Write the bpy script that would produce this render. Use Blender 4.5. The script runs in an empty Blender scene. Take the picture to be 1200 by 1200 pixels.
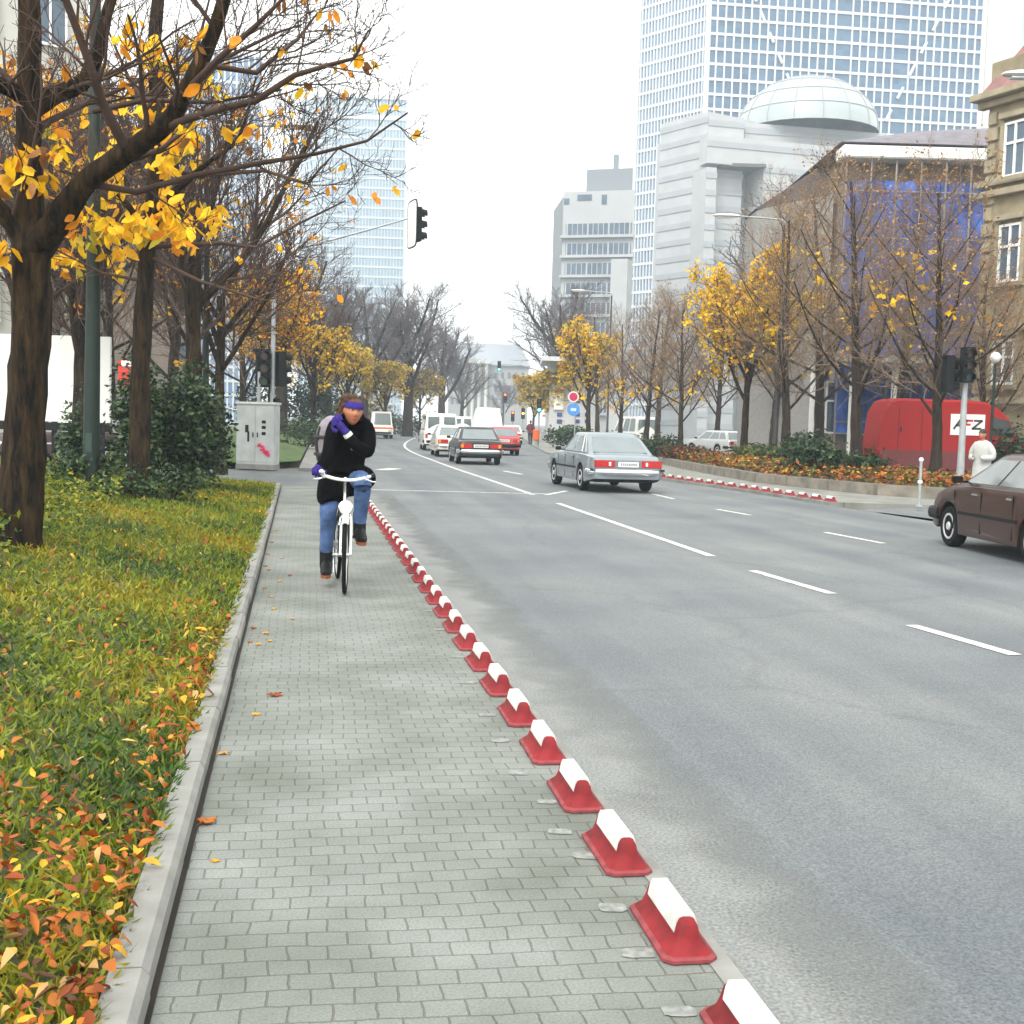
import bpy, bmesh, math, random
import numpy as np
from mathutils import Vector, Matrix
PI = math.pi
C = bpy.context.scene.collection
rnd = random.Random(7)
# ---------------------------------------------------------------- camera model (estimated from the photograph)
F, H, HZ, ROLL = 1450.0, 1.55, 495.0, math.radians(1.6)
PITCH = math.atan((600 - HZ) / F)
cp, sp, cr, sr = math.cos(PITCH), math.sin(PITCH), math.cos(ROLL), math.sin(ROLL)
def ray(px, py):
    u = (px - 600) / F; v = (600 - py) / F
    u, v = u * cr - v * sr, u * sr + v * cr
    return Vector((u, cp + v * sp, -sp + v * cp))
def G(px, py, z=0.0):                       # the ground point seen at a pixel
    d = ray(px, py); t = (z - H) / d.z
    return Vector((d.x * t, d.y * t, z))
def A(px, py, Y):                           # the point at depth Y seen at a pixel
    d = ray(px, py); t = Y / d.y
    return Vector((d.x * t, Y, H + d.z * t))
ROAD = -0.07
RDIR = Vector((-0.165, 1, 0)).normalized()  # heading of the near road
RANG = math.atan2(RDIR.y, RDIR.x)
# ---------------------------------------------------------------- objects
def link(o, parent=None):
    C.objects.link(o)
    if parent is not None: o.parent = parent
    return o
def tag(o, label=None, cat=None, group=None, kind=None):
    if label: o['label'] = label
    if cat: o['category'] = cat
    if group: o['group'] = group
    if kind: o['kind'] = kind
    return o
def thing(name, label, cat, loc=(0, 0, 0), rz=0.0, group=None):
    o = bpy.data.objects.new(name, None); o.empty_display_size = .2
    o.location = loc; o.rotation_euler = (0, 0, rz)
    link(o); return tag(o, label, cat, group)
def copy_tree(o, parent=None):
    c = o.copy(); link(c, parent)
    for ch in list(o.children): copy_tree(ch, c)
    return c
def mesh_np(name, v, f, mats, mi=None, smooth=False, parent=None):
    """v (N,3) array, f list/array of equal-length faces"""
    me = bpy.data.meshes.new(name)
    v = np.asarray(v, dtype=np.float32); f = np.asarray(f, dtype=np.int32)
    n, k = f.shape
    me.vertices.add(len(v)); me.vertices.foreach_set('co', v.ravel())
    me.loops.add(n * k); me.loops.foreach_set('vertex_index', f.ravel())
    me.polygons.add(n); me.polygons.foreach_set('loop_start', np.arange(0, n * k, k, dtype=np.int32))
    for m in (mats if isinstance(mats, (list, tuple)) else [mats]): me.materials.append(m)
    if mi is not None: me.polygons.foreach_set('material_index', np.asarray(mi, dtype=np.int32))
    if smooth: me.polygons.foreach_set('use_smooth', np.ones(n, dtype=bool))
    me.update(calc_edges=True); me.validate()
    return link(bpy.data.objects.new(name, me), parent)
class MB:
    """collects shapes, builds ONE mesh object"""
    def __init__(s): s.v = []; s.f = []; s.m = []
    def add(s, vs, fs, mi=0, M=None):
        b = len(s.v)
        for p in vs:
            p = Vector(p)
            s.v.append(M @ p if M is not None else p)
        for q in fs: s.f.append([i + b for i in q]); s.m.append(mi)
    def box(s, c, d, mi=0, rz=0.0, M=None, taper=1.0):
        x, y, z = d[0] / 2, d[1] / 2, d[2] / 2
        R = Matrix.Translation(c) @ Matrix.Rotation(rz, 4, 'Z')
        if M is not None: R = M @ R
        t = taper
        vs = [(-x, -y, -z), (x, -y, -z), (x, y, -z), (-x, y, -z), (-x * t, -y * t, z), (x * t, -y * t, z), (x * t, y * t, z), (-x * t, y * t, z)]
        s.add(vs, [(3, 2, 1, 0), (4, 5, 6, 7), (0, 1, 5, 4), (1, 2, 6, 5), (2, 3, 7, 6), (3, 0, 4, 7)], mi, R)
    def tube(s, pts, r, n=8, mi=0, cap=True, M=None):
        pts = [Vector(p) for p in pts]
        rs = list(r) if isinstance(r, (list, tuple)) else [r] * len(pts)
        vs = []; fs = []
        ref = Vector((0, 0, 1))
        if abs((pts[-1] - pts[0]).normalized().dot(ref)) > .8: ref = Vector((1, 0, 0))
        if (pts[-1] - pts[0]).length < 1e-6: ref = Vector((.3, .9, .2)).normalized()
        for i, p in enumerate(pts):
            d = (pts[min(i + 1, len(pts) - 1)] - pts[max(i - 1, 0)])
            d = d.normalized() if d.length > 1e-9 else Vector((0, 0, 1))
            a = d.cross(ref); a = a.normalized() if a.length > 1e-6 else Vector((1, 0, 0))
            b = d.cross(a)
            rr = rs[i]; ra, rb = rr if isinstance(rr, tuple) else (rr, rr)
            for k in range(n):
                t = 2 * PI * k / n
                vs.append(p + a * (ra * math.cos(t)) + b * (rb * math.sin(t)))
        for i in range(len(pts) - 1):
            for k in range(n):
                fs.append((i * n + k, i * n + (k + 1) % n, (i + 1) * n + (k + 1) % n, (i + 1) * n + k))
        if cap:
            fs.append(tuple(range(n))[::-1]); fs.append(tuple((len(pts) - 1) * n + k for k in range(n)))
        s.add(vs, fs, mi, M)
    def disc(s, c, nrm, r, n=20, mi=0, depth=.01, M=None):
        nrm = Vector(nrm).normalized(); c = Vector(c)
        s.tube([c - nrm * depth / 2, c + nrm * depth / 2], r, n, mi, True, M)
    def ball(s, c, r, mi=0, nu=12, nv=8, M=None):
        c = Vector(c); rx, ry, rz = r if isinstance(r, tuple) else (r, r, r)
        vs = [c + Vector((0, 0, -rz))]; fs = []
        for j in range(1, nv):
            t = -PI / 2 + PI * j / nv
            for i in range(nu):
                a = 2 * PI * i / nu
                vs.append(c + Vector((rx * math.cos(t) * math.cos(a), ry * math.cos(t) * math.sin(a), rz * math.sin(t))))
        vs.append(c + Vector((0, 0, rz)))
        for i in range(nu): fs.append((0, 1 + (i + 1) % nu, 1 + i))
        for j in range(nv - 2):
            for i in range(nu):
                a = 1 + j * nu + i; b = 1 + j * nu + (i + 1) % nu
                fs.append((a, b, b + nu, a + nu))
        L = len(vs) - 1; o = 1 + (nv - 2) * nu
        for i in range(nu): fs.append((o + i, o + (i + 1) % nu, L))
        s.add(vs, fs, mi, M)
    def prism(s, poly, z0, z1, mi=0, M=None):
        n = len(poly); vs = [(x, y, z0) for x, y in poly] + [(x, y, z1) for x, y in poly]
        fs = [tuple(range(n))[::-1], tuple(range(n, 2 * n))] + [(i, (i + 1) % n, n + (i + 1) % n, n + i) for i in range(n)]
        s.add(vs, fs, mi, M)
    def loft(s, rings, mi=0, caps=(True, True), closed=True, M=None):
        n = len(rings[0]); vs = [p for r in rings for p in r]; fs = []
        for i in range(len(rings) - 1):
            for k in range(n if closed else n - 1):
                fs.append((i * n + k, i * n + (k + 1) % n, (i + 1) * n + (k + 1) % n, (i + 1) * n + k))
        if caps[0]: fs.append(tuple(range(n))[::-1])
        if caps[1]: fs.append(tuple((len(rings) - 1) * n + k for k in range(n)))
        s.add(vs, fs, mi, M)
    def torus(s, c, R, r, n=40, k=8, mi=0, M=None, axis='x'):
        vs = []; fs = []
        for i in range(n):
            a = 2 * PI * i / n
            for j in range(k):
                b = 2 * PI * j / k; q = R + r * math.cos(b)
                if axis == 'x': vs.append((c[0] + r * math.sin(b), c[1] + q * math.cos(a), c[2] + q * math.sin(a)))
                else: vs.append((c[0] + q * math.cos(a), c[1] + r * math.sin(b), c[2] + q * math.sin(a)))
        for i in range(n):
            for j in range(k):
                fs.append((i * k + j, ((i + 1) % n) * k + j, ((i + 1) % n) * k + (j + 1) % k, i * k + (j + 1) % k))
        s.add(vs, fs, mi, M)
    def build(s, name, mats, parent=None, smooth=False, bevel=0.0, fix=True):
        me = bpy.data.meshes.new(name)
        me.from_pydata([tuple(p) for p in s.v], [], s.f)
        for m in (mats if isinstance(mats, (list, tuple)) else [mats]): me.materials.append(m)
        me.polygons.foreach_set('material_index', s.m)
        if fix or bevel:
            bm = bmesh.new(); bm.from_mesh(me)
            if fix: bmesh.ops.recalc_face_normals(bm, faces=bm.faces)
            if bevel: bmesh.ops.bevel(bm, geom=bm.edges[:], offset=bevel, segments=2, affect='EDGES', clamp_overlap=True)
            bm.to_mesh(me); bm.free()
        if smooth:
            me.polygons.foreach_set('use_smooth', [True] * len(me.polygons))
            try: me.set_sharp_from_angle(angle=math.radians(smooth if smooth is not True else 40))
            except Exception: pass
        me.update()
        return link(bpy.data.objects.new(name, me), parent)
def catmull(P, sub=5):
    P = [np.array(p, float) for p in P]
    out = []
    for i in range(len(P) - 1):
        p0 = P[max(i - 1, 0)]; p1 = P[i]; p2 = P[i + 1]; p3 = P[min(i + 2, len(P) - 1)]
        for k in range(sub):
            t = k / sub
            out.append(.5 * ((2 * p1) + (-p0 + p2) * t + (2 * p0 - 5 * p1 + 4 * p2 - p3) * t * t + (-p0 + 3 * p1 - 3 * p2 + p3) * t ** 3))
    out.append(P[-1]); return out
# ---------------------------------------------------------------- materials
MATS = {}
def nodes(m):
    m.use_nodes = True
    nt = m.node_tree; return nt, nt.nodes['Principled BSDF']
def mat(name, col, rough=.6, metal=0.0, var=.15, scale=8.0, bump=0.0, bscale=None, emit=None, spec=.5, obvar=0.0, coat=0.0):
    """principled material whose base colour wanders by +-var over a noise field"""
    if name in MATS: return MATS[name]
    m = bpy.data.materials.new(name); nt, b = nodes(m)
    col = tuple(col)
    b.inputs['Roughness'].default_value = rough; b.inputs['Metallic'].default_value = metal
    b.inputs['Specular IOR Level'].default_value = spec
    if coat: b.inputs['Coat Weight'].default_value = coat; b.inputs['Coat Roughness'].default_value = .05
    tc = nt.nodes.new('ShaderNodeTexCoord')
    if var > 0:
        nz = nt.nodes.new('ShaderNodeTexNoise'); nz.inputs['Scale'].default_value = scale; nz.inputs['Detail'].default_value = 6
        nt.links.new(tc.outputs['Object'], nz.inputs['Vector'])
        mr = nt.nodes.new('ShaderNodeMapRange'); mr.inputs[1].default_value = .3; mr.inputs[2].default_value = .7
        mr.inputs[3].default_value = 1 - var; mr.inputs[4].default_value = 1 + var
        nt.links.new(nz.outputs['Fac'], mr.inputs[0])
        mx = nt.nodes.new('ShaderNodeVectorMath'); mx.operation = 'SCALE'; mx.inputs[0].default_value = col
        last = mr.outputs[0]
        if obvar:
            oi = nt.nodes.new('ShaderNodeObjectInfo'); m2 = nt.nodes.new('ShaderNodeMapRange')
            m2.inputs[3].default_value = 1 - obvar; m2.inputs[4].default_value = 1 + obvar
            nt.links.new(oi.outputs['Random'], m2.inputs[0])
            mm = nt.nodes.new('ShaderNodeMath'); mm.operation = 'MULTIPLY'
            nt.links.new(last, mm.inputs[0]); nt.links.new(m2.outputs[0], mm.inputs[1]); last = mm.outputs[0]
        nt.links.new(last, mx.inputs['Scale']); nt.links.new(mx.outputs[0], b.inputs['Base Color'])
    else: b.inputs['Base Color'].default_value = (*col, 1)
    if bump:
        n2 = nt.nodes.new('ShaderNodeTexNoise'); n2.inputs['Scale'].default_value = bscale or scale * 4; n2.inputs['Detail'].default_value = 8
        nt.links.new(tc.outputs['Object'], n2.inputs['Vector'])
        bp = nt.nodes.new('ShaderNodeBump'); bp.inputs['Strength'].default_value = bump; bp.inputs['Distance'].default_value = .02
        nt.links.new(n2.outputs['Fac'], bp.inputs['Height']); nt.links.new(bp.outputs[0], b.inputs['Normal'])
    if emit:
        b.inputs['Emission Color'].default_value = (*emit[:3], 1); b.inputs['Emission Strength'].default_value = emit[3]
    MATS[name] = m; return m
def leafmat(name, col, var=.35, trans=.25, scale=6.0, rough=.55):
    if name in MATS: return MATS[name]
    m = mat(name, col, rough, var=var, scale=scale, spec=.3)
    nt = m.node_tree; b = nt.nodes['Principled BSDF']; out = nt.nodes['Material Output']
    tr = nt.nodes.new('ShaderNodeBsdfTranslucent'); mx = nt.nodes.new('ShaderNodeMixShader'); mx.inputs[0].default_value = trans
    src = b.inputs['Base Color'].links[0].from_socket
    nt.links.new(src, tr.inputs['Color']); nt.links.new(b.outputs[0], mx.inputs[1]); nt.links.new(tr.outputs[0], mx.inputs[2])
    nt.links.new(mx.outputs[0], out.inputs['Surface']); return m

def asphalt_mat():
    m = bpy.data.materials.new('asphalt'); nt, b = nodes(m); N = nt.nodes.new; L = nt.links.new
    tc = N('ShaderNodeTexCoord')
    mp = N('ShaderNodeMapping'); mp.inputs['Rotation'].default_value = (0, 0, -(RANG - PI / 2)); L(tc.outputs['Object'], mp.inputs[0])
    # worn seams and cracks
    vc = N('ShaderNodeTexVoronoi'); vc.feature = 'DISTANCE_TO_EDGE'; vc.inputs['Scale'].default_value = .22
    nwc = N('ShaderNodeTexNoise'); nwc.inputs['Scale'].default_value = 1.2; nwc.inputs['Detail'].default_value = 8; L(mp.outputs[0], nwc.inputs[0])
    avc = N('ShaderNodeVectorMath'); avc.operation = 'MULTIPLY_ADD'; avc.inputs[1].default_value = (1.1, 1.1, 0); L(nwc.outputs['Color'], avc.inputs[0]); L(mp.outputs[0], avc.inputs[2]); L(avc.outputs[0], vc.inputs[0])
    mrc = N('ShaderNodeMapRange'); mrc.inputs[1].default_value = .0; mrc.inputs[2].default_value = .012; mrc.inputs[3].default_value = .86; mrc.inputs[4].default_value = 1; L(vc.outputs['Distance'], mrc.inputs[0])
    # long streaks along the wheel tracks
    ms = N('ShaderNodeMapping'); ms.inputs['Scale'].default_value = (1.1, .05, 1); L(mp.outputs[0], ms.inputs[0])
    n1 = N('ShaderNodeTexNoise'); n1.inputs['Scale'].default_value = 1.0; n1.inputs['Detail'].default_value = 5; L(ms.outputs[0], n1.inputs[0])
    n2 = N('ShaderNodeTexNoise'); n2.inputs['Scale'].default_value = .45; n2.inputs['Detail'].default_value = 7; L(mp.outputs[0], n2.inputs[0])
    n3 = N('ShaderNodeTexNoise'); n3.inputs['Scale'].default_value = 95; n3.inputs['Detail'].default_value = 4; L(mp.outputs[0], n3.inputs[0])
    v = N('ShaderNodeTexVoronoi'); v.inputs['Scale'].default_value = 130; L(mp.outputs[0], v.inputs[0])
    r1 = N('ShaderNodeValToRGB'); e = r1.color_ramp.elements
    e[0].position = .34; e[0].color = (.104, .117, .129, 1); e[1].position = .68; e[1].color = (.158, .171, .180, 1); L(n1.outputs[0], r1.inputs[0])
    r2 = N('ShaderNodeValToRGB'); e = r2.color_ramp.elements
    e[0].position = .3; e[0].color = (.74, .77, .80, 1); e[1].position = .72; e[1].color = (1.16, 1.13, 1.07, 1); L(n2.outputs[0], r2.inputs[0])
    m1 = N('ShaderNodeMix'); m1.data_type = 'RGBA'; m1.blend_type = 'MULTIPLY'; m1.inputs[0].default_value = 1
    L(r1.outputs[0], m1.inputs[6]); L(r2.outputs[0], m1.inputs[7])
    r3 = N('ShaderNodeValToRGB'); e = r3.color_ramp.elements
    e[0].position = .3; e[0].color = (.55, .56, .58, 1); e[1].position = .7; e[1].color = (1.45, 1.43, 1.38, 1); L(n3.outputs[0], r3.inputs[0])
    m2 = N('ShaderNodeMix'); m2.data_type = 'RGBA'; m2.blend_type = 'MULTIPLY'; m2.inputs[0].default_value = 1
    L(m1.outputs[2], m2.inputs[6]); L(r3.outputs[0], m2.inputs[7])
    vs_ = N('ShaderNodeVectorMath'); vs_.operation = 'SCALE'; L(m2.outputs[2], vs_.inputs[0]); L(mrc.outputs[0], vs_.inputs['Scale'])
    L(vs_.outputs[0], b.inputs['Base Color']); b.inputs['Roughness'].default_value = .75
    bp = N('ShaderNodeBump'); bp.inputs['Strength'].default_value = .35; bp.inputs['Distance'].default_value = .006
    L(v.outputs['Distance'], bp.inputs['Height']); L(bp.outputs[0], b.inputs['Normal'])
    return m
def paver_mat(name, bw, bh, c1, c2, mort):
    m = bpy.data.materials.new(name); nt, b = nodes(m); N = nt.nodes.new; L = nt.links.new
    tc = N('ShaderNodeTexCoord')
    mp = N('ShaderNodeMapping'); mp.inputs['Rotation'].default_value = (0, 0, -(RANG - PI / 2)); L(tc.outputs['Object'], mp.inputs[0])
    # hand-laid: rows wander a little
    nw = N('ShaderNodeTexNoise'); nw.inputs['Scale'].default_value = 1.3; L(mp.outputs[0], nw.inputs[0])
    va = N('ShaderNodeVectorMath'); va.operation = 'SCALE'; va.inputs['Scale'].default_value = .06; L(nw.outputs['Color'], va.inputs[0])
    nw2 = N('ShaderNodeTexNoise'); nw2.inputs['Scale'].default_value = 14; L(mp.outputs[0], nw2.inputs[0])
    vb = N('ShaderNodeVectorMath'); vb.operation = 'SCALE'; vb.inputs['Scale'].default_value = .014; L(nw2.outputs['Color'], vb.inputs[0])
    ad = N('ShaderNodeVectorMath'); L(mp.outputs[0], ad.inputs[0]); L(va.outputs[0], ad.inputs[1])
    ad2 = N('ShaderNodeVectorMath'); L(ad.outputs[0], ad2.inputs[0]); L(vb.outputs[0], ad2.inputs[1])
    br = N('ShaderNodeTexBrick'); br.offset = .5; br.inputs['Scale'].default_value = 1
    br.inputs['Brick Width'].default_value = bw; br.inputs['Row Height'].default_value = bh
    br.inputs['Mortar Size'].default_value = .0036; br.inputs['Mortar Smooth'].default_value = .6; br.inputs['Bias'].default_value = 0
    br.inputs['Color1'].default_value = (*c1, 1); br.inputs['Color2'].default_value = (*c2, 1); br.inputs['Mortar'].default_value = (*mort, 1)
    L(ad2.outputs[0], br.inputs[0])
    n2 = N('ShaderNodeTexNoise'); n2.inputs['Scale'].default_value = 1.6; n2.inputs['Detail'].default_value = 8; L(mp.outputs[0], n2.inputs[0])
    r2 = N('ShaderNodeValToRGB'); e = r2.color_ramp.elements
    e[0].position = .3; e[0].color = (.66, .68, .62, 1); e[1].position = .7; e[1].color = (1.2, 1.2, 1.2, 1); L(n2.outputs[0], r2.inputs[0])
    n3 = N('ShaderNodeTexNoise'); n3.inputs['Scale'].default_value = 120; n3.inputs['Detail'].default_value = 4; L(mp.outputs[0], n3.inputs[0])
    r3 = N('ShaderNodeValToRGB'); e = r3.color_ramp.elements
    e[0].position = .3; e[0].color = (.78, .78, .78, 1); e[1].position = .7; e[1].color = (1.22, 1.22, 1.2, 1); L(n3.outputs[0], r3.inputs[0])
    prev = br.outputs['Color']
    for r in (r2, r3):
        mm = N('ShaderNodeMix'); mm.data_type = 'RGBA'; mm.blend_type = 'MULTIPLY'; mm.inputs[0].default_value = 1
        L(prev, mm.inputs[6]); L(r.outputs[0], mm.inputs[7]); prev = mm.outputs[2]
    L(prev, b.inputs['Base Color']); b.inputs['Roughness'].default_value = .75
    inv = N('ShaderNodeMath'); inv.operation = 'SUBTRACT'; inv.inputs[0].default_value = 1; L(br.outputs['Fac'], inv.inputs[1])
    bp = N('ShaderNodeBump'); bp.inputs['Strength'].default_value = .8; bp.inputs['Distance'].default_value = .006
    L(inv.outputs[0], bp.inputs['Height']); L(bp.outputs[0], b.inputs['Normal'])
    return m
def bark_mat(name, c, c2):
    m = bpy.data.materials.new(name); nt, b = nodes(m); N = nt.nodes.new; L = nt.links.new
    tc = N('ShaderNodeTexCoord'); mp = N('ShaderNodeMapping'); mp.inputs['Scale'].default_value = (14, 14, 2.6); L(tc.outputs['Object'], mp.inputs[0])
    n = N('ShaderNodeTexNoise'); n.inputs['Scale'].default_value = 1; n.inputs['Detail'].default_value = 9; n.inputs['Roughness'].default_value = .7; L(mp.outputs[0], n.inputs[0])
    r = N('ShaderNodeValToRGB'); e = r.color_ramp.elements
    e[0].position = .40; e[0].color = (*c, 1); e[1].position = .74; e[1].color = (*c2, 1); L(n.outputs[0], r.inputs[0]); L(r.outputs[0], b.inputs['Base Color'])
    b.inputs['Roughness'].default_value = .9; b.inputs['Specular IOR Level'].default_value = .15
    bp = N('ShaderNodeBump'); bp.inputs['Strength'].default_value = 1.0; bp.inputs['Distance'].default_value = .05
    L(n.outputs[0], bp.inputs['Height']); L(bp.outputs[0], b.inputs['Normal'])
    MATS[name] = m; return m
M_asphalt = asphalt_mat()
M_paver = paver_mat('grey_pavers', .118, .095, (.176, .188, .176), (.158, .170, .160), (.118, .112, .092))
M_slab = paver_mat('pale_slabs', .5, .5, (.22, .22, .205), (.20, .20, .19), (.13, .12, .105))
M_bark = bark_mat('bark', (.005, .0045, .004), (.075, .044, .018))
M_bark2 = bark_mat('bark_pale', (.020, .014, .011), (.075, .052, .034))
M_twig = mat('twig', (.075, .048, .038), .85, var=.3, scale=3, spec=.2)
M_twig_warm = mat('warm_twig', (.200, .145, .100), .85, var=.3, scale=3, spec=.2)
M_twig_far = mat('far_twig', (.135, .115, .115), .9, var=.3, scale=2, spec=.2)  # grey-mauve bark, paled so that distance haze is partly in the colour
M_chrome = mat('chrome', (.75, .76, .78), .18, 1.0, var=.05)
M_tyre = mat('tyre_rubber', (.005, .005, .005), .85, var=.2, spec=.2)
M_black = mat('black_plastic', (.004, .004, .0045), .55, var=.2, spec=.25)
M_white = mat('white_paint', (.78, .78, .75), .5, var=.05)
M_steel = mat('galvanised_steel', (.34, .36, .37), .5, .3, var=.15, scale=5)
M_green = mat('dark_green_paint', (.003, .015, .009), .65, var=.2, scale=6)
M_conc = mat('concrete', (.21, .21, .195), .85, var=.2, scale=5, bump=.4)
M_grime = mat('joint_soil', (.02, .015, .010), .95, var=.3)
HAZE = .0009; EXPO = 1.22
# ================================================================ THE SETTING
def poly_sheet(name, pts, z, m, kind='structure', thick=0.0, sub=None):
    mb = MB()
    if thick: mb.prism([(p[0], p[1]) for p in pts], z - thick, z)
    else: mb.add([(p[0], p[1], z) for p in pts], [tuple(range(len(pts)))])
    o = mb.build(name, m); o['kind'] = kind; return o
def ribbon(name, left, right, z, m, thick=0.0, kind='structure'):
    mb = MB(); n = len(left)
    vs = [(p[0], p[1], z) for p in left] + [(p[0], p[1], z) for p in right]
    fs = [(i, n + i, n + i + 1, i + 1) for i in range(n - 1)]
    if thick:
        vs += [(x, y, z - thick) for x, y, _ in vs]
        fs += [(i, i + 1, 2 * n + i + 1, 2 * n + i) for i in range(n - 1)] + [(n + i + 1, n + i, 3 * n + i, 3 * n + i + 1) for i in range(n - 1)]
        fs += [(0, 2 * n, 3 * n, n), (n - 1, 2 * n - 1, 4 * n - 1, 3 * n - 1)]
    mb.add(vs, fs); o = mb.build(name, m); o['kind'] = kind; return o
M_ground = mat('bare_ground', (.12, .115, .10), .9, var=.25, scale=.3)
poly_sheet('ground', [(-640, -60), (640, -60), (640, 1050), (-640, 1050)], -.16, M_ground)
def lin(a, b, y):                     # point on the line a-b at depth y
    t = (y - a[1]) / (b[1] - a[1]); return Vector((a[0] + (b[0] - a[0]) * t, y, 0))
K0, K1 = G(180, 1180), G(325, 590)          # foot of the left kerb
S0, S1 = G(800, 1128), G(430, 592)          # line of the red and white separators
Eg0, Eg1 = G(848, 1128), G(437, 592)        # edge of the path
def kerb_x(y): return lin(K0, K1, y).x
def sep_x(y):
    t = (y - S0.y) / (S1.y - S0.y)
    return S0.x + (S1.x - S0.x) * t
def edge_x(y): return sep_x(y) + .15
# road: straight, then bending right in the distance
ys = [-8, 0, 5, 10, 15, 20, 25, 30, 40, 50, 60, 75, 90, 105, 120, 140, 161, 200, 250, 320]
def left_edge(y):
    x = edge_x(min(y, 100))
    if y > 100: x = edge_x(100) + (y - 100) * (-.165) + .00135 * (min(y, 161) - 100) ** 2 + (max(y - 161, 0)) * .165 + max(0, y - 161) * .02
    return x
RK = [(-8, 15.0), (0, 13.2), (25.9, 7.15), (32, 5.9), (38.5, 4.21), (66.5, 1.74), (92.7, 1.2), (130, .9), (200, 1.2), (320, 4.0)]
def right_edge(y):
    for (a, xa), (b, xb) in zip(RK, RK[1:]):
        if a <= y <= b: return xa + (xb - xa) * (y - a) / (b - a)
    return RK[-1][1]
ribbon('road', [(left_edge(y) - .02, y) for y in ys], [(right_edge(y) + .02, y) for y in ys], ROAD, M_asphalt)
# side street on the left and on the right (asphalt apron a little lower)
poly_sheet('side_street', [(-60, 28.2), (edge_x(28) + .0, 28.2), (edge_x(37) + .0, 36.6), (-60, 43)], ROAD - .006, M_asphalt)
poly_sheet('side_road', [(7.3, 26), (16, 2), (70, 2), (70, 60), (20, 60), (10.2, 28.4)], ROAD - .008, M_asphalt)
# cycle path
py_ = [-3, 2, 5, 10, 15, 20, 24, 27.6]
ribbon('cycle_path', [(kerb_x(y) - .01, y) for y in py_], [(edge_x(y), y) for y in py_], 0.0, M_paver, .2)
# path beyond the crossing
yb = [37.2, 45, 60, 85, 100, 120, 161, 250]
def lawn2_x(y):
    a, b = G(352, 545), G(366, 515)
    return lin(a, b, y).x if y < 100 else lin(a, b, 100).x + left_edge(y) - left_edge(100)
ribbon('far_path', [(lawn2_x(y), y) for y in yb], [(left_edge(y), y) for y in yb], .004, M_slab, .2)
# pale gutter of worn concrete beside the path
def gutter_mat():
    m = mat('gutter', (.195, .203, .198), .85, var=.38, scale=75, bump=.3)
    nt = m.node_tree; b = nt.nodes['Principled BSDF']; out = nt.nodes['Material Output']; N = nt.nodes.new; L = nt.links.new
    uv = N('ShaderNodeUVMap'); sx = N('ShaderNodeSeparateXYZ'); L(uv.outputs[0], sx.inputs[0])
    tc = N('ShaderNodeTexCoord'); nz = N('ShaderNodeTexNoise'); nz.inputs['Scale'].default_value = 2.2; nz.inputs['Detail'].default_value = 8; L(tc.outputs['Object'], nz.inputs[0])
    nb = N('ShaderNodeTexNoise'); nb.inputs['Scale'].default_value = 90; nb.inputs['Detail'].default_value = 3; L(tc.outputs['Object'], nb.inputs[0])
    ad = N('ShaderNodeMath'); ad.operation = 'MULTIPLY_ADD'; ad.inputs[1].default_value = 1.1; L(nz.outputs[0], ad.inputs[0]); L(sx.outputs[0], ad.inputs[2])
    ad2 = N('ShaderNodeMath'); ad2.operation = 'MULTIPLY_ADD'; ad2.inputs[1].default_value = .5; L(nb.outputs[0], ad2.inputs[0]); L(ad.outputs[0], ad2.inputs[2])
    mr = N('ShaderNodeMapRange'); mr.inputs[1].default_value = 1.05; mr.inputs[2].default_value = 1.85; mr.inputs[3].default_value = 0; mr.inputs[4].default_value = 1; L(ad2.outputs[0], mr.inputs[0])
    t = N('ShaderNodeBsdfTransparent'); mx = N('ShaderNodeMixShader'); L(mr.outputs[0], mx.inputs[0]); L(b.outputs[0], mx.inputs[1]); L(t.outputs[0], mx.inputs[2]); L(mx.outputs[0], out.inputs['Surface'])
    return m
gy = [-3 + .8 * i for i in range(38)]
gut = ribbon('gutter', [(edge_x(y) + .003, y) for y in gy], [(edge_x(y) + .62, y) for y in gy], ROAD + .004, gutter_mat())
uvl = gut.data.uv_layers.new(name='UVMap'); n = len(gy)
for lp in gut.data.loops:
    uvl.data[lp.index].uv = (0.0 if lp.vertex_index < n else 1.0, gut.data.vertices[lp.vertex_index].co.y)
# concrete edge strip of the path
ribbon('path_edging', [(edge_x(y) - .075, y) for y in py_], [(edge_x(y) - .004, y) for y in py_], .004, M_conc)
# left kerb, built of stones with slightly open joints
mb = MB(); y = 1.2; soil = MB()
while y < 26.8:
    y2 = y + .98
    a, b = Vector((kerb_x(y) - .018, y, 0)), Vector((kerb_x(y2) - .018, y2, 0))
    d = (b - a).normalized(); nrm = Vector((-d.y, d.x, 0)); hh = .085 + rnd.uniform(-.006, .006); w = .105
    sh = nrm * rnd.uniform(-.006, .006)
    ring = lambda p: [p + sh + Vector((0, 0, -.05)), p + sh + nrm * .002 + Vector((0, 0, hh - .022)), p + sh + nrm * .022 + Vector((0, 0, hh)), p + sh + nrm * w + Vector((0, 0, hh)), p + sh + nrm * w + Vector((0, 0, -.05))]
    mb.loft([ring(a), ring(b)])
    y = y2 + .012
kerb = mb.build('kerb', mat('kerb_stone', (.205, .205, .190), .85, var=.22, scale=4, bump=.4), bevel=0.0); kerb['kind'] = 'structure'
ribbon('soil_joint', [(kerb_x(y) - .02, y) for y in py_], [(kerb_x(y) + .002, y) for y in py_], .004, M_grime)
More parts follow.
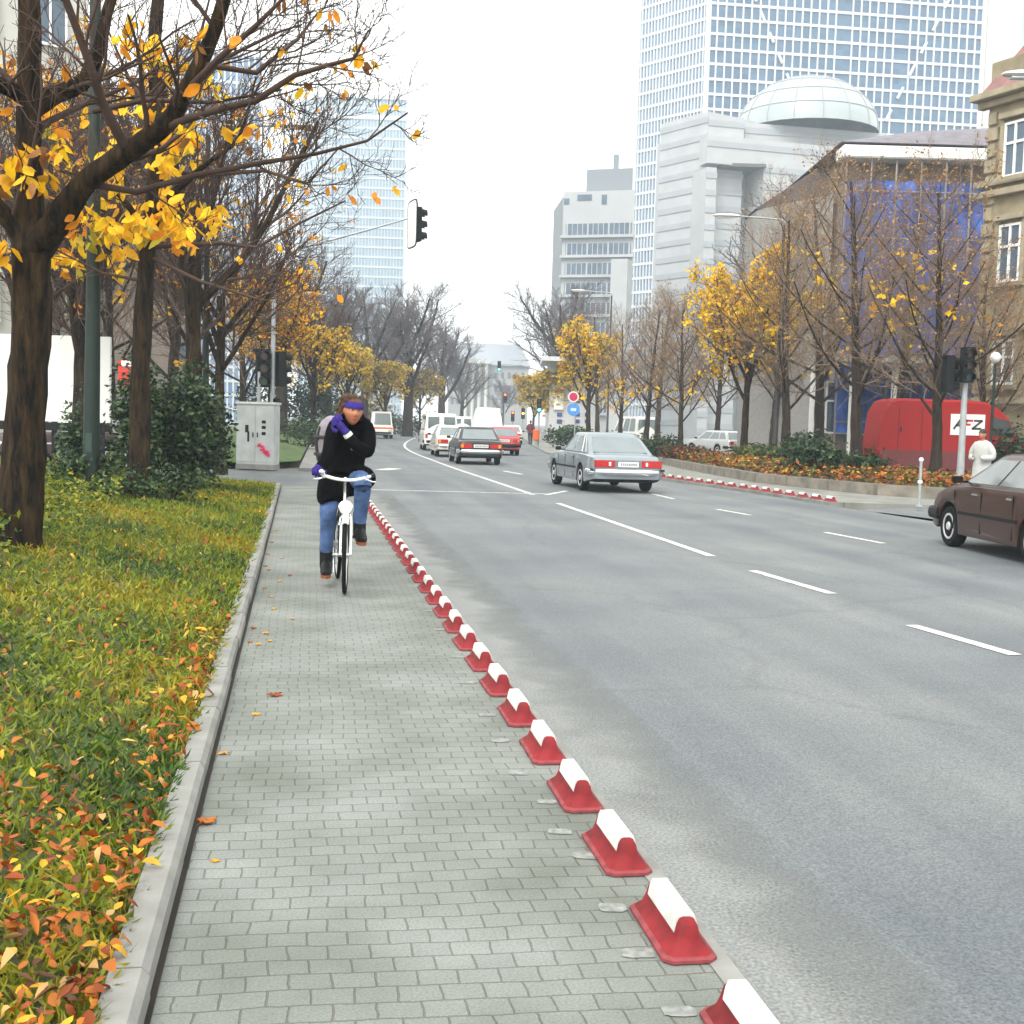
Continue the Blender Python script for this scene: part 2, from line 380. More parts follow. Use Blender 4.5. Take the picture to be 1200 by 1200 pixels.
# lawn bank on the left
def hnoise(x, y):
    return (math.sin(x * 1.7 + y * .9) + math.sin(x * .8 - y * 1.3 + 2) + .6 * math.sin(x * 3.1 + y * 2.7)) / 3
def lawn_h(x, y):
    d = kerb_x(y) - .13 - x
    end = min(1, max(0, (27.4 - y) / 2.0))
    return (.06 + .17 * min(1, max(0, d) / 2.2) + .035 * hnoise(x, y) * min(1, max(0, d))) * (.25 + .75 * end)
LW = lambda y: 5.6 + .05 * y
xs_n, ys_n = 46, 120
V = []; Fq = []
for j in range(ys_n):
    yy = 1.0 + 26.6 * j / (ys_n - 1)
    xr = kerb_x(yy) - .12; W_ = LW(yy)
    if yy > 25.6: xr -= (yy - 25.6) ** 2 * .22
    for i in range(xs_n):
        xx = xr - W_ * (i / (xs_n - 1)) ** 1.4
        V.append((xx, yy, lawn_h(xx, yy)))
for j in range(ys_n - 1):
    for i in range(xs_n - 1):
        a = j * xs_n + i; Fq.append((a, a + xs_n, a + xs_n + 1, a + 1))
M_soil = mat('lawn_soil', (.050, .060, .016), .95, var=.45, scale=3, bump=.8, bscale=20)
lawn = mesh_np('lawn', V, Fq, M_soil, smooth=True); lawn['kind'] = 'structure'
# pale paving left of the lawn
poly_sheet('pavement', [(-60, -4), (kerb_x(1) - LW(1) - .2 + .3, -4), (kerb_x(27) - LW(27) + .4, 27.4), (-60, 27.4)], -.01, M_slab)
# lawn beyond the crossing
V = []; Fq = []; nx, ny = 14, 60
for j in range(ny):
    yy = 38.2 + 90 * (j / (ny - 1)) ** 1.3
    xr = lawn2_x(yy) - .05
    if yy < 42: xr -= (42 - yy) ** 2 * .14
    for i in range(nx):
        xx = xr - 13 * (i / (nx - 1))
        V.append((xx, yy, -.02 + min(.5, .09 + .28 * min(1.5, max(0, xr - xx)) / 1.5) ))
for j in range(ny - 1):
    for i in range(nx - 1):
        a = j * nx + i; Fq.append((a, a + nx, a + nx + 1, a + 1))
M_lawn2 = mat('far_lawn', (.062, .105, .022), .95, var=.35, scale=2.0, bump=.6)
o = mesh_np('far_lawn', V, Fq, M_lawn2, smooth=True); o['kind'] = 'structure'
# --------------------------------------------------------------- road markings
M_mark = mat('road_paint', (.52, .52, .49), .7, var=.35, scale=9)
def stripe(mb, a, b, w, z=ROAD + .005):
    a = Vector((a[0], a[1], z)); b = Vector((b[0], b[1], z)); d = (b - a).normalized(); s = Vector((-d.y, d.x, 0)) * w / 2
    mb.add([a - s, b - s, b + s, a + s], [(0, 1, 2, 3)])
mb = MB()
gr = lambda x, y: G(x, y, ROAD)
stripe(mb, gr(1190, 768), gr(1068, 733), .12); stripe(mb, gr(975, 696), gr(882, 669), .12); stripe(mb, gr(834, 652), gr(654, 590), .12)
stripe(mb, gr(1035, 637), gr(967, 624), .11); stripe(mb, gr(880, 604), gr(840, 597), .11); stripe(mb, gr(790, 585), gr(765, 579), .11)
o = mb.build('lane_dashes', M_mark); o['kind'] = 'structure'
mb = MB()
pl = [gr(625, 580), gr(575, 563), gr(530, 548), gr(506, 539), gr(490, 533), gr(478, 527), gr(474, 522), gr(478, 517), gr(487, 513)]
pl = [Vector(p) for p in catmull(pl, 4)]
for a, b in zip(pl, pl[1:]):
    stripe(mb, a - (b - a) * .02, b + (b - a) * .02, .14)
o = mb.build('lane_line', M_mark); o['kind'] = 'structure'
mb = MB(); stripe(mb, gr(436, 574), gr(640, 579), .16); stripe(mb, gr(640, 580), gr(664, 575.5), .13)
o = mb.build('stop_line', M_mark); o['kind'] = 'structure'
mb = MB(); stripe(mb, gr(447, 551), gr(463, 549), .5); stripe(mb, gr(590, 552), gr(612, 556), .16)
o = mb.build('road_arrow', M_mark); o['kind'] = 'structure'
# tar crack and repaired strip
mb = MB(); stripe(mb, G(326, 577, -.06), G(392, 581, -.06), .1, ROAD + .003)
o = mb.build('road_joint', mat('pale_joint', (.32, .31, .28), .8)); o['kind'] = 'structure'
# worn white remains of the old line on the pavers
mb = MB(); prng = random.Random(3); M_worn = mat('worn_white', (.205, .213, .200), .9, var=.35, scale=30)
for px, py in [(722, 1064), (752, 1118), (800, 1186), (645, 940), (660, 975), (612, 906), (575, 838), (553, 800), (590, 868), (540, 770), (520, 738), (507, 716), (692, 1003)]:
    c = G(px - 4, py); w = prng.uniform(.085, .112); h = prng.uniform(.060, .085)
    sg_ = lambda q: (abs(q) ** .45) * (1 if q > 0 else -1)
    pts = [(c.x + w / 2 * sg_(math.cos(t)) * prng.uniform(.88, 1.04), c.y + h / 2 * sg_(math.sin(t)) * prng.uniform(.85, 1.04), .003) for t in [k * PI / 10 + .05 for k in range(20)]]
    mb.add(pts, [tuple(range(20))])
o = mb.build('path_markings', M_worn); o['kind'] = 'structure'
# right-hand footway and raised bed
ry = [27.0, 29, 32, 35, 38.5, 45, 53, 66.5, 80, 92.7, 130, 200]
def bed_x(y):
    P = [(28.8, 9.85), (35.4, 7.3), (44, 6.6), (53.3, 6.19), (66, 5.2), (90, 4.6), (130, 4.6), (200, 5)]
    for (a, xa), (b, xb) in zip(P, P[1:]):
        if a <= y <= b: return xa + (xb - xa) * (y - a) / (b - a)
    return P[0][1] if y < P[0][0] else P[-1][1]
ribbon('footway', [(right_edge(y), y) for y in ry], [(max(bed_x(y), right_edge(y)) + .5, y) for y in ry], 0.004, M_slab, .2)
poly_sheet('far_pavement', [(10.5, 29.3), (70, 30), (70, 250), (5, 250), (4.9, 66), (8, 44)], -.012, M_slab)
# haze
# ================================================================ VEGETATION
nr = np.random.default_rng(11)
def leaf_quads(cen, d, nrm, L, W, fold=.25):
    """N leaves -> 6 verts, 2 quads each: a folded pointed blade along d"""
    d = d / np.linalg.norm(d, axis=1, keepdims=True)
    s = np.cross(d, nrm); s /= np.maximum(np.linalg.norm(s, axis=1, keepdims=True), 1e-6)
    n2 = np.cross(s, d)
    L = L[:, None]; W = W[:, None]
    base = cen; mid = cen + d * L * .55; tip = cen + d * L - n2 * L * .12
    l = mid + s * W * .5 + n2 * W * fold; r = mid - s * W * .5 + n2 * W * fold
    v = np.stack([base, l, tip, r, mid], axis=1).reshape(-1, 3)
    k = np.arange(len(cen))[:, None] * 5
    f = np.concatenate([k + np.array([[0, 4, 2, 1]]), k + np.array([[0, 3, 2, 4]])], axis=1).reshape(-1, 4)
    return v, f
def leaf_oval(cen, d, nrm, L, W, fold=.25, curl=.25):
    d = d / np.linalg.norm(d, axis=1, keepdims=True)
    s = np.cross(d, nrm); s /= np.maximum(np.linalg.norm(s, axis=1, keepdims=True), 1e-6)
    n2 = np.cross(s, d); L = L[:, None]; W = W[:, None]; n = len(cen)
    cu = curl * (nr.random((n, 1)) * 2 - .6); fo = fold * (nr.random((n, 1)) * 2 - .5)
    rows = [cen]
    for t, w in ((.18, .62), (.45, 1.0), (.75, .72)):
        m = cen + d * L * t - n2 * L * cu * t * t
        jl = w * W * .5 * (.85 + .3 * nr.random((n, 1))); jr = w * W * .5 * (.85 + .3 * nr.random((n, 1)))
        rows += [m, m + s * jl + n2 * jl * fo, m - s * jr + n2 * jr * fo]
    rows.append(cen + d * L - n2 * L * cu)
    v = np.stack(rows, 1).reshape(-1, 3); k = np.arange(n)[:, None, None] * 11
    T = [(0, 1, 2), (0, 3, 1)]
    for a, b in ((1, 4), (4, 7)): T += [(a, b, b + 1), (a, b + 1, a + 1), (a, a + 2, b + 2), (a, b + 2, b)]
    T += [(7, 10, 8), (7, 9, 10)]
    return v, (k + np.array(T)[None]).reshape(-1, 3)
def rand_unit(n):
    v = nr.normal(size=(n, 3)); return v / np.linalg.norm(v, axis=1, keepdims=True)
# ---- lawn plants: grass blades and small weeds, one mass
def lawn_points(n, ymin=1.6, ymax=27.2, p=1.7):
    y = ymin + (ymax - ymin) * nr.random(n) ** p
    x = np.array([kerb_x(a) for a in y]); w = np.array([LW(a) for a in y])
    d = w * nr.random(n) ** 1.25
    d = d + np.maximum(0, y - 25.6) ** 2 * .22
    x = x - .12 - d
    z = np.array([lawn_h(a, b) for a, b in zip(x, y)])
    return np.stack([x, y, z], 1), d
GREENS = [leafmat('grass_mid', (.150, .180, .012)), leafmat('grass_dark', (.045, .090, .014)), leafmat('grass_olive', (.270, .235, .014)), leafmat('grass_bright', (.19, .235, .018))]
def patch(p, f, off): return np.sin(p[:, 0] * f + off) * np.sin(p[:, 1] * f * .8 + off * 2) + .5 * np.sin(p[:, 0] * f * 2.3 + p[:, 1] * f * 1.9 + off)
N = 120000
P, D = lawn_points(N)
up = rand_unit(N) * np.array([1, 1, .35]); up[:, 2] = np.abs(up[:, 2]) + .55
ln = (.035 + .055 * nr.random(N)) * (1 + .03 * P[:, 1])
wd = (.005 + .008 * nr.random(N)) * (1 + .05 * P[:, 1])
broad = nr.random(N) < .34; wd[broad] = (.016 + .022 * nr.random(broad.sum())); ln[broad] *= .75
up[broad, 2] *= .45
v, f = leaf_quads(P, up, rand_unit(N), ln, wd)
pt = patch(P, 1.7, .7) + nr.normal(0, .55, N)
mi = np.where(pt > .6, 2, np.where(pt < -.75, 1, np.where(nr.random(N) < .3, 3, 0)))
o = mesh_np('grass', v, f, GREENS, np.repeat(mi, 2)); tag(o, 'green and olive grass and low weeds covering the bank beside the kerb', 'grass', kind='stuff')
# ---- taller weeds at the back of the bank and round the first trunk
N = 9000
y = 9 + 17 * nr.random(N); x = np.array([kerb_x(a) for a in y]) - 2.2 - 3.4 * nr.random(N)
P = np.stack([x, y, [lawn_h(a, b) for a, b in zip(x, y)]], 1); P[:, 2] += .38 * nr.random(N) ** 1.6
dd = rand_unit(N); dd[:, 2] = dd[:, 2] * .5 + .15
v, f = leaf_quads(P, dd, rand_unit(N), .05 + .07 * nr.random(N), .03 + .035 * nr.random(N))
mi = nr.choice([0, 1, 2, 3], N, p=[.4, .25, .25, .10])
o = mesh_np('ground_cover', v, f, GREENS, np.repeat(mi, 2)); tag(o, 'leafy green ground cover growing round the foot of the large trunk', 'ground cover', kind='stuff')
# ---- fallen leaves lying in the grass
LEAFM = [leafmat('leaf_rust', (.27, .060, .012)), leafmat('leaf_orange', (.42, .13, .018)), leafmat('leaf_yellow', (.62, .34, .025)), leafmat('leaf_brown', (.11, .045, .016)), leafmat('leaf_tan', (.55, .33, .12))]
N = 30000
P, D = lawn_points(N, p=2.0)
dens = .42 * np.exp(-((P[:, 1] - 3.0) / 2.2) ** 2) * (patch(P, 1.9, .4) > -.5) + .45 * np.exp(-(D / .22) ** 2) * (P[:, 1] < 9) + .05 + .16 * (patch(P, 1.3, 2.1) > .5)
keep = nr.random(N) < dens * 1.15; P = P[keep]; n = len(P)
P[:, 2] += .03 + .05 * nr.random(n)
d = rand_unit(n); d[:, 2] *= .45; nn = rand_unit(n) * .5; nn[:, 2] += 1
v, f = leaf_oval(P, d, nn, .024 + .046 * nr.random(n) ** 1.6, .013 + .024 * nr.random(n), .8, .9)
mi = nr.choice(5, n, p=[.30, .30, .17, .15, .08])
o = mesh_np('leaf_litter', v, f, LEAFM, np.repeat(mi, 12), smooth=True); tag(o, 'rust orange and yellow fallen leaves scattered over the grass bank', 'fallen leaves', kind='stuff')
# ---- single leaves on the path and kerb: things one can count
def lobed_leaf(px, py, size, m, name='fallen_leaf', zoff=0.0, seed=0, label=None):
    r = random.Random(seed + int(px * 7 + py)); c = G(px, py, 0); c.z = zoff + .004
    mb = MB(); n = 14; pts = []
    for k in range(n):
        a = 2 * PI * k / n; rr = size * (.55 if k % 2 else 1.0) * r.uniform(.75, 1.1)
        pts.append((rr * math.cos(a), rr * math.sin(a) * .8, r.uniform(.0, .35) * size))
    vs = [(0, 0, .004 + .12 * size)] + pts + [(0, 0, .001 + .12 * size)] + [(p[0], p[1], p[2] - .003) for p in pts]
    fs = [(0, 1 + k, 1 + (k + 1) % n) for k in range(n)] + [(n + 1, n + 2 + (k + 1) % n, n + 2 + k) for k in range(n)]
    fs += [(1 + k, n + 2 + k, n + 2 + (k + 1) % n, 1 + (k + 1) % n) for k in range(n)]
    mb.add(vs, fs); o = mb.build(name, m, fix=True)
    o.location = c; o.rotation_euler = (0, 0, r.uniform(0, 6))
    return tag(o, label, 'leaf', 'fallen leaves on the path')
PATHLEAF = [(322, 816, .05, 0, 'rust red leaf lying alone on the grey pavers, right of the kerb'), (242, 965, .055, 1, 'curled orange leaf against the kerb, largest and nearest on the path'),
 (262, 884, .035, 4, None), (300, 838, .03, 2, None), (312, 743, .035, 2, None), (297, 737, .03, 0, None), (303, 756, .03, 2, None), (293, 753, .03, 1, None), (316, 752, .03, 2, None), (343, 726, .03, 4, None), (321, 714, .03, 2, None), (318, 700, .03, 4, None),
 (315, 668, .04, 4, None), (311, 664, .03, 0, None), (328, 682, .035, 2, None), (340, 675, .03, 0, None), (310, 690, .03, 1, None), (314, 650, .035, 1, None), (318, 636, .035, 0, None), (330, 655, .03, 4, None), (322, 622, .04, 2, None), (252, 1010, .02, 2, None)]
for px, py, s, k, lb in PATHLEAF:
    lobed_leaf(px, py, s, LEAFM[k], label=lb or 'small yellow or brown fallen leaf lying on the pavers beside the kerb')
# ---------------------------------------------------------------- trees
class Wood:
    def __init__(s, seed): s.r = random.Random(seed); s.br = []; s.tips = []
    def vec(s): return Vector((s.r.gauss(0, 1), s.r.gauss(0, 1), s.r.gauss(0, 1))).normalized()
    def path(s, pts, r0, r1, lev=0):
        s.br.append(([Vector(p) for p in pts], r0, r1, lev))
    def grow(s, p, d, L, r, lev, P):
        """a branch and its children; P: per-level dicts"""
        q = P[lev]; n = max(2, int(q.get('n', 5))); d = d.normalized(); pts = [p.copy()]
        for i in range(n):
            d = (d + s.vec() * q.get('wob', .15) + Vector((0, 0, q.get('up', .05)))).normalized()
            p = p + d * (L / n); pts.append(p.copy())
        rend = r * q.get('end', .35)
        s.br.append((pts, r, rend, lev))
        if lev == len(P) - 1: s.tips.append((pts[-1], d)); s.tips.append((pts[len(pts) // 2], d)); return
        s.kids(pts, r, rend, L, lev, P)
    def kids(s, pts, r, rend, L, lev, P):
        q = P[lev]; c = q['kids']; t0 = q.get('t0', .25); az = s.r.uniform(0, 6.28)
        for k in range(c):
            t = t0 + (1 - t0) * (k + s.r.random() * .8) / c; t = min(t, .999)
            i = min(int(t * (len(pts) - 1)), len(pts) - 2); ft = t * (len(pts) - 1) - i
            a, b = pts[i], pts[i + 1]; pos = a.lerp(b, ft); ax = (b - a).normalized()
            az += 2.4 + s.r.uniform(-.5, .5)
            side = ax.orthogonal().normalized(); side = Matrix.Rotation(az, 3, ax) @ side
            ang = q.get('ang', .8) * s.r.uniform(.75, 1.25)
            dd = ax * math.cos(ang) + side * math.sin(ang)
            l2 = L * q.get('ratio', .6) * (1 - q.get('sh', .45) * (t - t0) / (1 - t0 + 1e-6)) * s.r.uniform(.75, 1.2)
            r2 = (r + (rend - r) * t) * q.get('rr', .55)
            s.grow(pos, dd, l2, max(r2, q.get('rmin', .004)), lev + 1, P)
    def meshes(s, name, parent, mbark, mtwig, split=2, flare=True):
        for lo, hi, nm, m in ((0, split, 'trunk', mbark), (split, 99, 'branches', mtwig)):
            V = []; Fq = []; off = 0
            for pts, r0, r1, lev in s.br:
                if not lo <= lev < hi: continue
                k = 10 if lev == 0 else (7 if lev == 1 else (5 if r0 > .02 else 3))
                if lev == 0: pts = [Vector(p) for p in catmull(pts, 4)]
                n = len(pts); a = np.array([tuple(p) for p in pts])
                t = np.gradient(a, axis=0); t /= np.maximum(np.linalg.norm(t, axis=1, keepdims=True), 1e-9)
                ref = np.array([0.0, 0, 1]) if abs(t[0, 2]) < .75 else np.array([1.0, .1, 0])
                u = np.cross(t, ref); u /= np.maximum(np.linalg.norm(u, axis=1, keepdims=True), 1e-9); w = np.cross(t, u)
                th = np.arange(k) * 2 * PI / k
                rr = np.linspace(r0, r1, n)
                if lev == 0 and flare: rr = rr * (1 + .45 * np.exp(-(a[:, 2] - a[0, 2]) / .35))
                rr = rr[:, None] * (np.ones((1, k)) if k < 7 else 1 + .09 * np.sin(th * 3 + np.arange(n)[:, None] * .5) + .05 * nr.normal(size=(n, k)))
                V.append((a[:, None, :] + u[:, None, :] * (np.cos(th)[None, :] * rr)[..., None] + w[:, None, :] * (np.sin(th)[None, :] * rr)[..., None]).reshape(-1, 3))
                i = np.arange(n - 1)[:, None] * k; j = np.arange(k)[None, :]; j2 = (j + 1) % k
                Fq.append(np.stack([i + j, i + j2, i + k + j2, i + k + j], -1).reshape(-1, 4) + off); off += n * k
            if V: mesh_np(nm, np.concatenate(V), np.concatenate(Fq), m, smooth=True, parent=parent)
def foliage(parent, cen, size, mats, pm, per=5, droop=.8, spread=.05, name='foliage', wr=.45, oval=False):
    """drooping hands of leaflets at each centre"""
    cen = np.asarray(cen, float); n = len(cen)
    if n == 0: return
    c = np.repeat(cen, per, 0) + nr.normal(0, spread, (n * per, 3))
    d = rand_unit(n * per); d[:, 2] = d[:, 2] * .5 - droop
    L = size * (.6 + .7 * nr.random(n * per))
    v, f = (leaf_oval if oval else leaf_quads)(c, d, rand_unit(n * per), L, L * wr * (.8 + .5 * nr.random(n * per)), .2)
    mi = np.repeat(nr.choice(len(mats), n, p=pm), per)
    mi = np.where(nr.random(n * per) < .25, nr.choice(len(mats), n * per, p=pm), mi)
    return mesh_np(name, v, f, mats, np.repeat(mi, 12 if oval else 2), parent=parent)
YEL = [leafmat('tree_yellow', (.86, .54, .010), trans=.4), leafmat('tree_gold', (.70, .34, .010), trans=.4), leafmat('tree_lime', (.42, .36, .03)), leafmat('tree_russet', (.25, .10, .02))]
ORA = [leafmat('tree_amber', (.80, .42, .010), trans=.4), leafmat('tree_orange', (.66, .24, .010), trans=.4), YEL[0], YEL[3]]
FARY = [leafmat('far_yellow', (.62, .42, .035), trans=.4), leafmat('far_brown', (.32, .20, .08)), leafmat('far_olive', (.32, .30, .08))]

# ---- the large chestnut at the left edge, limbs laid out by hand at their real depth
Y0 = 11.8
def PP(seq): return [A(x, y, Y0 + dy) for x, y, dy in seq]
t1 = thing('chestnut_tree', 'large dark chestnut tree with a forked trunk at the left edge, nearest tree', 'tree', (0, 0, 0), 0)
w = Wood(5)
tr = PP([(22, 672, 0), (28, 560, 0), (33, 430, 0), (36, 340, 0), (37, 280, 0)])
w.path(tr, .19, .17)
LIMB = [dict(n=5, kids=7, t0=.25, ang=.8, ratio=.42, rr=.42, wob=.16, up=.05, rmin=.006), dict(n=5, kids=6, t0=.15, ang=.7, ratio=.6, rr=.55, wob=.2, up=.08, rmin=.005), dict(n=4, kids=4, t0=.2, ang=.7, ratio=.55, rr=.6, wob=.22, up=.1, rmin=.004), dict(n=3, wob=.25, up=.12, end=.6)]
def limb(seq, r0, r1, kids=8, L=1.6, lev=0, t0=.25):
    pts = PP(seq) if not isinstance(seq[0], Vector) else seq
    w.path(pts, r0, r1, 0 if r0 > .05 else 1)
    pp = [Vector(p) for p in catmull(pts, 3)]
    q = [dict(LIMB[0], kids=kids, t0=t0)] + LIMB[1:]
    w.kids(pp, max(r0 * .7, .03), max(r1, .012), L / .42, 0, q)
limb([(37, 300, 0), (35, 200, 0), (34, 100, -.1), (33, 0, -.2), (28, -120, -.3)], .125, .09, 4)
limb([(40, 290, 0), (70, 255, -.2), (100, 215, -.3), (150, 178, -.5), (195, 145, -.6), (215, 112, -.7), (240, 62, -.8), (262, 0, -.9), (275, -60, -1)], .115, .048, 6, 1.5, t0=.3)
limb([(36, 130, 0), (60, 112, .1), (95, 98, .2), (112, 70, .2), (122, 30, .2), (138, -30, .3)], .075, .05, 5)
limb([(34, 120, 0), (12, 105, -.2), (-20, 85, -.4), (-60, 40, -.5)], .06, .04, 5)
limb([(34, 290, 0), (14, 262, -.1), (-8, 235, -.2), (-50, 200, -.4)], .075, .05, 5)
limb([(195, 148, -.6), (250, 130, -.9), (300, 118, -1.1), (345, 88, -1.3), (385, 76, -1.4), (415, 68, -1.5), (432, 35, -1.6)], .040, .008, 9, .9, t0=.1)
limb([(100, 215, -.3), (160, 225, -.2), (230, 205, -.3), (310, 190, -.6), (370, 180, -.8), (430, 165, -1), (478, 132, -1.2)], .035, .007, 9, .9, t0=.15)
limb([(215, 112, -.7), (255, 70, -1), (300, 30, -1.2), (340, -10, -1.4)], .04, .012, 8, 1.1)
limb([(235, 75, -.8), (300, 85, -.7), (350, 45, -.5), (372, 15, -.5)], .03, .008, 8, .9)
limb([(110, 130, .2), (170, 117, 0), (250, 120, -.2), (330, 105, -.4)], .035, .008, 8, .9)
limb([(150, 178, -.5), (120, 120, -.9), (100, 60, -1.2), (70, -20, -1.5)], .05, .03, 6, 1.2)
w.meshes('chestnut', t1, M_bark, M_twig, 1)
def clusters(seq, Y, n_extra=1.0):
    out = []
    for x, y, n, sx, sy in seq:
        for _ in range(int(n * n_extra)):
            out.append(tuple(A(x + rnd.gauss(0, sx), y + rnd.gauss(0, sy), Y + rnd.gauss(0, .25))))
    return out
foliage(t1, clusters([(40, 190, 6, 22, 12), (15, 205, 5, 14, 14), (60, 165, 4, 14, 10), (10, 180, 4, 10, 8), (8, 285, 3, 6, 4), (82, 270, 3, 10, 8), (150, 25, 1, 5, 5)], Y0 - .2), .16, ORA, [.45, .25, .2, .1], per=5, oval=True)
foliage(t1, [tuple(A(x + rnd.gauss(0, 4), y, Y0 - 1.3)) for x, y in [(420, 68), (428, 78), (434, 72), (455, 122), (350, 100), (280, 145), (288, 155), (300, 150), (262, 150), (215, 150), (222, 168), (195, 60), (182, 75), (155, 95), (95, 45), (230, 55), (240, 30), (375, 10), (410, 228), (440, 228)]] + [tuple(x[0]) for x in w.tips[::75]], .13, ORA, [.4, .4, .1, .1], per=2, spread=.02, oval=True)

# ---- second trunk, with the big yellow hands of leaves
Y0 = 19.5
t2 = thing('chestnut_tree', 'slim chestnut tree with drooping yellow leaves right of the green pole', 'tree')
w = Wood(8)
w.path(PP([(163, 588, 0), (165, 480, 0), (167, 380, 0), (173, 290, 0), (182, 215, 0), (186, 140, 0), (180, 60, .1), (190, -40, .2)]), .165, .09)
for seq, r in [([(176, 285, 0), (150, 240, -.4), (120, 215, -.8), (70, 200, -1.2)], .06), ([(178, 250, 0), (215, 215, -.3), (245, 190, -.6), (280, 160, -1), (300, 90, -1.2)], .06), ([(183, 200, 0), (240, 205, .2), (310, 200, .3), (360, 215, .2), (400, 170, 0)], .045),
               ([(173, 300, 0), (235, 330, -.3), (300, 350, -.5), (350, 330, -.8)], .035), ([(175, 290, 0), (260, 285, .2), (300, 290, .4), (350, 262, .5), (405, 235, .5)], .04), ([(186, 140, 0), (150, 90, .3), (120, 20, .6)], .05), ([(184, 110, 0), (230, 60, -.4), (250, -20, -.6)], .05), ([(170, 330, 0), (120, 320, -.5), (60, 290, -1)], .03)]:
    limb(seq, r, .012, 8, 1.6)
w.meshes('chestnut', t2, M_bark, M_twig, 1)
foliage(t2, clusters([(178, 252, 14, 20, 14), (205, 268, 9, 12, 10), (150, 262, 6, 10, 12), (190, 188, 7, 15, 8), (200, 160, 5, 12, 10), (215, 155, 4, 8, 8), (135, 205, 5, 12, 10), (125, 170, 4, 8, 8), (253, 252, 4, 7, 5), (120, 250, 6, 8, 22), (170, 130, 3, 14, 8), (180, 72, 3, 5, 4), (180, 48, 3, 10, 6), (150, 50, 3, 8, 6), (100, 265, 6, 14, 16), (75, 290, 4, 12, 10), (215, 45, 2, 10, 15), (140, 290, 3, 12, 8), (60, 130, 3, 12, 10), (230, 90, 2, 10, 8)], Y0 - .4), .24, [YEL[0], ORA[0], YEL[2], ORA[1]], [.55, .28, .09, .08], per=6, spread=.09, oval=True)
foliage(t2, [tuple(x[0]) for x in w.tips[::60]], .17, ORA, [.4, .3, .1, .2], per=2, oval=True)

# ---- generic trees: a few trunks and crowns, each placed as a tree of its own
def make_tree(name, seed, hgt, r, mode, mb_, mt_, dens=1.0):
    root = bpy.data.objects.new(name, None); link(root); w = Wood(seed)
    if mode == 'vase':       # short trunk, rising limbs, fine twigs
        P = [dict(n=4, kids=7, t0=.45, ang=.62, ratio=.80, rr=.62, wob=.04, up=.0, sh=.1, end=.75),
             dict(n=6, kids=int(9 * dens), t0=.15, ang=.66, ratio=.52, rr=.5, wob=.10, up=.10, rmin=.012),
             dict(n=5, kids=int(9 * dens), t0=.12, ang=.62, ratio=.55, rr=.55, wob=.15, up=.11, rmin=.0075),
             dict(n=4, kids=6, t0=.12, ang=.58, ratio=.62, rr=.6, wob=.18, up=.1, rmin=.006), dict(n=3, wob=.2, up=.1, end=.6)]
        w.grow(Vector((0, 0, -.1)), Vector((0, 0, 1)), hgt * .42, r, 0, P)
    elif mode == 'pyramid':  # straight leader, many side limbs (lime trees along the street)
        P = [dict(n=9, kids=int(25 * dens), t0=.22, ang=1.0, ratio=.46, rr=.36, wob=.03, up=.02, sh=.62, end=.18, rmin=.012),
             dict(n=6, kids=int(10 * dens), t0=.12, ang=.72, ratio=.52, rr=.5, wob=.10, up=.11, rmin=.0075),
             dict(n=4, kids=8, t0=.10, ang=.62, ratio=.62, rr=.6, wob=.16, up=.1, rmin=.0048), dict(n=3, wob=.2, up=.1, end=.6)]
        w.grow(Vector((0, 0, -.1)), Vector((0, 0, 1)), hgt * .88, r, 0, P)
    else:                    # far: heavier twigs so they read as a soft mass
        P = [dict(n=4, kids=8, t0=.40, ang=.72, ratio=.82, rr=.6, wob=.05, up=.0, sh=.15, end=.7),
             dict(n=6, kids=10, t0=.15, ang=.72, ratio=.55, rr=.5, wob=.11, up=.06, rmin=.025),
             dict(n=4, kids=9, t0=.12, ang=.65, ratio=.55, rr=.55, wob=.16, up=.08, rmin=.016),
             dict(n=3, kids=5, t0=.1, ang=.6, ratio=.6, rr=.6, wob=.2, up=.08, rmin=.012), dict(n=2, wob=.2, up=.05, end=.7)]
        w.grow(Vector((0, 0, -.2)), Vector((0, 0, 1)), hgt * .45, r, 0, P)
    w.meshes(name, root, mb_, mt_, 2)
    top = max(p[0].z for p in w.tips)
    return root, w.tips, top
def strip_copy(proto, loc, rz, s, label, group, keep=('trunk', 'branches')):
    c = proto.copy(); link(c); c.location = loc; c.rotation_euler = (0, 0, rz); c.scale = (s, s, s)
    tag(c, label, 'tree', group)
    for ch in proto.children:
        if ch.name.split('.')[0] in keep:
            d = ch.copy(); link(d, c)
    return c
PROTO = {}
for key, args in dict(v1=('street_tree', 21, 9.0, .125, 'vase', M_bark, M_twig), v2=('street_tree', 22, 9.0, .115, 'vase', M_bark, M_twig),
                      p1=('lime_tree', 31, 9.0, .17, 'pyramid', M_bark2, M_twig_warm), p2=('lime_tree', 32, 9.0, .16, 'pyramid', M_bark2, M_twig_warm), p3=('lime_tree', 35, 9.0, .16, 'pyramid', M_bark2, M_twig_warm, 1.15),
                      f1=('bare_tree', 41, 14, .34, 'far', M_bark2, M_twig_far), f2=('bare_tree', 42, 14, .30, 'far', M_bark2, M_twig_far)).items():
    PROTO[key] = make_tree(*args)
BUDS = [leafmat('dry_tan', (.34, .19, .07)), leafmat('dry_russet', (.26, .10, .03)), leafmat('dry_gold', (.50, .30, .05))]
used = set()
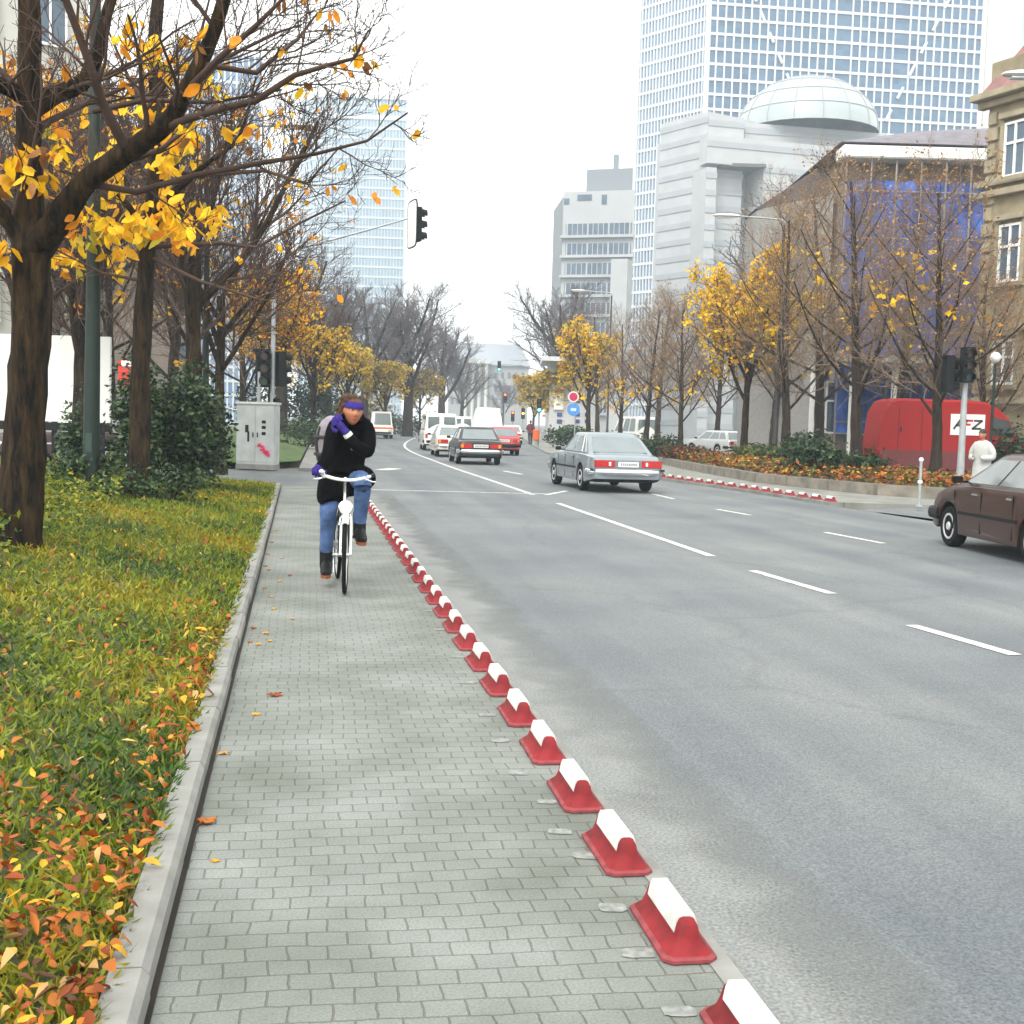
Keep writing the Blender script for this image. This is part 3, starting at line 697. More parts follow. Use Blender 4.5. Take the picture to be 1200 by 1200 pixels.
def put(key, loc, rz, h, label, group=None, leaves=None):
    proto, tips, top = PROTO[key]; s = h / top
    if key in used: o = strip_copy(proto, loc, rz, s, label, group)
    else:
        used.add(key); o = proto; o.location = loc; o.rotation_euler = (0, 0, rz); o.scale = (s, s, s); tag(o, label, 'tree', group)
    if leaves:
        frac, size, mats, pm, sel = leaves
        sel_t = [t[0] for t in tips if sel(t[0] / top) and rnd.random() < frac]
        if sel_t: foliage(o, [tuple(t) for t in sel_t], size / s, mats, pm, per=3, spread=.10 / s, droop=.5, wr=.65)
    if key[0] == 'p' and loc.x > 0 and loc.y < 75:
        bud = [tuple(t[0]) for t in tips if t[0].z / top > .3 and rnd.random() < .22]
        if bud: foliage(o, bud, .085 / s, BUDS, [.5, .35, .15], per=2, spread=.08 / s, droop=.4, wr=.6, name='dry_leaves')
    return o
low = lambda a, b: (lambda p: a <= p.z <= b)
def onY(px, py, Y, z=None):
    p = A(px, py, Y)
    if z is not None: p.z = z
    return p
GL = 'street trees left of the road'; GRt = 'street trees right of the road'
put('v1', onY(228, 520, 26.5, .15), 1.0, 9.4, 'bare dark tree rising left of the signal mast, behind the evergreen bush', GL, (.02, .15, ORA, [.5, .3, .1, .1], low(.3, 1)))
put('v2', onY(258, 520, 31, .15), 2.2, 8.0, 'low branched bare tree directly behind the grey cabinet', GL, (.01, .15, ORA, [.5, .3, .1, .1], low(.3, 1)))
put('v1', onY(95, 520, 30, .0), 3.9, 10.5, 'bare brown tree behind the white hoarding and green pole', GL, (.05, .2, ORA, [.5, .3, .1, .1], low(.3, .9)))
put('v2', onY(30, 520, 34, .0), 5.0, 12, 'bare brown tree at the left edge, standing behind the near trunk', GL, (.02, .2, ORA, [.5, .3, .1, .1], low(.3, 1)))
put('p1', onY(200, 520, 44, .1), .4, 12.5, 'tall bare tree behind the two slim trunks on the left', GL, (.03, .2, ORA, [.4, .3, .1, .2], low(.2, 1)))
put('v2', onY(318, 520, 52, .1), 4.0, 8.8, 'tree with thick orange yellow leaves behind the left traffic signals', GL, (.16, .19, ORA, [.55, .20, .22, .03], low(.2, .85)))
put('v1', onY(365, 510, 70, .1), 5.1, 8.2, 'golden leaved tree beside the path, left of the cyclist', GL, (.15, .21, [FARY[0], YEL[0], FARY[1]], [.4, .45, .15], low(.15, .8)))
put('v2', onY(405, 505, 82, .1), .7, 7.6, 'golden leaved tree on the lawn just behind the cyclist head', GL, (.15, .24, FARY, [.65, .20, .15], low(.15, .85)))
put('v1', onY(452, 505, 102, .1), 2.0, 7.2, 'yellowish small tree above the orange and white van', GL, (.15, .28, FARY, [.55, .25, .2], low(.15, .85)))
put('v2', onY(492, 503, 125, .1), 3.3, 7.5, 'thin yellow olive tree at the left bend of the road', GL, (.22, .30, FARY, [.5, .3, .2], low(.15, .85)))
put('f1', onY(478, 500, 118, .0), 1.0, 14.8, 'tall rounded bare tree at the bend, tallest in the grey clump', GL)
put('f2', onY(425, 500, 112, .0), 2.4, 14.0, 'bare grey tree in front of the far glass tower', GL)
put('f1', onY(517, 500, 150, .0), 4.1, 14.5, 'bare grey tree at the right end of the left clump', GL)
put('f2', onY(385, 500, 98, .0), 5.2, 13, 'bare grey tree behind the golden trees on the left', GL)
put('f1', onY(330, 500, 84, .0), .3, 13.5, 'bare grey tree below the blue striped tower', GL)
put('p3', onY(130, 500, 40, .0), 1.3, 12.5, 'dense bare tree between the green pole and the slim chestnut, far behind', GL)
put('p2', onY(60, 500, 48, .0), 5.9, 14.5, 'dense bare tree before the pale rendered building on the left', GL)
put('p2', onY(285, 500, 62, .0), 2.1, 13, 'bare upright tree left of the signal arm, further back', GL)
put('f2', onY(540, 500, 200, .0), 1.2, 12, 'small bare tree far down the road beside the end building', GL)
# right side
TR = dict(a='a')
put('p3', onY(1097, 540, 33.5, .3), .5, 9.4, 'bare lime tree in front of the red van', GRt, (.012, .22, YEL, [.7, .2, .05, .05], low(.15, .6)))
put('p1', onY(1003, 530, 38, .3), 2.0, 10.2, 'bare lime tree with few yellow leaves, left of the red van', GRt, (.012, .24, YEL, [.7, .2, .05, .05], low(.2, .7)))
put('p2', onY(921, 525, 46, .3), 3.1, 10.6, 'brown lime tree standing right of the densest yellow tree', GRt, (.03, .22, YEL, [.7, .18, .06, .06], low(.05, .55)))
put('v2', onY(872, 525, 50, .3), 1.2, 8.6, 'densest bright yellow tree right of the parked estate car', GRt, (.24, .22, YEL, [.80, .10, .09, .01], low(.1, 1)))
put('p3', onY(797, 525, 60, .2), 4.4, 8.8, 'bare tree with a thick trunk left of the parked estate car', GRt, (.012, .26, YEL, [.7, .2, .05, .05], low(.1, .5)))
put('p1', onY(757, 520, 70, .2), 5.5, 9.0, 'bare slender tree second behind the silver saloon roof', GRt, (.06, .28, YEL, [.7, .2, .05, .05], low(.1, .42)))
put('p2', onY(726, 520, 78, .2), .8, 9.2, 'bare slender tree directly above the silver saloon roof', GRt, (.06, .30, YEL, [.7, .2, .05, .05], low(.1, .45)))
put('v1', onY(690, 515, 88, .1), 1.9, 9.0, 'thinly leaved yellow tree in front of the white shop building', GRt, (.13, .26, YEL, [.7, .12, .16, .02], low(.2, 1)))
put('v2', onY(655, 510, 105, .1), 2.9, 7.0, 'small yellow tree left of the white shop building', GRt, (.20, .34, FARY, [.6, .2, .2], low(.2, .9)))
put('v1', onY(624, 508, 140, .1), 4.9, 7.5, 'hazy yellow tree far right of the road by the red signal', GRt, (.22, .38, FARY, [.6, .25, .15], low(.2, .9)))
put('f2', onY(655, 505, 118, .0), 3.0, 15.5, 'tall bare open crowned tree left of the stepped office block', GRt)
put('p3', onY(840, 515, 80, .1), 1.4, 12.5, 'tall brown bare tree behind the parked estate car', GRt)
put('p1', onY(960, 510, 52, .1), 3.3, 12.6, 'brown bare tree in front of the white columns', GRt)
put('p2', onY(1050, 510, 50, .1), 5.3, 12.2, 'brown bare tree against the blue netted house', GRt)
put('p3', onY(905, 510, 62, .1), 2.6, 12.5, 'tall brown bare tree left of the blue netted house', GRt)
put('f1', onY(955, 505, 66, .1), .9, 15.6, 'tallest brown bare tree, in front of the glass dome', GRt)
put('p2', onY(700, 510, 100, .1), 2.3, 12.0, 'tall bare tree before the stepped office block', GRt)
put('p1', onY(770, 510, 92, .1), .2, 12.5, 'tall bare tree before the cream stepped building', GRt)
put('p3', onY(1150, 510, 44, .0), 4.2, 9.0, 'bare tree against the sandstone house at the right', GRt)
put('f2', onY(590, 500, 260, .0), .2, 11, 'hazy bare tree far off beside the road end', GRt)
# ---------------------------------------------------------------- bushes
EVG = [leafmat('evergreen_dark', (.010, .026, .010), rough=.35), leafmat('evergreen_mid', (.028, .062, .020), rough=.35), leafmat('evergreen_light', (.080, .125, .045), rough=.4)]
def bush(label, c, r, n, size, mats=EVG, pm=(.34, .40, .26), name='bush', stems=True, lumps=7, core=True):
    root = thing(name, label, 'bush', c); R = random.Random(int(c[0] * 100) + n)
    cs = [(R.uniform(-.6, .6) * r[0], R.uniform(-.6, .6) * r[1], R.uniform(.3, .75) * r[2], R.uniform(.35, .6)) for _ in range(lumps)] + [(0, 0, r[2] * .5, .8)]
    pts = []
    for k in range(n):
        lx, ly, lz, ls = cs[k % len(cs)]; u = rand_unit(1)[0]; q = ls * (nr.random() ** .35)
        pts.append((lx + u[0] * r[0] * q, ly + u[1] * r[1] * q, max(.02, lz + u[2] * r[2] * q * .85)))
    P = np.array(pts); d = rand_unit(n); d[:, 2] = d[:, 2] * .6 - .2
    # outward facing leaves
    nn = P - np.array([0, 0, r[2] * .4]); nn += nr.normal(0, .35 * max(r), nn.shape)
    L = size * (.7 + .6 * nr.random(n)); v, f = leaf_quads(P, d, nn, L, L * .5, .15)
    mesh_np('foliage', v, f, list(mats), np.repeat(nr.choice(len(mats), n, p=list(pm)), 2), parent=root)
    if stems:
        mb = MB()
        for k in range(7):
            lx, ly, lz, ls = cs[k % len(cs)]
            mb.tube([(lx * .2, ly * .2, -.1), (lx * .5, ly * .5, lz * .5), (lx, ly, lz)], [.03, .02, .01], 5)
        mb.build('stems', M_bark, root)
    return root
bush('large dark evergreen bush left of the graffitied cabinet', tuple(onY(216, 540, 23, .1)), (1.12, .9, 2.0), 6500, .12)
bush('rounded dark evergreen bush between the green pole and the slim trunk', tuple(onY(152, 540, 22, .1)), (.62, .6, 2.25), 3600, .12)
bush('thin evergreen bush in front of the white hoarding', tuple(onY(95, 540, 22.5, .1)), (.42, .5, 1.75), 1100, .11)
bush('low evergreen bush at the foot of the green pole', tuple(onY(108, 575, 19.5, .12)), (.7, .5, .75), 900, .10, pm=(.25, .45, .3))
bush('trailing evergreen shrub at the foot of the slim trunk', tuple(onY(190, 575, 19, .12)), (1.0, .6, .6), 1100, .09, pm=(.25, .45, .3))
bush('clipped green hedge along the lawn behind the cabinet', tuple(onY(360, 520, 60, .2)), (2.3, 1.5, 1.6), 2200, .16, pm=(.2, .5, .3))
bush('tall dark hedge behind the far lawn, left of the golden trees', tuple(onY(335, 505, 92, .2)), (5.2, 1.6, 4.2), 4200, .30, pm=(.4, .45, .15))
bush('brownish thicket under the golden trees by the far path', tuple(onY(405, 505, 118, .1)), (5.5, 2, 3.2), 2600, .32, mats=[FARY[1], FARY[2], EVG[1]], pm=(.45, .25, .3))
bush('green hedge at the left bend of the far road', tuple(onY(470, 505, 128, .1)), (5.5, 2, 2.2), 2200, .3, pm=(.2, .5, .3))
# raised bed on the right: stone edge, earth, shrubs, leaves
def bed(name, y0, y1, back, label):
    n = 14; yy = [y0 + (y1 - y0) * k / (n - 1) for k in range(n)]
    mb = MB(); Fr = [(bed_x(y) + (.9 * max(0, (y0 + 1.2 - y)) ** 2 if y < y0 + 1.2 else 0), y) for y in yy]
    Bk = [(x + back * min(1, (i + .8) / 3, (n - i - .2) / 2.5), y + .6) for i, (x, y) in enumerate(Fr)]
    loop = Fr + Bk[::-1]
    st = thing('raised_bed', label, 'planter', (0, 0, 0))
    m2 = MB()
    for a, b in zip(Fr, Fr[1:]):
        a = Vector((*a, 0)); b = Vector((*b, 0)); d = (b - a).normalized(); nr_ = Vector((d.y, -d.x, 0))
        c = (a + b) / 2; m2.box((c.x + nr_.x * -.1, c.y + nr_.y * -.1, .10), ((b - a).length - .02, .22, .36), rz=math.atan2(d.y, d.x))
    m2.build('stone_edge', mat('bed_stone', (.19, .17, .14), .9, var=.3, scale=3, bump=.5), st, bevel=.015)
    for z_, s_ in ((.24, 1),): mb.prism([(x + .12, y + .05) for x, y in loop], -.1, z_)
    mb.build('soil', mat('bed_soil', (.06, .04, .02), .95, var=.4, bump=.6), st)
    return Fr, Bk
Fr, Bk = bed('bed', 28.9, 52, 5.2, 'long raised planting bed with a stone edge, in front of the red van')
Fr2, Bk2 = bed('bed', 63, 86, 4.0, 'further raised planting bed behind the silver saloon')
def bed_cover(Fr, Bk, n, mats, pm, hz, sz, label, kind='stuff', name='ground_cover', lo=0.0, hi=1.0, y0=0, y1=999):
    t = nr.random(n); k = t * (len(Fr) - 1.001); i = k.astype(int); fr = (k - i)[:, None]
    A_ = np.array(Fr); B_ = np.array(Bk); a = A_[i] * (1 - fr) + A_[i + 1] * fr; b = B_[i] * (1 - fr) + B_[i + 1] * fr
    u = (lo + (hi - lo) * nr.random(n))[:, None]; p = a * (1 - u) + b * u + .12
    P = np.concatenate([p, (.25 + hz * (.4 + .6 * np.sin(p[:, :1] * 2.1 + p[:, 1:] * 1.3) ** 2) * nr.random((n, 1)))], 1)
    P = P[(P[:, 1] > y0) & (P[:, 1] < y1)]; n = len(P)
    d = rand_unit(n); d[:, 2] *= .5; nn = rand_unit(n) * .6; nn[:, 2] += .8
    L = sz * (.6 + .8 * nr.random(n)); v, f = leaf_quads(P, d, nn, L, L * .6, .2)
    o = mesh_np(name, v, f, mats, np.repeat(nr.choice(len(mats), n, p=pm), 2)); tag(o, label, 'ground cover', kind=kind)
BEDL = [LEAFM[1], LEAFM[2], LEAFM[0], leafmat('bed_green', (.06, .10, .02)), leafmat('bed_olive', (.14, .15, .03)), LEAFM[3]]
bed_cover(Fr, Bk, 9000, BEDL, [.2, .1, .16, .2, .18, .16], .38, .15, 'autumn leaves and creeping cover in the near raised bed', lo=0, hi=.95)
bed_cover(Fr2, Bk2, 3000, BEDL, [.12, .1, .06, .4, .22, .1], .5, .22, 'green and yellow cover in the further raised bed', lo=0, hi=.95)
bush('dark green spreading shrub between the two lime trunks on the bed', tuple(onY(962, 545, 36.5, .25)), (1.25, .9, 1.15), 2000, .17, pm=(.35, .45, .2))
bush('dark green shrub under the red van side', tuple(onY(1020, 540, 36, .25)), (.7, .7, .8), 900, .16, pm=(.35, .45, .2))
bush('olive green shrub beside the parked estate car', tuple(onY(890, 535, 47, .25)), (1.4, .9, .7), 1200, .18, mats=BEDL[3:5] + [EVG[1]], pm=(.4, .35, .25))
bush('rust brown low shrub at the end of the near bed', tuple(onY(800, 535, 50, .25)), (1.1, .9, .55), 1000, .18, mats=[LEAFM[3], LEAFM[0], EVG[1]], pm=(.5, .2, .3))
bush('green shrub in the bed left of the silver saloon', tuple(onY(665, 520, 80, .2)), (1.7, 1.2, 1.3), 1300, .24, pm=(.2, .5, .3))
bush('bluish green shrub behind the silver saloon boot', tuple(onY(765, 525, 58, .2)), (1.5, 1, 1.0), 1300, .2, pm=(.3, .5, .2))
bush('dark shrubbery under the lime trees at the far right', tuple(onY(1185, 520, 41, .0)), (1.0, 1.0, 1.9), 1500, .18, pm=(.6, .3, .1))
# ================================================================ STREET FURNITURE
M_red = mat('separator_red', (.165, .009, .012), .7, var=.4, scale=11, spec=.3, obvar=.15)
M_redw = mat('separator_red_dusty', (.20, .035, .040), .9, var=.4, scale=16)
M_swhite = mat('separator_white', (.62, .62, .59), .6, var=.22, scale=7, obvar=.12)
def separator_meshes():
    Lb, Wb = .44, .165
    def ring(l, w, z, ch=.3):
        l, w = l / 2, w / 2; c = min(w * ch, .04)
        return [(-l, -w + c, z), (-l + c, -w, z), (l - c, -w, z), (l, -w + c, z), (l, w - c, z), (l - c, w, z), (-l + c, w, z), (-l, w - c, z)]
    m = MB()
    R = [ring(Lb, Wb, 0), ring(Lb, Wb, .010), ring(Lb - .02, Wb - .026, .017), ring(Lb - .055, Wb - .074, .036), ring(Lb - .078, .070, .066), ring(Lb - .088, .058, .092), ring(Lb - .11, .042, .108), ring(Lb - .14, .022, .112)]
    m.loft(R[:3], 1, (True, False)); m.loft(R[2:], 0, (False, True))
    w = MB(); l = (Lb - .165) / 2 + .010
    prof = [(-.037, .066), (-.031, .100), (-.024, .1165), (.024, .1165), (.031, .100), (.037, .066)]
    inner = [(y * .8, z - .012) for y, z in prof]
    loop = prof + inner[::-1]
    w.loft([[(-l, y, z) for y, z in loop], [(l, y, z) for y, z in loop]])
    return m, w
sm_, sw_ = separator_meshes()
sep0 = bpy.data.objects.new('kerb_separator', None); link(sep0)
sm_.build('base', [M_red, M_redw], sep0, smooth=50, bevel=0); sw_.build('reflective_strip', M_swhite, sep0, smooth=15)
def dup_sep(first=[True]):
    if first[0]: first[0] = False; return sep0
    return copy_tree(sep0)
ysep = [2.78, 3.49]; 
while ysep[-1] < 23.5: ysep.append(ysep[-1] + .685)
srng = random.Random(4)
for i, y in enumerate(ysep):
    o = dup_sep(); o.location = (sep_x(y + .2) + .025, y + .2, .004)
    o.rotation_euler = (0, 0, RANG + srng.uniform(-.02, .02) + .005)
    if i == 0: lb = 'red and white kerb separator cut by the bottom edge, nearest the camera'
    elif i == 1: lb = 'nearest fully visible red and white kerb separator on the path edge'
    elif y < 12: lb = 'red and white kerb separator on the path edge, nearer than the cyclist'
    else: lb = 'small red and white kerb separator on the path edge, beyond the cyclist'
    tag(o, lb, 'kerb separator', 'red and white separators along the path edge')
y = 27.3
while y < 39.5:
    o = copy_tree(sep0); o.location = (right_edge(y) + .16, y, .006); o.rotation_euler = (0, 0, math.atan2(1, (right_edge(y + .5) - right_edge(y - .5))))
    tag(o, 'red and white kerb separator along the footway across the road', 'kerb separator', 'separators on the far side of the road'); y += .70
# ---------------------------------------------------------------- cars
M_glass = mat('car_glass', (.10, .13, .125), .04, var=.1, scale=2, spec=.8)
M_glass_pale = mat('pale_car_glass', (.15, .18, .19), .06, var=.12, scale=2, spec=.8)
M_under = mat('underbody', (.008, .008, .008), .9, var=.1)
M_tail = mat('red_lamp_glass', (.42, .015, .012), .2, var=.15, scale=30)
M_amber = mat('amber_lamp_glass', (.75, .25, .01), .25, var=.1)
M_plate = mat('number_plate', (.72, .72, .70), .5, var=.06, scale=30)
M_hub = mat('hub_cap', (.46, .47, .48), .35, .1, var=.15)
M_trim = mat('dark_trim', (.006, .006, .006), .6, var=.1, spec=.25)
def paint(name, c, metal=0.0, rough=.28, coat=.6): return mat(name, c, rough, metal, var=.05, scale=2, coat=coat)
def interp(P, x):
    if x <= P[0][0]: return P[0][1]
    for (a, va), (b, vb) in zip(P, P[1:]):
        if x <= b: return va + (vb - va) * (x - a) / (b - a)
    return P[-1][1]
def car(label, cat, pos, ang, S, name='parked_car', group=None):
    root = thing(name, label, cat, pos, ang, group)
    L, W, col = S['L'], S['W'], S['paint']; h = L / 2
    ax = S['axles']; R = S.get('R', .31); sill = S.get('sill', .22)
    top = S['top']
    # body: cross-sections along the length
    xs = set([-h, -h + .015, -h + .05, -h + .12, h - .12, h - .05, h - .015, h]); x = -h + .2
    while x < h - .15: xs.add(round(x, 3)); x += .12
    for a in ax:
        for k in range(-8, 9): xs.add(round(a + (R + .055) * k / 8, 4))
    xs = sorted(xs); mb = MB(); rings = []
    for x in xs:
        e = max(0, (abs(x) - (h - .55)) / .55); wv = W / 2 * (1 - S.get('taper', .09) * e ** 2.2)
        ee = max(0, (abs(x) - (h - .06)) / .06); wv -= .05 * ee ** 2
        zt = interp(top, x) - .05 * ee ** 2
        zb = sill + .10 * max(0, (abs(x) - (h - .6)) / .6)
        for a in ax:
            q = (R + .055) ** 2 - (x - a) ** 2
            if q > 0: zb = max(zb, R + math.sqrt(q) * 1.0)
        zs = zt - S.get('shoulder', .15); zb = min(zb, zs - .03); zm = max(zb + .012, zb * .55 + zs * .45)
        half = [(0, zb), (wv - .14, zb), (wv - .025, zb), (wv - .004, zb + .01), (wv + .012, zm), (wv, zs), (wv - .035, zt - .045), (wv - .10, zt - .008), (wv * .5, zt + .008), (0, zt + .012)]
        rings.append([(x, y, z) for y, z in half] + [(x, -y, z) for y, z in half[-2:0:-1]])
    n = len(rings[0]); vs = [p for r in rings for p in r]; fs = []; mi = []
    for i in range(len(rings) - 1):
        for k in range(n):
            fs.append((i * n + k, (i + 1) * n + k, (i + 1) * n + (k + 1) % n, i * n + (k + 1) % n)); mi.append(1 if k in (0, 1, n - 1, n - 2) else 0)
    fs.append(tuple(range(n))); mi.append(0); fs.append(tuple((len(rings) - 1) * n + k for k in range(n))[::-1]); mi.append(0)
    b0 = 0; mb.v = [Vector(p) for p in vs]; mb.f = [list(q) for q in fs]; mb.m = mi
    mb.box((0, 0, sill + .09), (L - .5, W - .32, .16), 1)
    mb.build('body', [col, M_under], root, smooth=38)
    # cabin
    g = S['cab']; zb, zr = g['zb'], g['zr']
    def prof(t):     # 0 belt .. 1 roof edge
        return (g['xr'][0] + (g['xr'][1] - g['xr'][0]) * t, g['xf'][0] + (g['xf'][1] - g['xf'][0]) * t, g['w'][0] + (g['w'][1] - g['w'][0]) * t, zb + (zr - zb) * t)
    def ring(t, inset=0, dz=0):
        xr, xf, w_, z = prof(t); xr += inset; xf -= inset; w_ -= inset * .8; z += dz; o = []
        bf, br_ = .10, .06
        for k in range(7):
            y = w_ - 2 * w_ * k / 6; o.append((xf + bf * (1 - (y / w_) ** 2) - (.05 if abs(abs(y) - w_) < 1e-6 else 0), y, z))
        for k in range(1, 6): o.append((xf + (xr - xf) * k / 6, -w_, z))
        for k in range(7):
            y = -w_ + 2 * w_ * k / 6; o.append((xr - br_ * (1 - (y / w_) ** 2) + (.05 if abs(abs(y) - w_) < 1e-6 else 0), y, z))
        for k in range(1, 6): o.append((xr + (xf - xr) * k / 6, w_, z))
        return o
    cb = MB(); cb.loft([ring(-.12), ring(0), ring(.5), ring(1), ring(1, .035, .028), ring(1, .10, .045), ring(1, .30, .055)])
    cb.build('roof', col, root, smooth=50)
    def pt(u, t, side):
        xr, xf, w_, z = prof(t); return (xr + (xf - xr) * u, side * (w_ + .007), z)
    gm = S.get('glass', M_glass)
    for side in (1, -1):
        for (u0, u1, u2, u3) in g['side']:      # lower rear, lower front, upper front, upper rear
            q = MB(); a = [pt(u0, .06, side), pt(u1, .06, side), pt(u2, .90, side), pt(u3, .90, side)]
            q.add([(p[0], p[1] + side * .0, p[2]) for p in a] + [(p[0], p[1] - side * .02, p[2]) for p in a], [(0, 1, 2, 3), (7, 6, 5, 4), (0, 4, 5, 1), (1, 5, 6, 2), (2, 6, 7, 3), (3, 7, 4, 0)])
            q.build('side_window', gm, root)
            if S.get('seal'):
                fr = MB(); fr.tube([Vector(p) + Vector((0, side * .004, 0)) for p in a + a[:1]], .010, 5); fr.build('window_seal', S['seal'], root)
    for nm, end, t0, t1, f in (('rear_window', 'r', *g.get('rt', (.08, .90)), .86), ('windscreen', 'f', .06, .92, .88)):
        if end == 'r' and g.get('twin'): continue
        q = MB(); rows = []
        for t in (t0, t1):
            xr, xf, w_, z = prof(t); row = []
            for k in range(9):
                y = (-1 + 2 * k / 8) * w_ * f
                x = (xf + .10 * (1 - (y / w_) ** 2) + .010) if end == 'f' else (xr - .06 * (1 - (y / w_) ** 2) - .010)
                row.append((x, y, z))
            rows.append(row)
        s = .02 if end == 'r' else -.02
        vs = rows[0] + rows[1] + [(p[0] + s, p[1], p[2] - .004) for p in rows[0] + rows[1]]
        fs = [(k, k + 1, 9 + k + 1, 9 + k) for k in range(8)] + [(18 + k + 1, 18 + k, 27 + k, 27 + k + 1) for k in range(8)]
        fs += [(k + 1, k, 18 + k, 18 + k + 1) for k in range(8)] + [(9 + k, 9 + k + 1, 27 + k + 1, 27 + k) for k in range(8)]
        q.add(vs, fs); q.build(nm, gm, root, smooth=30)
    if g.get('twin'):
        for s in (1, -1):
            q = MB(); q.box((prof(.5)[0] - .058 , s * W * .225, zb + (zr - zb) * .5), (.02, W * .32, (zr - zb) * .72)); q.build('rear_window', gm, root, bevel=.006)
    # wheels
    for a in ax:
        for s in (1, -1):
            wy = s * (W / 2 - .10); t = MB()
            t.loft([[(a + rr * math.cos(q * PI / 14), wy + yy, R + rr * math.sin(q * PI / 14)) for q in range(28)] for rr, yy in ((R - .10, -.085), (R - .02, -.09), (R, -.06), (R, .06), (R - .02, .09), (R - .10, .085))])
            ty = t.build('wheel', M_tyre, root, smooth=40)
            u = MB(); yo = s * .088; rr = R * .64
            u.loft([[(a + r_ * math.cos(q * PI / 12), wy + yo + s * d_, R + r_ * math.sin(q * PI / 12)) for q in range(24)] for r_, d_ in ((rr, -.03), (rr, .004), (rr * .86, .006), (rr * .8, -.012), (rr * .35, -.006), (rr * .28, .014), (.004, .018))])
            for k in range(8):
                an = k * PI / 4; u.box((a + rr * .58 * math.cos(an), wy + yo + s * -.002, R + rr * .58 * math.sin(an)), (.028, .010, .02), 1)
            u.build('hub_cap', [M_hub, M_trim], ty, smooth=40)
    # bumpers
    bz = S.get('bz', .46); bm_ = S.get('bumper', M_chrome)
    for s, nm in ((-1, 'rear_bumper'), (1, 'front_bumper')):
        b = MB(); pts = []
        for k in range(13):
            y = -1 + k / 6; w_ = W / 2 - .0
            pts.append((s * (h + .04 - .16 * abs(y) ** 5), y * w_ * (.985 if abs(y) > .99 else 1), bz))
        pts = [(s * (h - .45), -W / 2 - .012, bz)] + pts + [(s * (h - .45), W / 2 + .012, bz)]
        b.tube(pts, [(.030 if S.get('fatb') and i in (0, len(pts) - 1) else .045, .075 if not S.get('fatb') else .09) for i in range(len(pts))], 8)
        b.build(nm, bm_, root, smooth=60)
    # lamps
    lz, lh, lw = S['tail']
    for s in (1, -1):
        l_ = MB(); l_.box((-h - .006, s * (W / 2 - .065 - lw / 2), lz), (.05, lw, lh), 0)
        if S.get('amber', True): l_.box((-h - .009, s * (W / 2 - .075 - lw * .16), lz), (.05, lw * .24, lh * .86), 1)
        if S.get('revlamp'): l_.box((-h - .010, s * (W / 2 - .07 - lw * .74), lz), (.05, .07, lh * .62), 2)
        l_.build('tail_light', [M_tail, S.get('ambermat', M_amber), M_white], root, bevel=.008)
        f_ = MB(); f_.box((h - .012, s * (W / 2 - .26), interp(top, h) - .16), (.05, .30, .16)); f_.build('headlight', M_hub, root, bevel=.01)
    p = MB(); pw = S.get('platew', .50); p.box((-h - .012 - S.get('platex', 0), 0, S.get('platez', lz)), (.02, pw, .12), 0)
    prn = random.Random(len(label)); y = -pw / 2 + .05
    while y < pw / 2 - .05:
        w_ = prn.uniform(.018, .034); p.box((-h - .0245 - S.get('platex', 0), y, S.get('platez', lz)), (.004, w_, .065), 1); y += w_ + .022
    p.build('number_plate', [M_plate, mat('plate_ink', (.12, .12, .12), .6)], root)
    if S.get('dark_panel'):
        d_ = MB(); d_.box((-h - .002, 0, lz), (.03, W - .12, lh + .01)); d_.build('rear_panel', S['dark_panel'], root)
    # mirrors and handles, shut lines
    for s in (1, -1):
        m_ = MB(); xm = g['xf'][0] - .22; m_.box((xm, s * (g['w'][0] + .16), zb + .06), (.07, .15, .095)); m_.box((xm, s * (g['w'][0] + .04), zb + .03), (.03, .12, .03)); m_.build('wing_mirror', S.get('mirror', M_black), root, bevel=.015)
        for hx in S.get('handles', []):
            d_ = MB(); d_.box((hx, s * (W / 2 + .010), S.get('hz', .82)), (.16, .03, .025)); d_.build('door_handle', S.get('handlemat', M_chrome), root, bevel=.006)
        if S.get('rub'):
            d_ = MB(); d_.box(((ax[0] + ax[1]) / 2, s * (W / 2 + .012), S['rub']), (ax[1] - ax[0] - 2 * R - .14, .022, .045)); d_.box((-h + .2, s * (W / 2 - .012), S['rub']), (.5, .03, .045)); d_.build('side_trim', S.get('rubmat', M_chrome), root)
        if S.get('seams'):
            for sx in S['seams']:
                d_ = MB(); d_.box((sx, s * (W / 2 + .005), (sill + interp(top, sx)) / 2 - .01), (.011, .012, interp(top, sx) - sill - .17)); d_.build('door_seam', M_trim, root)
    return root
HEAD = RANG
def place(axle, ang, S):   # rear axle centre on the ground -> car centre
    d = Vector((math.cos(ang), math.sin(ang), 0)); return tuple(Vector((axle[0], axle[1], ROAD + .004)) - d * S['axles'][0])
SALOON = dict(L=4.72, W=1.79, paint=paint('silver_blue_paint', (.20, .235, .26), .35, .32), axles=(-1.24, 1.55), R=.318, sill=.24,
    top=[(-2.36, .80), (-2.2, .885), (-1.6, .925), (-1.0, .945), (.9, .945), (1.2, .93), (2.2, .84), (2.36, .78)],
    cab=dict(zb=.925, zr=1.375, xr=(-1.72, -1.02), xf=(1.02, .32), w=(.80, .64), side=[(.10, .22, .17, .09), (.24, .54, .53, .20), (.56, .93, .90, .55)]),
    glass=M_glass_pale, tail=(.70, .165, .50), revlamp=True, amber=False, platez=.69, platex=.02, bz=.50, rub=.56, rubmat=M_trim, handles=(-.5, .5), hz=.80, seams=(-.62, .28, 1.0), seal=M_chrome, dark_panel=mat('grey_lamp_panel', (.16, .18, .19), .4))
car('silver blue older saloon seen from behind, largest car in the middle lane', 'car', place(((1.89 + 3.12) / 2, 30.5), HEAD + .035, SALOON), HEAD + .035, SALOON, 'saloon_car')
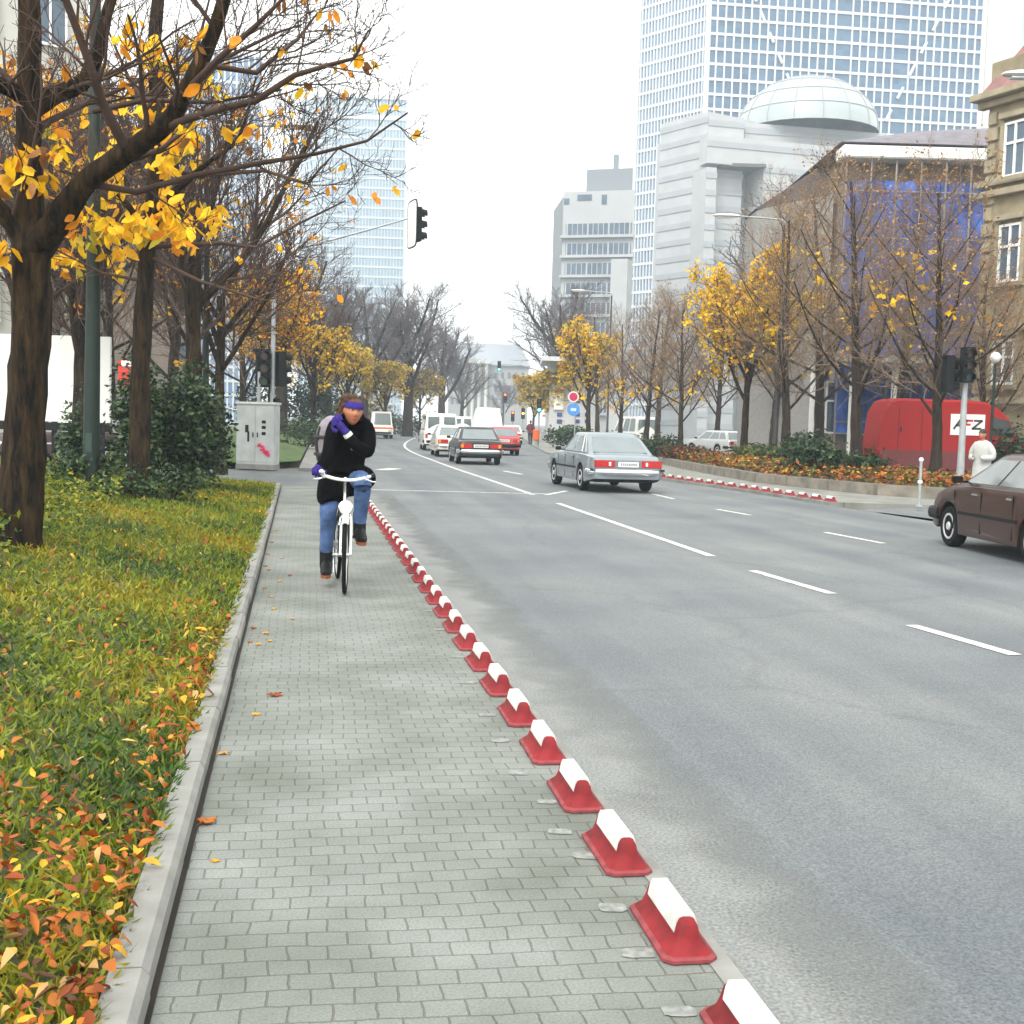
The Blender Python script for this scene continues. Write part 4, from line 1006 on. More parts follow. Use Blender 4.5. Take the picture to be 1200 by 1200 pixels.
BROWN = dict(L=4.12, W=1.66, paint=paint('brown_metallic', (.034, .009, .003), .1, .3, .25), axles=(-1.22, 1.28), R=.295, sill=.20,
    top=[(-2.06, .90), (-1.9, .95), (-1.3, .95), (.8, .94), (1.3, .91), (1.85, .79), (2.06, .68)],
    cab=dict(zb=.93, zr=1.335, xr=(-1.80, -1.30), xf=(1.02, .18), w=(.77, .60), side=[(.10, .30, .27, .13), (.33, .585, .56, .30), (.61, .955, .92, .59)]),
    glass=mat('bright_car_glass', (.16, .18, .18), .05, var=.2, scale=3, spec=.9), tail=(.74, .2, .34), bz=.46, bumper=M_trim, rub=.52, rubmat=M_trim, fatb=True, handles=(-.62, .42), hz=.80, seams=(-.72, .22, 1.08), handlemat=M_chrome, taper=.12)
bpos = G(1110, 646, ROAD) ; 
BA = HEAD - .10
fw = Vector((math.cos(BA), math.sin(BA), 0)); sd = Vector((-fw.y, fw.x, 0))
fl = Vector((6.40, 17.9, ROAD))                     # left front wheel on the ground
cen = fl - fw * BROWN['axles'][1] - sd * (BROWN['W'] / 2 - .08); cen.z = ROAD + .004
car('dark brown metallic car cut by the right edge of the photo', 'car', tuple(cen), BA, BROWN, 'passing_car')
BLACK = dict(L=4.5, W=1.69, paint=paint('black_paint', (.004, .004, .006), .0, .3, .25), axles=(-1.25, 1.35), R=.30, sill=.24,
    top=[(-2.25, .86), (-2.1, .90), (-1.3, .94), (.9, .93), (1.2, .90), (2.1, .80), (2.25, .74)],
    cab=dict(zb=.92, zr=1.36, xr=(-1.70, -1.05), xf=(1.0, .25), w=(.78, .62), side=[(.1, .22, .17, .09), (.24, .55, .53, .2), (.57, .93, .9, .55)]),
    glass=M_glass_pale, tail=(.70, .17, .45), bz=.50, platew=.55, platez=.70, seal=M_chrome, dark_panel=M_trim, rub=.55)
car('black saloon with orange and red tail lights, in the queue beyond the crossing', 'car', place((-1.36, 47.0), HEAD - .02, BLACK), HEAD - .02, BLACK, 'saloon_car')
BEIGE = dict(BLACK, paint=paint('beige_paint', (.62, .58, .48)), dark_panel=None, W=1.62)
car('beige saloon half hidden between the white van and the black saloon', 'car', place((-2.75, 55.8), HEAD - .03, BEIGE), HEAD - .03, BEIGE, 'saloon_car')
REDC = dict(L=3.9, W=1.62, paint=paint('red_paint', (.42, .03, .045)), axles=(-1.15, 1.25), R=.29, sill=.22,
    top=[(-1.95, .86), (-1.8, .92), (.9, .92), (1.1, .88), (1.8, .78), (1.95, .7)],
    cab=dict(zb=.90, zr=1.34, xr=(-1.80, -1.35), xf=(.95, .2), w=(.76, .6), side=[(.08, .5, .48, .14), (.53, .93, .9, .51)]),
    glass=M_glass_pale, tail=(.72, .16, .32), bz=.48, bumper=M_trim, fatb=True)
car('red hatchback partly hidden behind the black saloon', 'car', place((-.55, 60.8), HEAD - .06, REDC), HEAD - .06, REDC, 'hatchback_car')
VAN = dict(L=4.6, W=1.85, paint=paint('white_van_paint', (.74, .74, .70)), axles=(-1.2, 1.25), R=.31, sill=.26, shoulder=.06, taper=.04,
    top=[(-2.3, 1.06), (1.2, 1.06), (1.6, 1.0), (2.3, .8)],
    cab=dict(zb=1.05, zr=1.93, xr=(-2.26, -2.14), xf=(1.75, 1.0), w=(.89, .78), side=[(.06, .3, .3, .07), (.34, .6, .59, .34), (.68, .95, .88, .67)], twin=True),
    tail=(.78, .22, .13), bz=.48, bumper=M_trim, platez=.66, platew=.45, platex=.02)
car('white panel van with two rear windows, left of the queue', 'van', place((-4.0, 66.8), HEAD - .03, VAN), HEAD - .03, VAN, 'panel_van')
VAN2 = dict(VAN, W=2.0, L=5.4, cab=dict(VAN['cab'], zr=2.45, w=(.98, .72), twin=False, rt=(.5, .9), xr=(-2.66, -2.3), xf=(2.0, 1.4)), top=[(-2.7, 1.06), (1.6, 1.06), (2.7, .85)], glass=mat('white_panel', (.7, .7, .68), .5))
car('tall white van with a sloping back, behind the black saloon', 'van', place((-1.75, 80), HEAD - .10, VAN2), HEAD - .10, VAN2, 'panel_van')
WH = dict(REDC, paint=paint('white_car_paint', (.72, .72, .70)))
car('white car far off right of the tall white van', 'car', place((-.2, 92), HEAD - .15, WH), HEAD - .15, WH, 'hatchback_car')
car('distant white van above the beige saloon', 'van', place((-4.4, 105), HEAD - .12, VAN), HEAD - .12, VAN, 'panel_van')
# orange and white emergency van coming the other way
OR = dict(VAN, L=4.8, W=1.9, paint=paint('ambulance_white', (.74, .72, .66)), cab=dict(VAN['cab'], twin=False, zr=2.15, xf=(1.9, 1.5)))
o = car('orange and white van with an orange roof beacon coming towards the camera', 'van', tuple(G(446, 513.5, ROAD + .004) + Vector((0, 0, 0))), HEAD + PI - .03, OR, 'emergency_van')
mb = MB(); mb.box((2.30, 0, .80), (.16, 1.78, .26)); mb.box((0, .955, .74), (4.2, .05, .32)); mb.box((0, -.955, .74), (4.2, .05, .32)); mb.build('orange_band', mat('orange_paint', (.70, .16, .015), .4), o, bevel=.01)
mb = MB(); mb.tube([(.9, .35, 2.18), (.9, .35, 2.42)], .12, 10); mb.box((.9, .2, 2.22), (.3, .9, .08)); mb.build('beacon', mat('beacon_orange', (.8, .25, .01), .3), o)
# grey estate parked behind the bed
EST = dict(L=4.5, W=1.68, paint=paint('pale_grey_paint', (.50, .52, .52), .2), axles=(-1.2, 1.35), R=.30, sill=.24,
    top=[(-2.25, .88), (-2.1, .92), (.9, .92), (1.2, .9), (2.1, .8), (2.25, .72)],
    cab=dict(zb=.9, zr=1.36, xr=(-2.12, -1.75), xf=(1.0, .3), w=(.78, .62), side=[(.06, .27, .27, .08), (.3, .58, .57, .3), (.61, .93, .9, .6)]), glass=M_glass_pale, tail=(.72, .16, .3), bz=.48, bumper=M_trim, platez=.6)
EA = HEAD + .30
car('pale grey estate car parked behind the planting bed', 'car', (A(840, 520, 72).x, 72, .0), EA, EST, 'estate_car')
WV = dict(VAN, cab=dict(VAN['cab'], zr=2.2))
car('white van with an open dark interior parked behind the trees', 'van', (A(742, 510, 95).x, 95, 0), HEAD + .2, WV, 'parked_van')
# ---------------------------------------------------------------- red high-roof van, side on
rv = thing('delivery_van', 'red high-roof delivery van with a white letter sign, parked behind the bed', 'van', (0, 0, 0))
M_rv = mat('van_red', (.30, .006, .005), .5, var=.06, scale=2, spec=.3)
YV = 41.0
x0 = A(1031, 490, YV).x; x1 = A(1193, 490, YV).x; Lv = x1 - x0
rv.location = (x0, YV + .9, ROAD)
zt = A(1100, 468, YV).z - ROAD
mb = MB()
out = [(0, .95), (-.02, 1.35), (.10, zt - .45), (.30, zt - .10), (.55, zt), (Lv * .62, zt), (Lv * .76, zt - .05), (Lv * .86, zt - .28), (Lv * .94, zt - .62), (Lv + .02, zt - 1.25), (Lv + .5, zt - 1.42), (Lv + .85, zt - 1.62), (Lv + .9, .45), (Lv + .55, .40)]
for k in range(9): a = PI * k / 8; out.append((Lv - .05 + .40 * math.cos(a), .40 + .40 * math.sin(a)))
out += [(1.75, .40)]
for k in range(9): a = PI * k / 8; out.append((1.0 + .40 * math.cos(a), .40 + .40 * math.sin(a)))
out += [(.05, .42)]
W2 = .95
rings = []
for yy, ins in ((-W2, .05), (-W2 + .05, .0), (W2 - .05, .0), (W2, .05)):
    cx, cz = Lv / 2, 1.3
    rings.append([(cx + (x - cx) * (1 - ins * .4), yy, cz + (z - cz) * (1 - ins)) for x, z in out])
mb.loft(rings); body = mb.build('body', M_rv, rv, smooth=30)
mb = MB(); mb.box((Lv * .42, -W2 - .004, .75), (Lv * .8, .03, .62)); mb.build('lower_panel', mat('van_maroon_shaded', (.13, .016, .018), .5), rv, bevel=.01)  # maroon lower panel, with the shadow on it put into the darker colour
sx0, sx1 = A(1113, 500, YV).x - x0, A(1153, 500, YV).x - x0; sz0, sz1 = A(1130, 510, YV).z - ROAD, A(1130, 485.5, YV).z - ROAD
mb = MB(); mb.box(((sx0 + sx1) / 2, -W2 - .012, (sz0 + sz1) / 2), (sx1 - sx0, .03, sz1 - sz0)); sg = mb.build('sign', M_white, rv)
def strokes(mb, segs, ox, oz, w, h, y, th, mi=0, slant=.3):
    for a, b in segs:
        p = [Vector((ox + (q[0] + slant * q[1]) * w, y, oz + q[1] * h)) for q in (a, b)]
        d = (p[1] - p[0]).normalized(); s = Vector((-d.z, 0, d.x)) * th / 2
        e = d * th * .3
        mb.add([p[0] - s - e, p[1] - s + e, p[1] + s + e, p[0] + s - e], [(0, 1, 2, 3)], mi)
mb = MB(); sw = sx1 - sx0; shh = sz1 - sz0; bz_ = sz0 + shh * .30; hh = shh * .42; cw = sw * .22; yl = -W2 - .030
strokes(mb, [((0, 0), (.45, 1)), ((.45, 1), (.9, 0)), ((.2, .38), (.75, .38))], sx0 + sw * .10, bz_, cw, hh, yl, .075, 0, .35)
strokes(mb, [((0, 0), (0, 1)), ((0, .95), (.9, .95)), ((0, .5), (.7, .5))], sx0 + sw * .40, bz_, cw * .85, hh, yl - .002, .075, 1, .35)
strokes(mb, [((0, .95), (1, .95)), ((1, .95), (0, .05)), ((0, .05), (1.1, .05))], sx0 + sw * .64, bz_, cw, hh, yl, .075, 0, .25)
mb.build('lettering', [mat('sign_ink', (.05, .06, .05), .6), mat('sign_red', (.5, .02, .02), .6)], sg)
mb = MB(); wz0, wz1 = zt - 1.18, zt - .52; mb.add([(Lv * .80, -W2 - .006, wz0 + .05), (Lv * .985, -W2 - .006, wz0), (Lv * .93, -W2 - .006, wz1 - .12), (Lv * .80, -W2 - .006, wz1)], [(0, 1, 2, 3)]); mb.build('side_window', mat('dark_van_glass', (.02, .025, .022), .08, var=.2), rv)
for sx in (Lv * .305, .62):
    mb = MB(); mb.box((sx, -W2 - .002, 1.75), (.012, .012, zt - 1.3)); mb.build('door_seam', M_trim, rv)
mb = MB(); mb.box((.70, -W2 - .01, 1.75), (.04, .03, .16)); mb.build('door_handle', M_trim, rv)
for a in (1.0, Lv - .05):
    for s in (-1, 1):
        mb = MB(); mb.loft([[(a + rr * math.cos(q * PI / 14), s * (W2 - .14) + yy, .34 + rr * math.sin(q * PI / 14)) for q in range(28)] for rr, yy in ((.2, -.1), (.32, -.1), (.34, -.07), (.34, .07), (.32, .1), (.2, .1))]); mb.build('wheel', M_tyre, rv, smooth=40)
# ---------------------------------------------------------------- traffic signals
M_sig = mat('signal_black', (.0035, .005, .0045), .6, var=.2, spec=.25)
M_lens = [mat('lens_red', (.06, .008, .008), .3), mat('lens_amber', (.07, .04, .008), .3), mat('lens_green', (.01, .05, .03), .3)]
def signal_head(parent, c, rz, s=1.0, board=False, name='signal_head', lit=None, n=3):
    """front faces local -y"""
    Mx = Matrix.Translation(c) @ Matrix.Rotation(rz, 4, 'Z') @ Matrix.Scale(s, 4)
    mb = MB(); hgt = .30 * n; mb.box((0, 0, 0), (.30, .20, hgt), M=Mx)
    for k in range(n):
        z = hgt / 2 - .15 - .3 * k
        mb.box((0, .005, z), (.315, .19, .27), M=Mx)
        vis = [(.13 * math.cos(t), z + .13 * math.sin(t)) for t in [PI * (-.15 + 1.3 * q / 10) for q in range(11)]]
        mb.loft([[(x, -.10, zz) for x, zz in vis] + [(x * .93, -.10, z + (zz - z) * .93) for x, zz in vis[::-1]], [(x, -.26, zz - .02) for x, zz in vis] + [(x * .93, -.26, z - .02 + (zz - z) * .93) for x, zz in vis[::-1]]], M=Mx)
    hd = mb.build(name, M_sig, parent, bevel=0)
    for k in range(n):
        z = hgt / 2 - .15 - .3 * k; l = MB(); l.disc((0, -.10, z), (0, -1, 0), .10, 16, depth=.03, M=Mx)
        m = M_lens[k if n == 3 else (0, 2)[k]]
        if lit is not None and lit[0] == k: m = lit[1]
        l.build('lens', m, hd)
    if board:
        b = MB(); w_, h_ = .42, hgt / 2 + .17
        pr = []
        for q in range(24):
            t = 2 * PI * q / 24; x = math.cos(t); z = math.sin(t)
            pr.append(((abs(x) ** .35) * (1 if x >= 0 else -1) * w_, (abs(z) ** .35) * (1 if z >= 0 else -1) * h_))
        b.loft([[(x, .115, z) for x, z in pr], [(x, .14, z) for x, z in pr]], M=Mx); b.build('backboard', mat('backboard_white', (.80, .80, .76), .5), hd)
        b = MB(); b.tube([Mx @ Vector((x, .128, z)) for x, z in pr + pr[:1]], .026, 6); b.build('backboard_rim', M_sig, hd)
    return hd
def glow(name, c): return mat(name, tuple(x * .5 for x in c), .3, emit=(*c, 3.0), var=0)
GL_G, GL_R, GL_Y = glow('glow_green', (.10, 1.0, .62)), glow('glow_red', (1, .10, .04)), glow('glow_amber', (1, .5, .04))
# mast with arm over the road on the left
YM = 38.6
base = A(318, 560, YM); base.z = 0.0
sm = thing('traffic_signal', 'traffic signal mast left of the path with an arm carrying a white backed head', 'traffic light', (0, 0, 0))
mb = MB(); topm = A(318, 318, YM)
mb.tube([base - Vector((0, 0, .1)), Vector((base.x, YM, 2.6)), Vector((base.x, YM, topm.z))], [.085, .075, .06], 12); mb.build('pole', M_steel, sm, smooth=60)
mb = MB(); P_ = [A(*q, YM) for q in [(318, 318), (330, 303), (350, 292), (400, 278), (440, 267), (478, 256)]]
mb.tube(catmull(P_, 3), [.05 - .0016 * i for i in range(16)], 8); mb.build('arm', M_steel, sm, smooth=60)
hc = A(488.5, 263, YM)
signal_head(sm, hc, math.radians(112), 1.15, board=True)
signal_head(sm, A(313, 432, YM) + Vector((-.10, -.14, 0)), math.radians(25), 1.3)
signal_head(sm, A(322, 432, YM) + Vector((.16, .1, 0)), math.radians(120), 1.2)
signal_head(sm, A(322, 485, YM) + Vector((.02, -.02, .25)), math.radians(150), .75, n=2)
mb = MB(); p = A(305, 455, YM); mb.tube([Vector((p.x + .02, YM - .3, 0)), Vector((p.x + .02, YM - .3, p.z + .5))], .055, 10)
sp2 = thing('signal_post', 'second thin grey signal post just left of the arm mast', 'post', (0, 0, 0)); mb.build('pole', M_steel, sp2, smooth=60)
mb = MB(); mb.tube([Vector((p.x + .02, YM - .3, 0)), Vector((p.x + .02, YM - .3, .25))], .075, 10); mb.build('base_sleeve', M_steel, sp2)
# signal on the right
YR = 30.5
rs = thing('traffic_signal', 'black signal heads on a grey pole in front of the red van', 'traffic light', (0, 0, 0))
b_ = A(1124, 572, YR); t_ = A(1130, 415, YR)
mb = MB(); mb.tube([Vector((t_.x + .06, YR, -.05)), Vector((t_.x + .06, YR, 1.2)), Vector((t_.x + .06, YR, t_.z))], [.105, .085, .06], 12); mb.build('pole', M_steel, rs, smooth=60)
mb = MB(); mb.tube([Vector((t_.x + .06, YR, -.02)), Vector((t_.x + .06, YR, .30))], [.14, .125], 12); mb.build('base_sleeve', mat('pole_sleeve', (.16, .17, .18), .6, .2), rs, bevel=.01)
signal_head(rs, A(1131, 428, YR) + Vector((0, -.14, 0)), math.radians(8), .95); signal_head(rs, A(1112, 438, YR) + Vector((0, .05, 0)), math.radians(95), 1.0)
signal_head(rs, A(1121, 440, YR) + Vector((-.05, .16, 0)), math.radians(170), .8, n=3)
# far signals
fs = thing('traffic_signal', 'distant signal with green light hanging on an arm above the road end', 'traffic light', (0, 0, 0))
YF = 120; pb = A(640, 500, YF); arm = A(585, 429, YF); pt_ = A(640, 437, YF)
mb = MB(); mb.tube([Vector((pb.x, YF, 0)), Vector((pb.x, YF, pt_.z))], .10, 8); mb.build('pole', M_steel, fs)
mb = MB(); mb.tube([pt_, A(610, 428, YF), arm + Vector((.1, 0, .2))], .06, 6); mb.build('arm', M_steel, fs)
signal_head(fs, arm, 0, 1.05, lit=(2, GL_G))
fs = thing('traffic_signal', 'far signal on a pole with green light beside the white shop building', 'traffic light', (0, 0, 0))
YF = 78; c_ = A(632, 475, YF); mb = MB(); mb.tube([Vector((c_.x, YF + .15, 0)), Vector((c_.x, YF + .15, c_.z + .5))], .06, 8); mb.build('pole', M_steel, fs)
signal_head(fs, c_, 0, .95, lit=(2, GL_G))
for (px, py, YF, m, lb, k) in [(592, 463, 150, GL_R, 'red signal light glowing far down the road under the hanging green one', 0), (601, 484, 140, GL_R, 'low red signal far down the road beside the right footway', 0), (613, 484, 135, GL_Y, 'amber signal far down the road beside the right footway', 1)]:
    fs = thing('traffic_signal', lb, 'traffic light', (0, 0, 0)); c_ = A(px, py, YF)
    mb = MB(); mb.tube([Vector((c_.x, YF + .2, -.05)), Vector((c_.x, YF + .2, c_.z))], .07, 8); mb.build('pole', M_steel, fs)
    signal_head(fs, c_ + Vector((0, 0, -.35 + .3 * k)), 0, 1.3, lit=(k, m))
# ---------------------------------------------------------------- street lamps
M_lampw = mat('lamp_housing', (.55, .56, .55), .4, .2, var=.1)
def street_lamp(label, head, side, pole_dx, group, pm=M_green, mirror=False, rise=.25):
    """head: world point of the luminaire; the pole stands pole_dx to its side"""
    o = thing('street_lamp', label, 'street lamp', (head.x + pole_dx, head.y, 0), 0, group)
    hz_ = head.z; s = 1 if pole_dx > 0 else -1; dx = -pole_dx
    mb = MB(); mb.tube([(0, 0, -.1), (0, 0, 1.2), (0, 0, 1.25), (0, 0, hz_ - .25)], [.11, .105, .085, .055], 10); mb.build('pole', pm, o, smooth=50)
    mb = MB(); mb.tube(catmull([(0, 0, hz_ - .4), (0, 0, hz_ - .12), (dx * .2, 0, hz_ - .02), (dx * .8, 0, hz_ + .05)], 4), .035, 7); mb.build('arm', M_steel, o, smooth=60)
    mb = MB(); R_ = []
    d = 1 if dx > 0 else -1
    for x, w, hh in ((-.45, .05, .04), (-.38, .10, .07), (-.1, .15, .10), (.25, .16, .09), (.5, .11, .05), (.56, .04, .02)):
        R_.append([(dx * .86 + d * x, w * math.cos(t), hz_ + .04 + hh * math.sin(t) * (1 if math.sin(t) > 0 else .6)) for t in [2 * PI * k / 10 for k in range(10)]])
    mb.loft(R_); lu = mb.build('luminaire', M_lampw, o, smooth=50)
    mb = MB(); mb.box((dx * .86 + d * .1, 0, hz_ - .022), (.6, .2, .03)); mb.build('glass_bowl', mat('lamp_bowl', (.6, .62, .62), .2), lu, bevel=.008)
    return o
for px, py, Y, lb in [(366, 150, 31.5, 'street lamp whose pale head hangs before the far glass tower'), (372, 345, 73, 'street lamp above the golden trees left of the road'), (410, 381, 97, 'street lamp second from the far end on the left'), (447, 405, 123, 'street lamp before the tall rounded bare tree'), (483, 411, 134, 'farthest street lamp on the left, over the bend')]:
    street_lamp(lb, A(px, py, Y), 0, -2.6, 'street lamps left of the road')
for px, py, Y, lb in [(842, 254, 47.5, 'street lamp with a long arm in front of the cream stepped building'), (672, 341, 88, 'street lamp below the stepped office block'), (655, 435, 120, 'low distant street lamp by the white shop building')]:
    street_lamp(lb, A(px, py, Y), 0, 2.5 if Y < 60 else 2.7, 'street lamps right of the road', pm=mat('dark_grey_post', (.035, .032, .03), .7))
street_lamp('street lamp cut by the right edge, before the sandstone house', A(1186, 90, 24), 0, 2.6, 'street lamps right of the road')
gp = thing('lamp_post', 'tall dark green post rising out of the picture beside the large chestnut', 'post', tuple(onY(107, 590, 19.5, .05)))
mb = MB(); s_ = 19.5 / F
mb.tube([(0, 0, -.2), (0, 0, 1.4), (.02, 0, 3.2), (.04, 0, 9.0)], [.135, .125, .11, .075], 14); mb.build('pole', M_green, gp, smooth=50)
mb = MB(); mb.tube([(0, 0, .2), (0, 0, .38)], [.165, .15], 14); mb.build('base_collar', M_green, gp)
mb = MB(); mb.box((0, -.128, 1.0), (.10, .02, .30)); mb.build('access_door', mat('green_door', (.015, .045, .03), .5), gp, bevel=.004)
mb = MB(); mb.tube(catmull([(.04, 0, 9.0), (.06, 0, 9.4), (.7, 0, 9.8), (2.2, 0, 9.95)], 4), .045, 8); mb.box((2.5, 0, 9.95), (.8, .3, .14)); mb.build('lamp_arm', M_green, gp)
# ---------------------------------------------------------------- cabinet, hoarding, small things
cb_ = thing('utility_cabinet', 'pale grey utility cabinet with pink graffiti and dark stickers at the crossing', 'cabinet', tuple(G(302, 548, 0.0)), -.12)
Yc = cb_.location.y; sc_ = F / Yc; w_ = 46 / sc_; h_ = 74 / sc_
M_cab = mat('cabinet_grey', (.42, .44, .43), .7, var=.15, scale=3)
mb = MB(); mb.box((0, 0, h_ / 2 + .05), (w_, .5, h_ - .1)); mb.build('body', M_cab, cb_, bevel=.012)
mb = MB(); mb.box((0, 0, h_ + .03), (w_ + .06, .58, .07)); mb.build('lid', mat('cabinet_lid', (.55, .56, .55), .6), cb_, bevel=.01)
mb = MB(); mb.box((0, 0, .03), (w_ + .02, .52, .14)); mb.build('plinth', M_conc, cb_)
for s in (-1, 1):
    mb = MB(); mb.box((s * w_ * .245, -.256, h_ / 2 + .06), (w_ * .475, .016, h_ - .24)); dr = mb.build('door', M_cab, cb_, bevel=.004)
    mb = MB(); mb.box((s * w_ * .06, -.272, h_ * .52), (.03, .02, .14)); mb.build('handle', M_trim, dr)
mb = MB(); rr = random.Random(2)
pts = [(.10, .72), (.16, .80), (.22, .70), (.26, .74), (.34, .55), (.40, .60), (.46, .44), (.30, .52), (.26, .62), (.18, .62)]
for a, b in zip(pts, pts[1:]): 
    p = Vector((a[0] - .02, -.268, a[1] - .08)); q = Vector((b[0] - .02, -.268, b[1] - .08)); mb.tube([p, q], .035, 5)
mb.build('graffiti', mat('graffiti_pink', (.62, .02, .10), .6), cb_)
mb = MB()
for q_ in ((w_ * .22, 1.02, .12, .09), (w_ * .22, 1.20, .12, .09), (w_ * .22, 1.36, .12, .09), (-w_ * .22, 1.15, .10, .22), (-w_ * .18, .92, .06, .3)):
    mb = MB(); mb.box((q_[0], -.266, q_[1]), (q_[2], .012, q_[3])); mb.build('sticker', M_trim, cb_)
M_hoard = mat('hoarding_white', (.74, .74, .70), .6, var=.05, scale=1)
hb = thing('billboard', 'blank white billboard on dark legs behind the large chestnut trunk', 'billboard', tuple(onY(85, 520, 33, 0)))
Yh = 33; sc_ = Yh / F
x0_, x1_ = A(-60, 440, Yh).x - hb.location.x, A(130, 440, Yh).x - hb.location.x; z0_, z1_ = A(60, 494, Yh).z, A(60, 393, Yh).z
mb = MB(); mb.box(((x0_ + x1_) / 2, 0, (z0_ + z1_) / 2), (x1_ - x0_, .12, z1_ - z0_)); mb.build('panel', M_hoard, hb, bevel=.01)
mb = MB(); mb.box(((x0_ + x1_) / 2, .02, z0_ - .13), (x1_ - x0_ + .05, .16, .22)); mb.build('lower_rail', M_black, hb)
for k in range(4):
    mb = MB(); xx = x0_ + .25 + (x1_ - x0_ - .5) * k / 3; mb.box((xx, .06, z0_ / 2 - .1), (.12, .12, z0_ + .2)); mb.build('leg', M_black, hb)
low_ = thing('parked_car', 'dark car half hidden under the white billboard', 'car', (A(95, 520, 36).x, 36, -.01), .0); 
bpy.data.objects.remove(low_)
DK = dict(BLACK, paint=paint('dark_red_brown_paint', (.05, .02, .02)))
car('dark car parked behind the white billboard, half hidden by bushes', 'car', (A(85, 520, 37.5).x, 37.5, 0), PI + .05, DK, 'parked_car')
rsn = thing('round_sign', 'small red and white round sign seen beside the slim chestnut trunk', 'sign', tuple(onY(148, 520, 27, 0)))
mb = MB(); mb.tube([(0, 0, 0), (0, 0, 2.6)], .035, 8); mb.build('post', M_steel, rsn)
mb = MB(); c_ = A(150, 437, 27); mb.box((0, -.05, c_.z), (.34, .05, .56)); mb.build('sign_panel', mat('sign_scarlet', (.55, .03, .02), .5), rsn, bevel=.02)
mb = MB(); mb.box((.02, -.08, c_.z + .2), (.22, .012, .12)); mb.build('sign_mark', M_white, rsn)
bl = thing('bollard', 'thin grey bollard on the footway left of the brown car', 'bollard', tuple(onY(1077, 590, 26.3, 0)))
mb = MB(); mb.tube([(0, 0, -.05), (0, 0, .98)], [.032, .03], 10); mb.build('post', M_steel, bl, smooth=60)
mb = MB(); mb.ball((0, 0, 1.0), .05); mb.build('cap', M_white, bl, smooth=60)
mb = MB(); mb.tube([(0, 0, .50), (0, 0, .56)], .05, 10); mb.build('collar', M_white, bl, smooth=60)
mb = MB(); mb.tube([(0, 0, .0), (0, 0, .04)], .08, 10); mb.build('base_plate', M_steel, bl, smooth=60)
# signs by the shop building
YS = 70
for px, py, kind, lb in [(672, 465, 'r', 'red no entry sign above the blue one beside the far footway'), (672, 480, 'b', 'blue round sign below the red one')]: pass
ps = thing('sign_post', 'post with a red round sign above a blue round sign, behind the silver saloon', 'sign', tuple(onY(673, 520, YS, 0)))
c1 = A(672, 465, YS); c2 = A(672, 480, YS); mb = MB(); mb.tube([(0, .04, 0), (0, .04, c1.z + .3)], .035, 8); mb.build('post', M_steel, ps)
mb = MB(); mb.disc((c1.x - ps.location.x, -.01, c1.z), (0, -1, 0), .30, 24, 0, .02); mb.disc((c1.x - ps.location.x, -.022, c1.z), (0, -1, 0), .24, 24, 1, .012); mb.build('red_sign', [M_white, mat('sign_crimson', (.5, .012, .08), .5)], ps)
mb = MB(); mb.disc((c2.x - ps.location.x, -.01, c2.z), (0, -1, 0), .36, 24, 0, .02); mb.box((c2.x - ps.location.x, -.026, c2.z), (.30, .01, .16), 1); mb.build('blue_sign', [mat('sign_blue', (.07, .25, .60), .5), mat('sign_pale', (.55, .65, .75), .5)], ps)
lb_ = thing('litter_bin', 'small orange litter bin on a post beside the far footway', 'bin', tuple(onY(628, 522, 78, 0)))
mb = MB(); mb.loft([[(r * math.cos(t), r * math.sin(t), z) for t in [k * PI / 6 for k in range(12)]] for r, z in ((.16, .45), (.2, .5), (.22, 1.1), (.19, 1.12))]); mb.build('bucket', mat('bin_orange', (.70, .12, .02), .5), lb_)
mb = MB(); mb.tube([(0, .24, 0), (0, .24, 1.15)], .03, 6); mb.build('post', M_steel, lb_)
# ================================================================ PEOPLE AND THE BICYCLE
M_skin = mat('skin', (.40, .15, .075), .55, var=.08, scale=20)
M_coat = mat('black_wool', (.0035, .0035, .004), .95, var=.3, scale=20, bump=.4, spec=.05)
M_jean = mat('blue_denim', (.070, .120, .25), .9, var=.45, scale=9, bump=.3, spec=.15)
M_boot = mat('black_boot', (.004, .004, .004), .6, var=.2, spec=.3)
M_sole = mat('boot_sole', (.22, .06, .02), .8)
M_purple = mat('purple_knit', (.038, .024, .18), .9, var=.2, scale=40, bump=.4, spec=.1)
M_hair = mat('brown_hair', (.075, .034, .012), .7, var=.5, scale=30, bump=.5)
M_cuff = mat('pale_cuff', (.62, .62, .50), .6)
M_lip = mat('lips', (.36, .07, .06), .5); M_eye = mat('eye_dark', (.02, .015, .012), .3); M_eyew = mat('eye_white', (.6, .58, .55), .4)
def skin_object(name, J, E, root, m, parent=None, sub=2):
    names = list(J); me = bpy.data.meshes.new(name)
    me.from_pydata([J[n][0] for n in names], [(names.index(a), names.index(b)) for a, b in E], [])
    o = bpy.data.objects.new(name, me); C.objects.link(o)
    md = o.modifiers.new('skin', 'SKIN'); md.use_smooth_shade = True; md.branch_smoothing = .3
    if not me.skin_vertices:
        bm = bmesh.new(); bm.from_mesh(me); bm.verts.layers.skin.verify(); bm.to_mesh(me); bm.free()
    for i, n in enumerate(names):
        r = J[n][1]; sv = me.skin_vertices[0].data[i]; sv.radius = r if isinstance(r, tuple) else (r, r); sv.use_root = (n == root)
    ss = o.modifiers.new('sub', 'SUBSURF'); ss.levels = sub; ss.render_levels = sub
    dg = bpy.context.evaluated_depsgraph_get(); ev = o.evaluated_get(dg)
    m2 = bpy.data.meshes.new_from_object(ev); m2.name = name
    bpy.data.objects.remove(o); m2.materials.clear(); m2.materials.append(m)
    for p in m2.polygons: p.use_smooth = True
    o2 = bpy.data.objects.new(name, m2); return link(o2, parent)
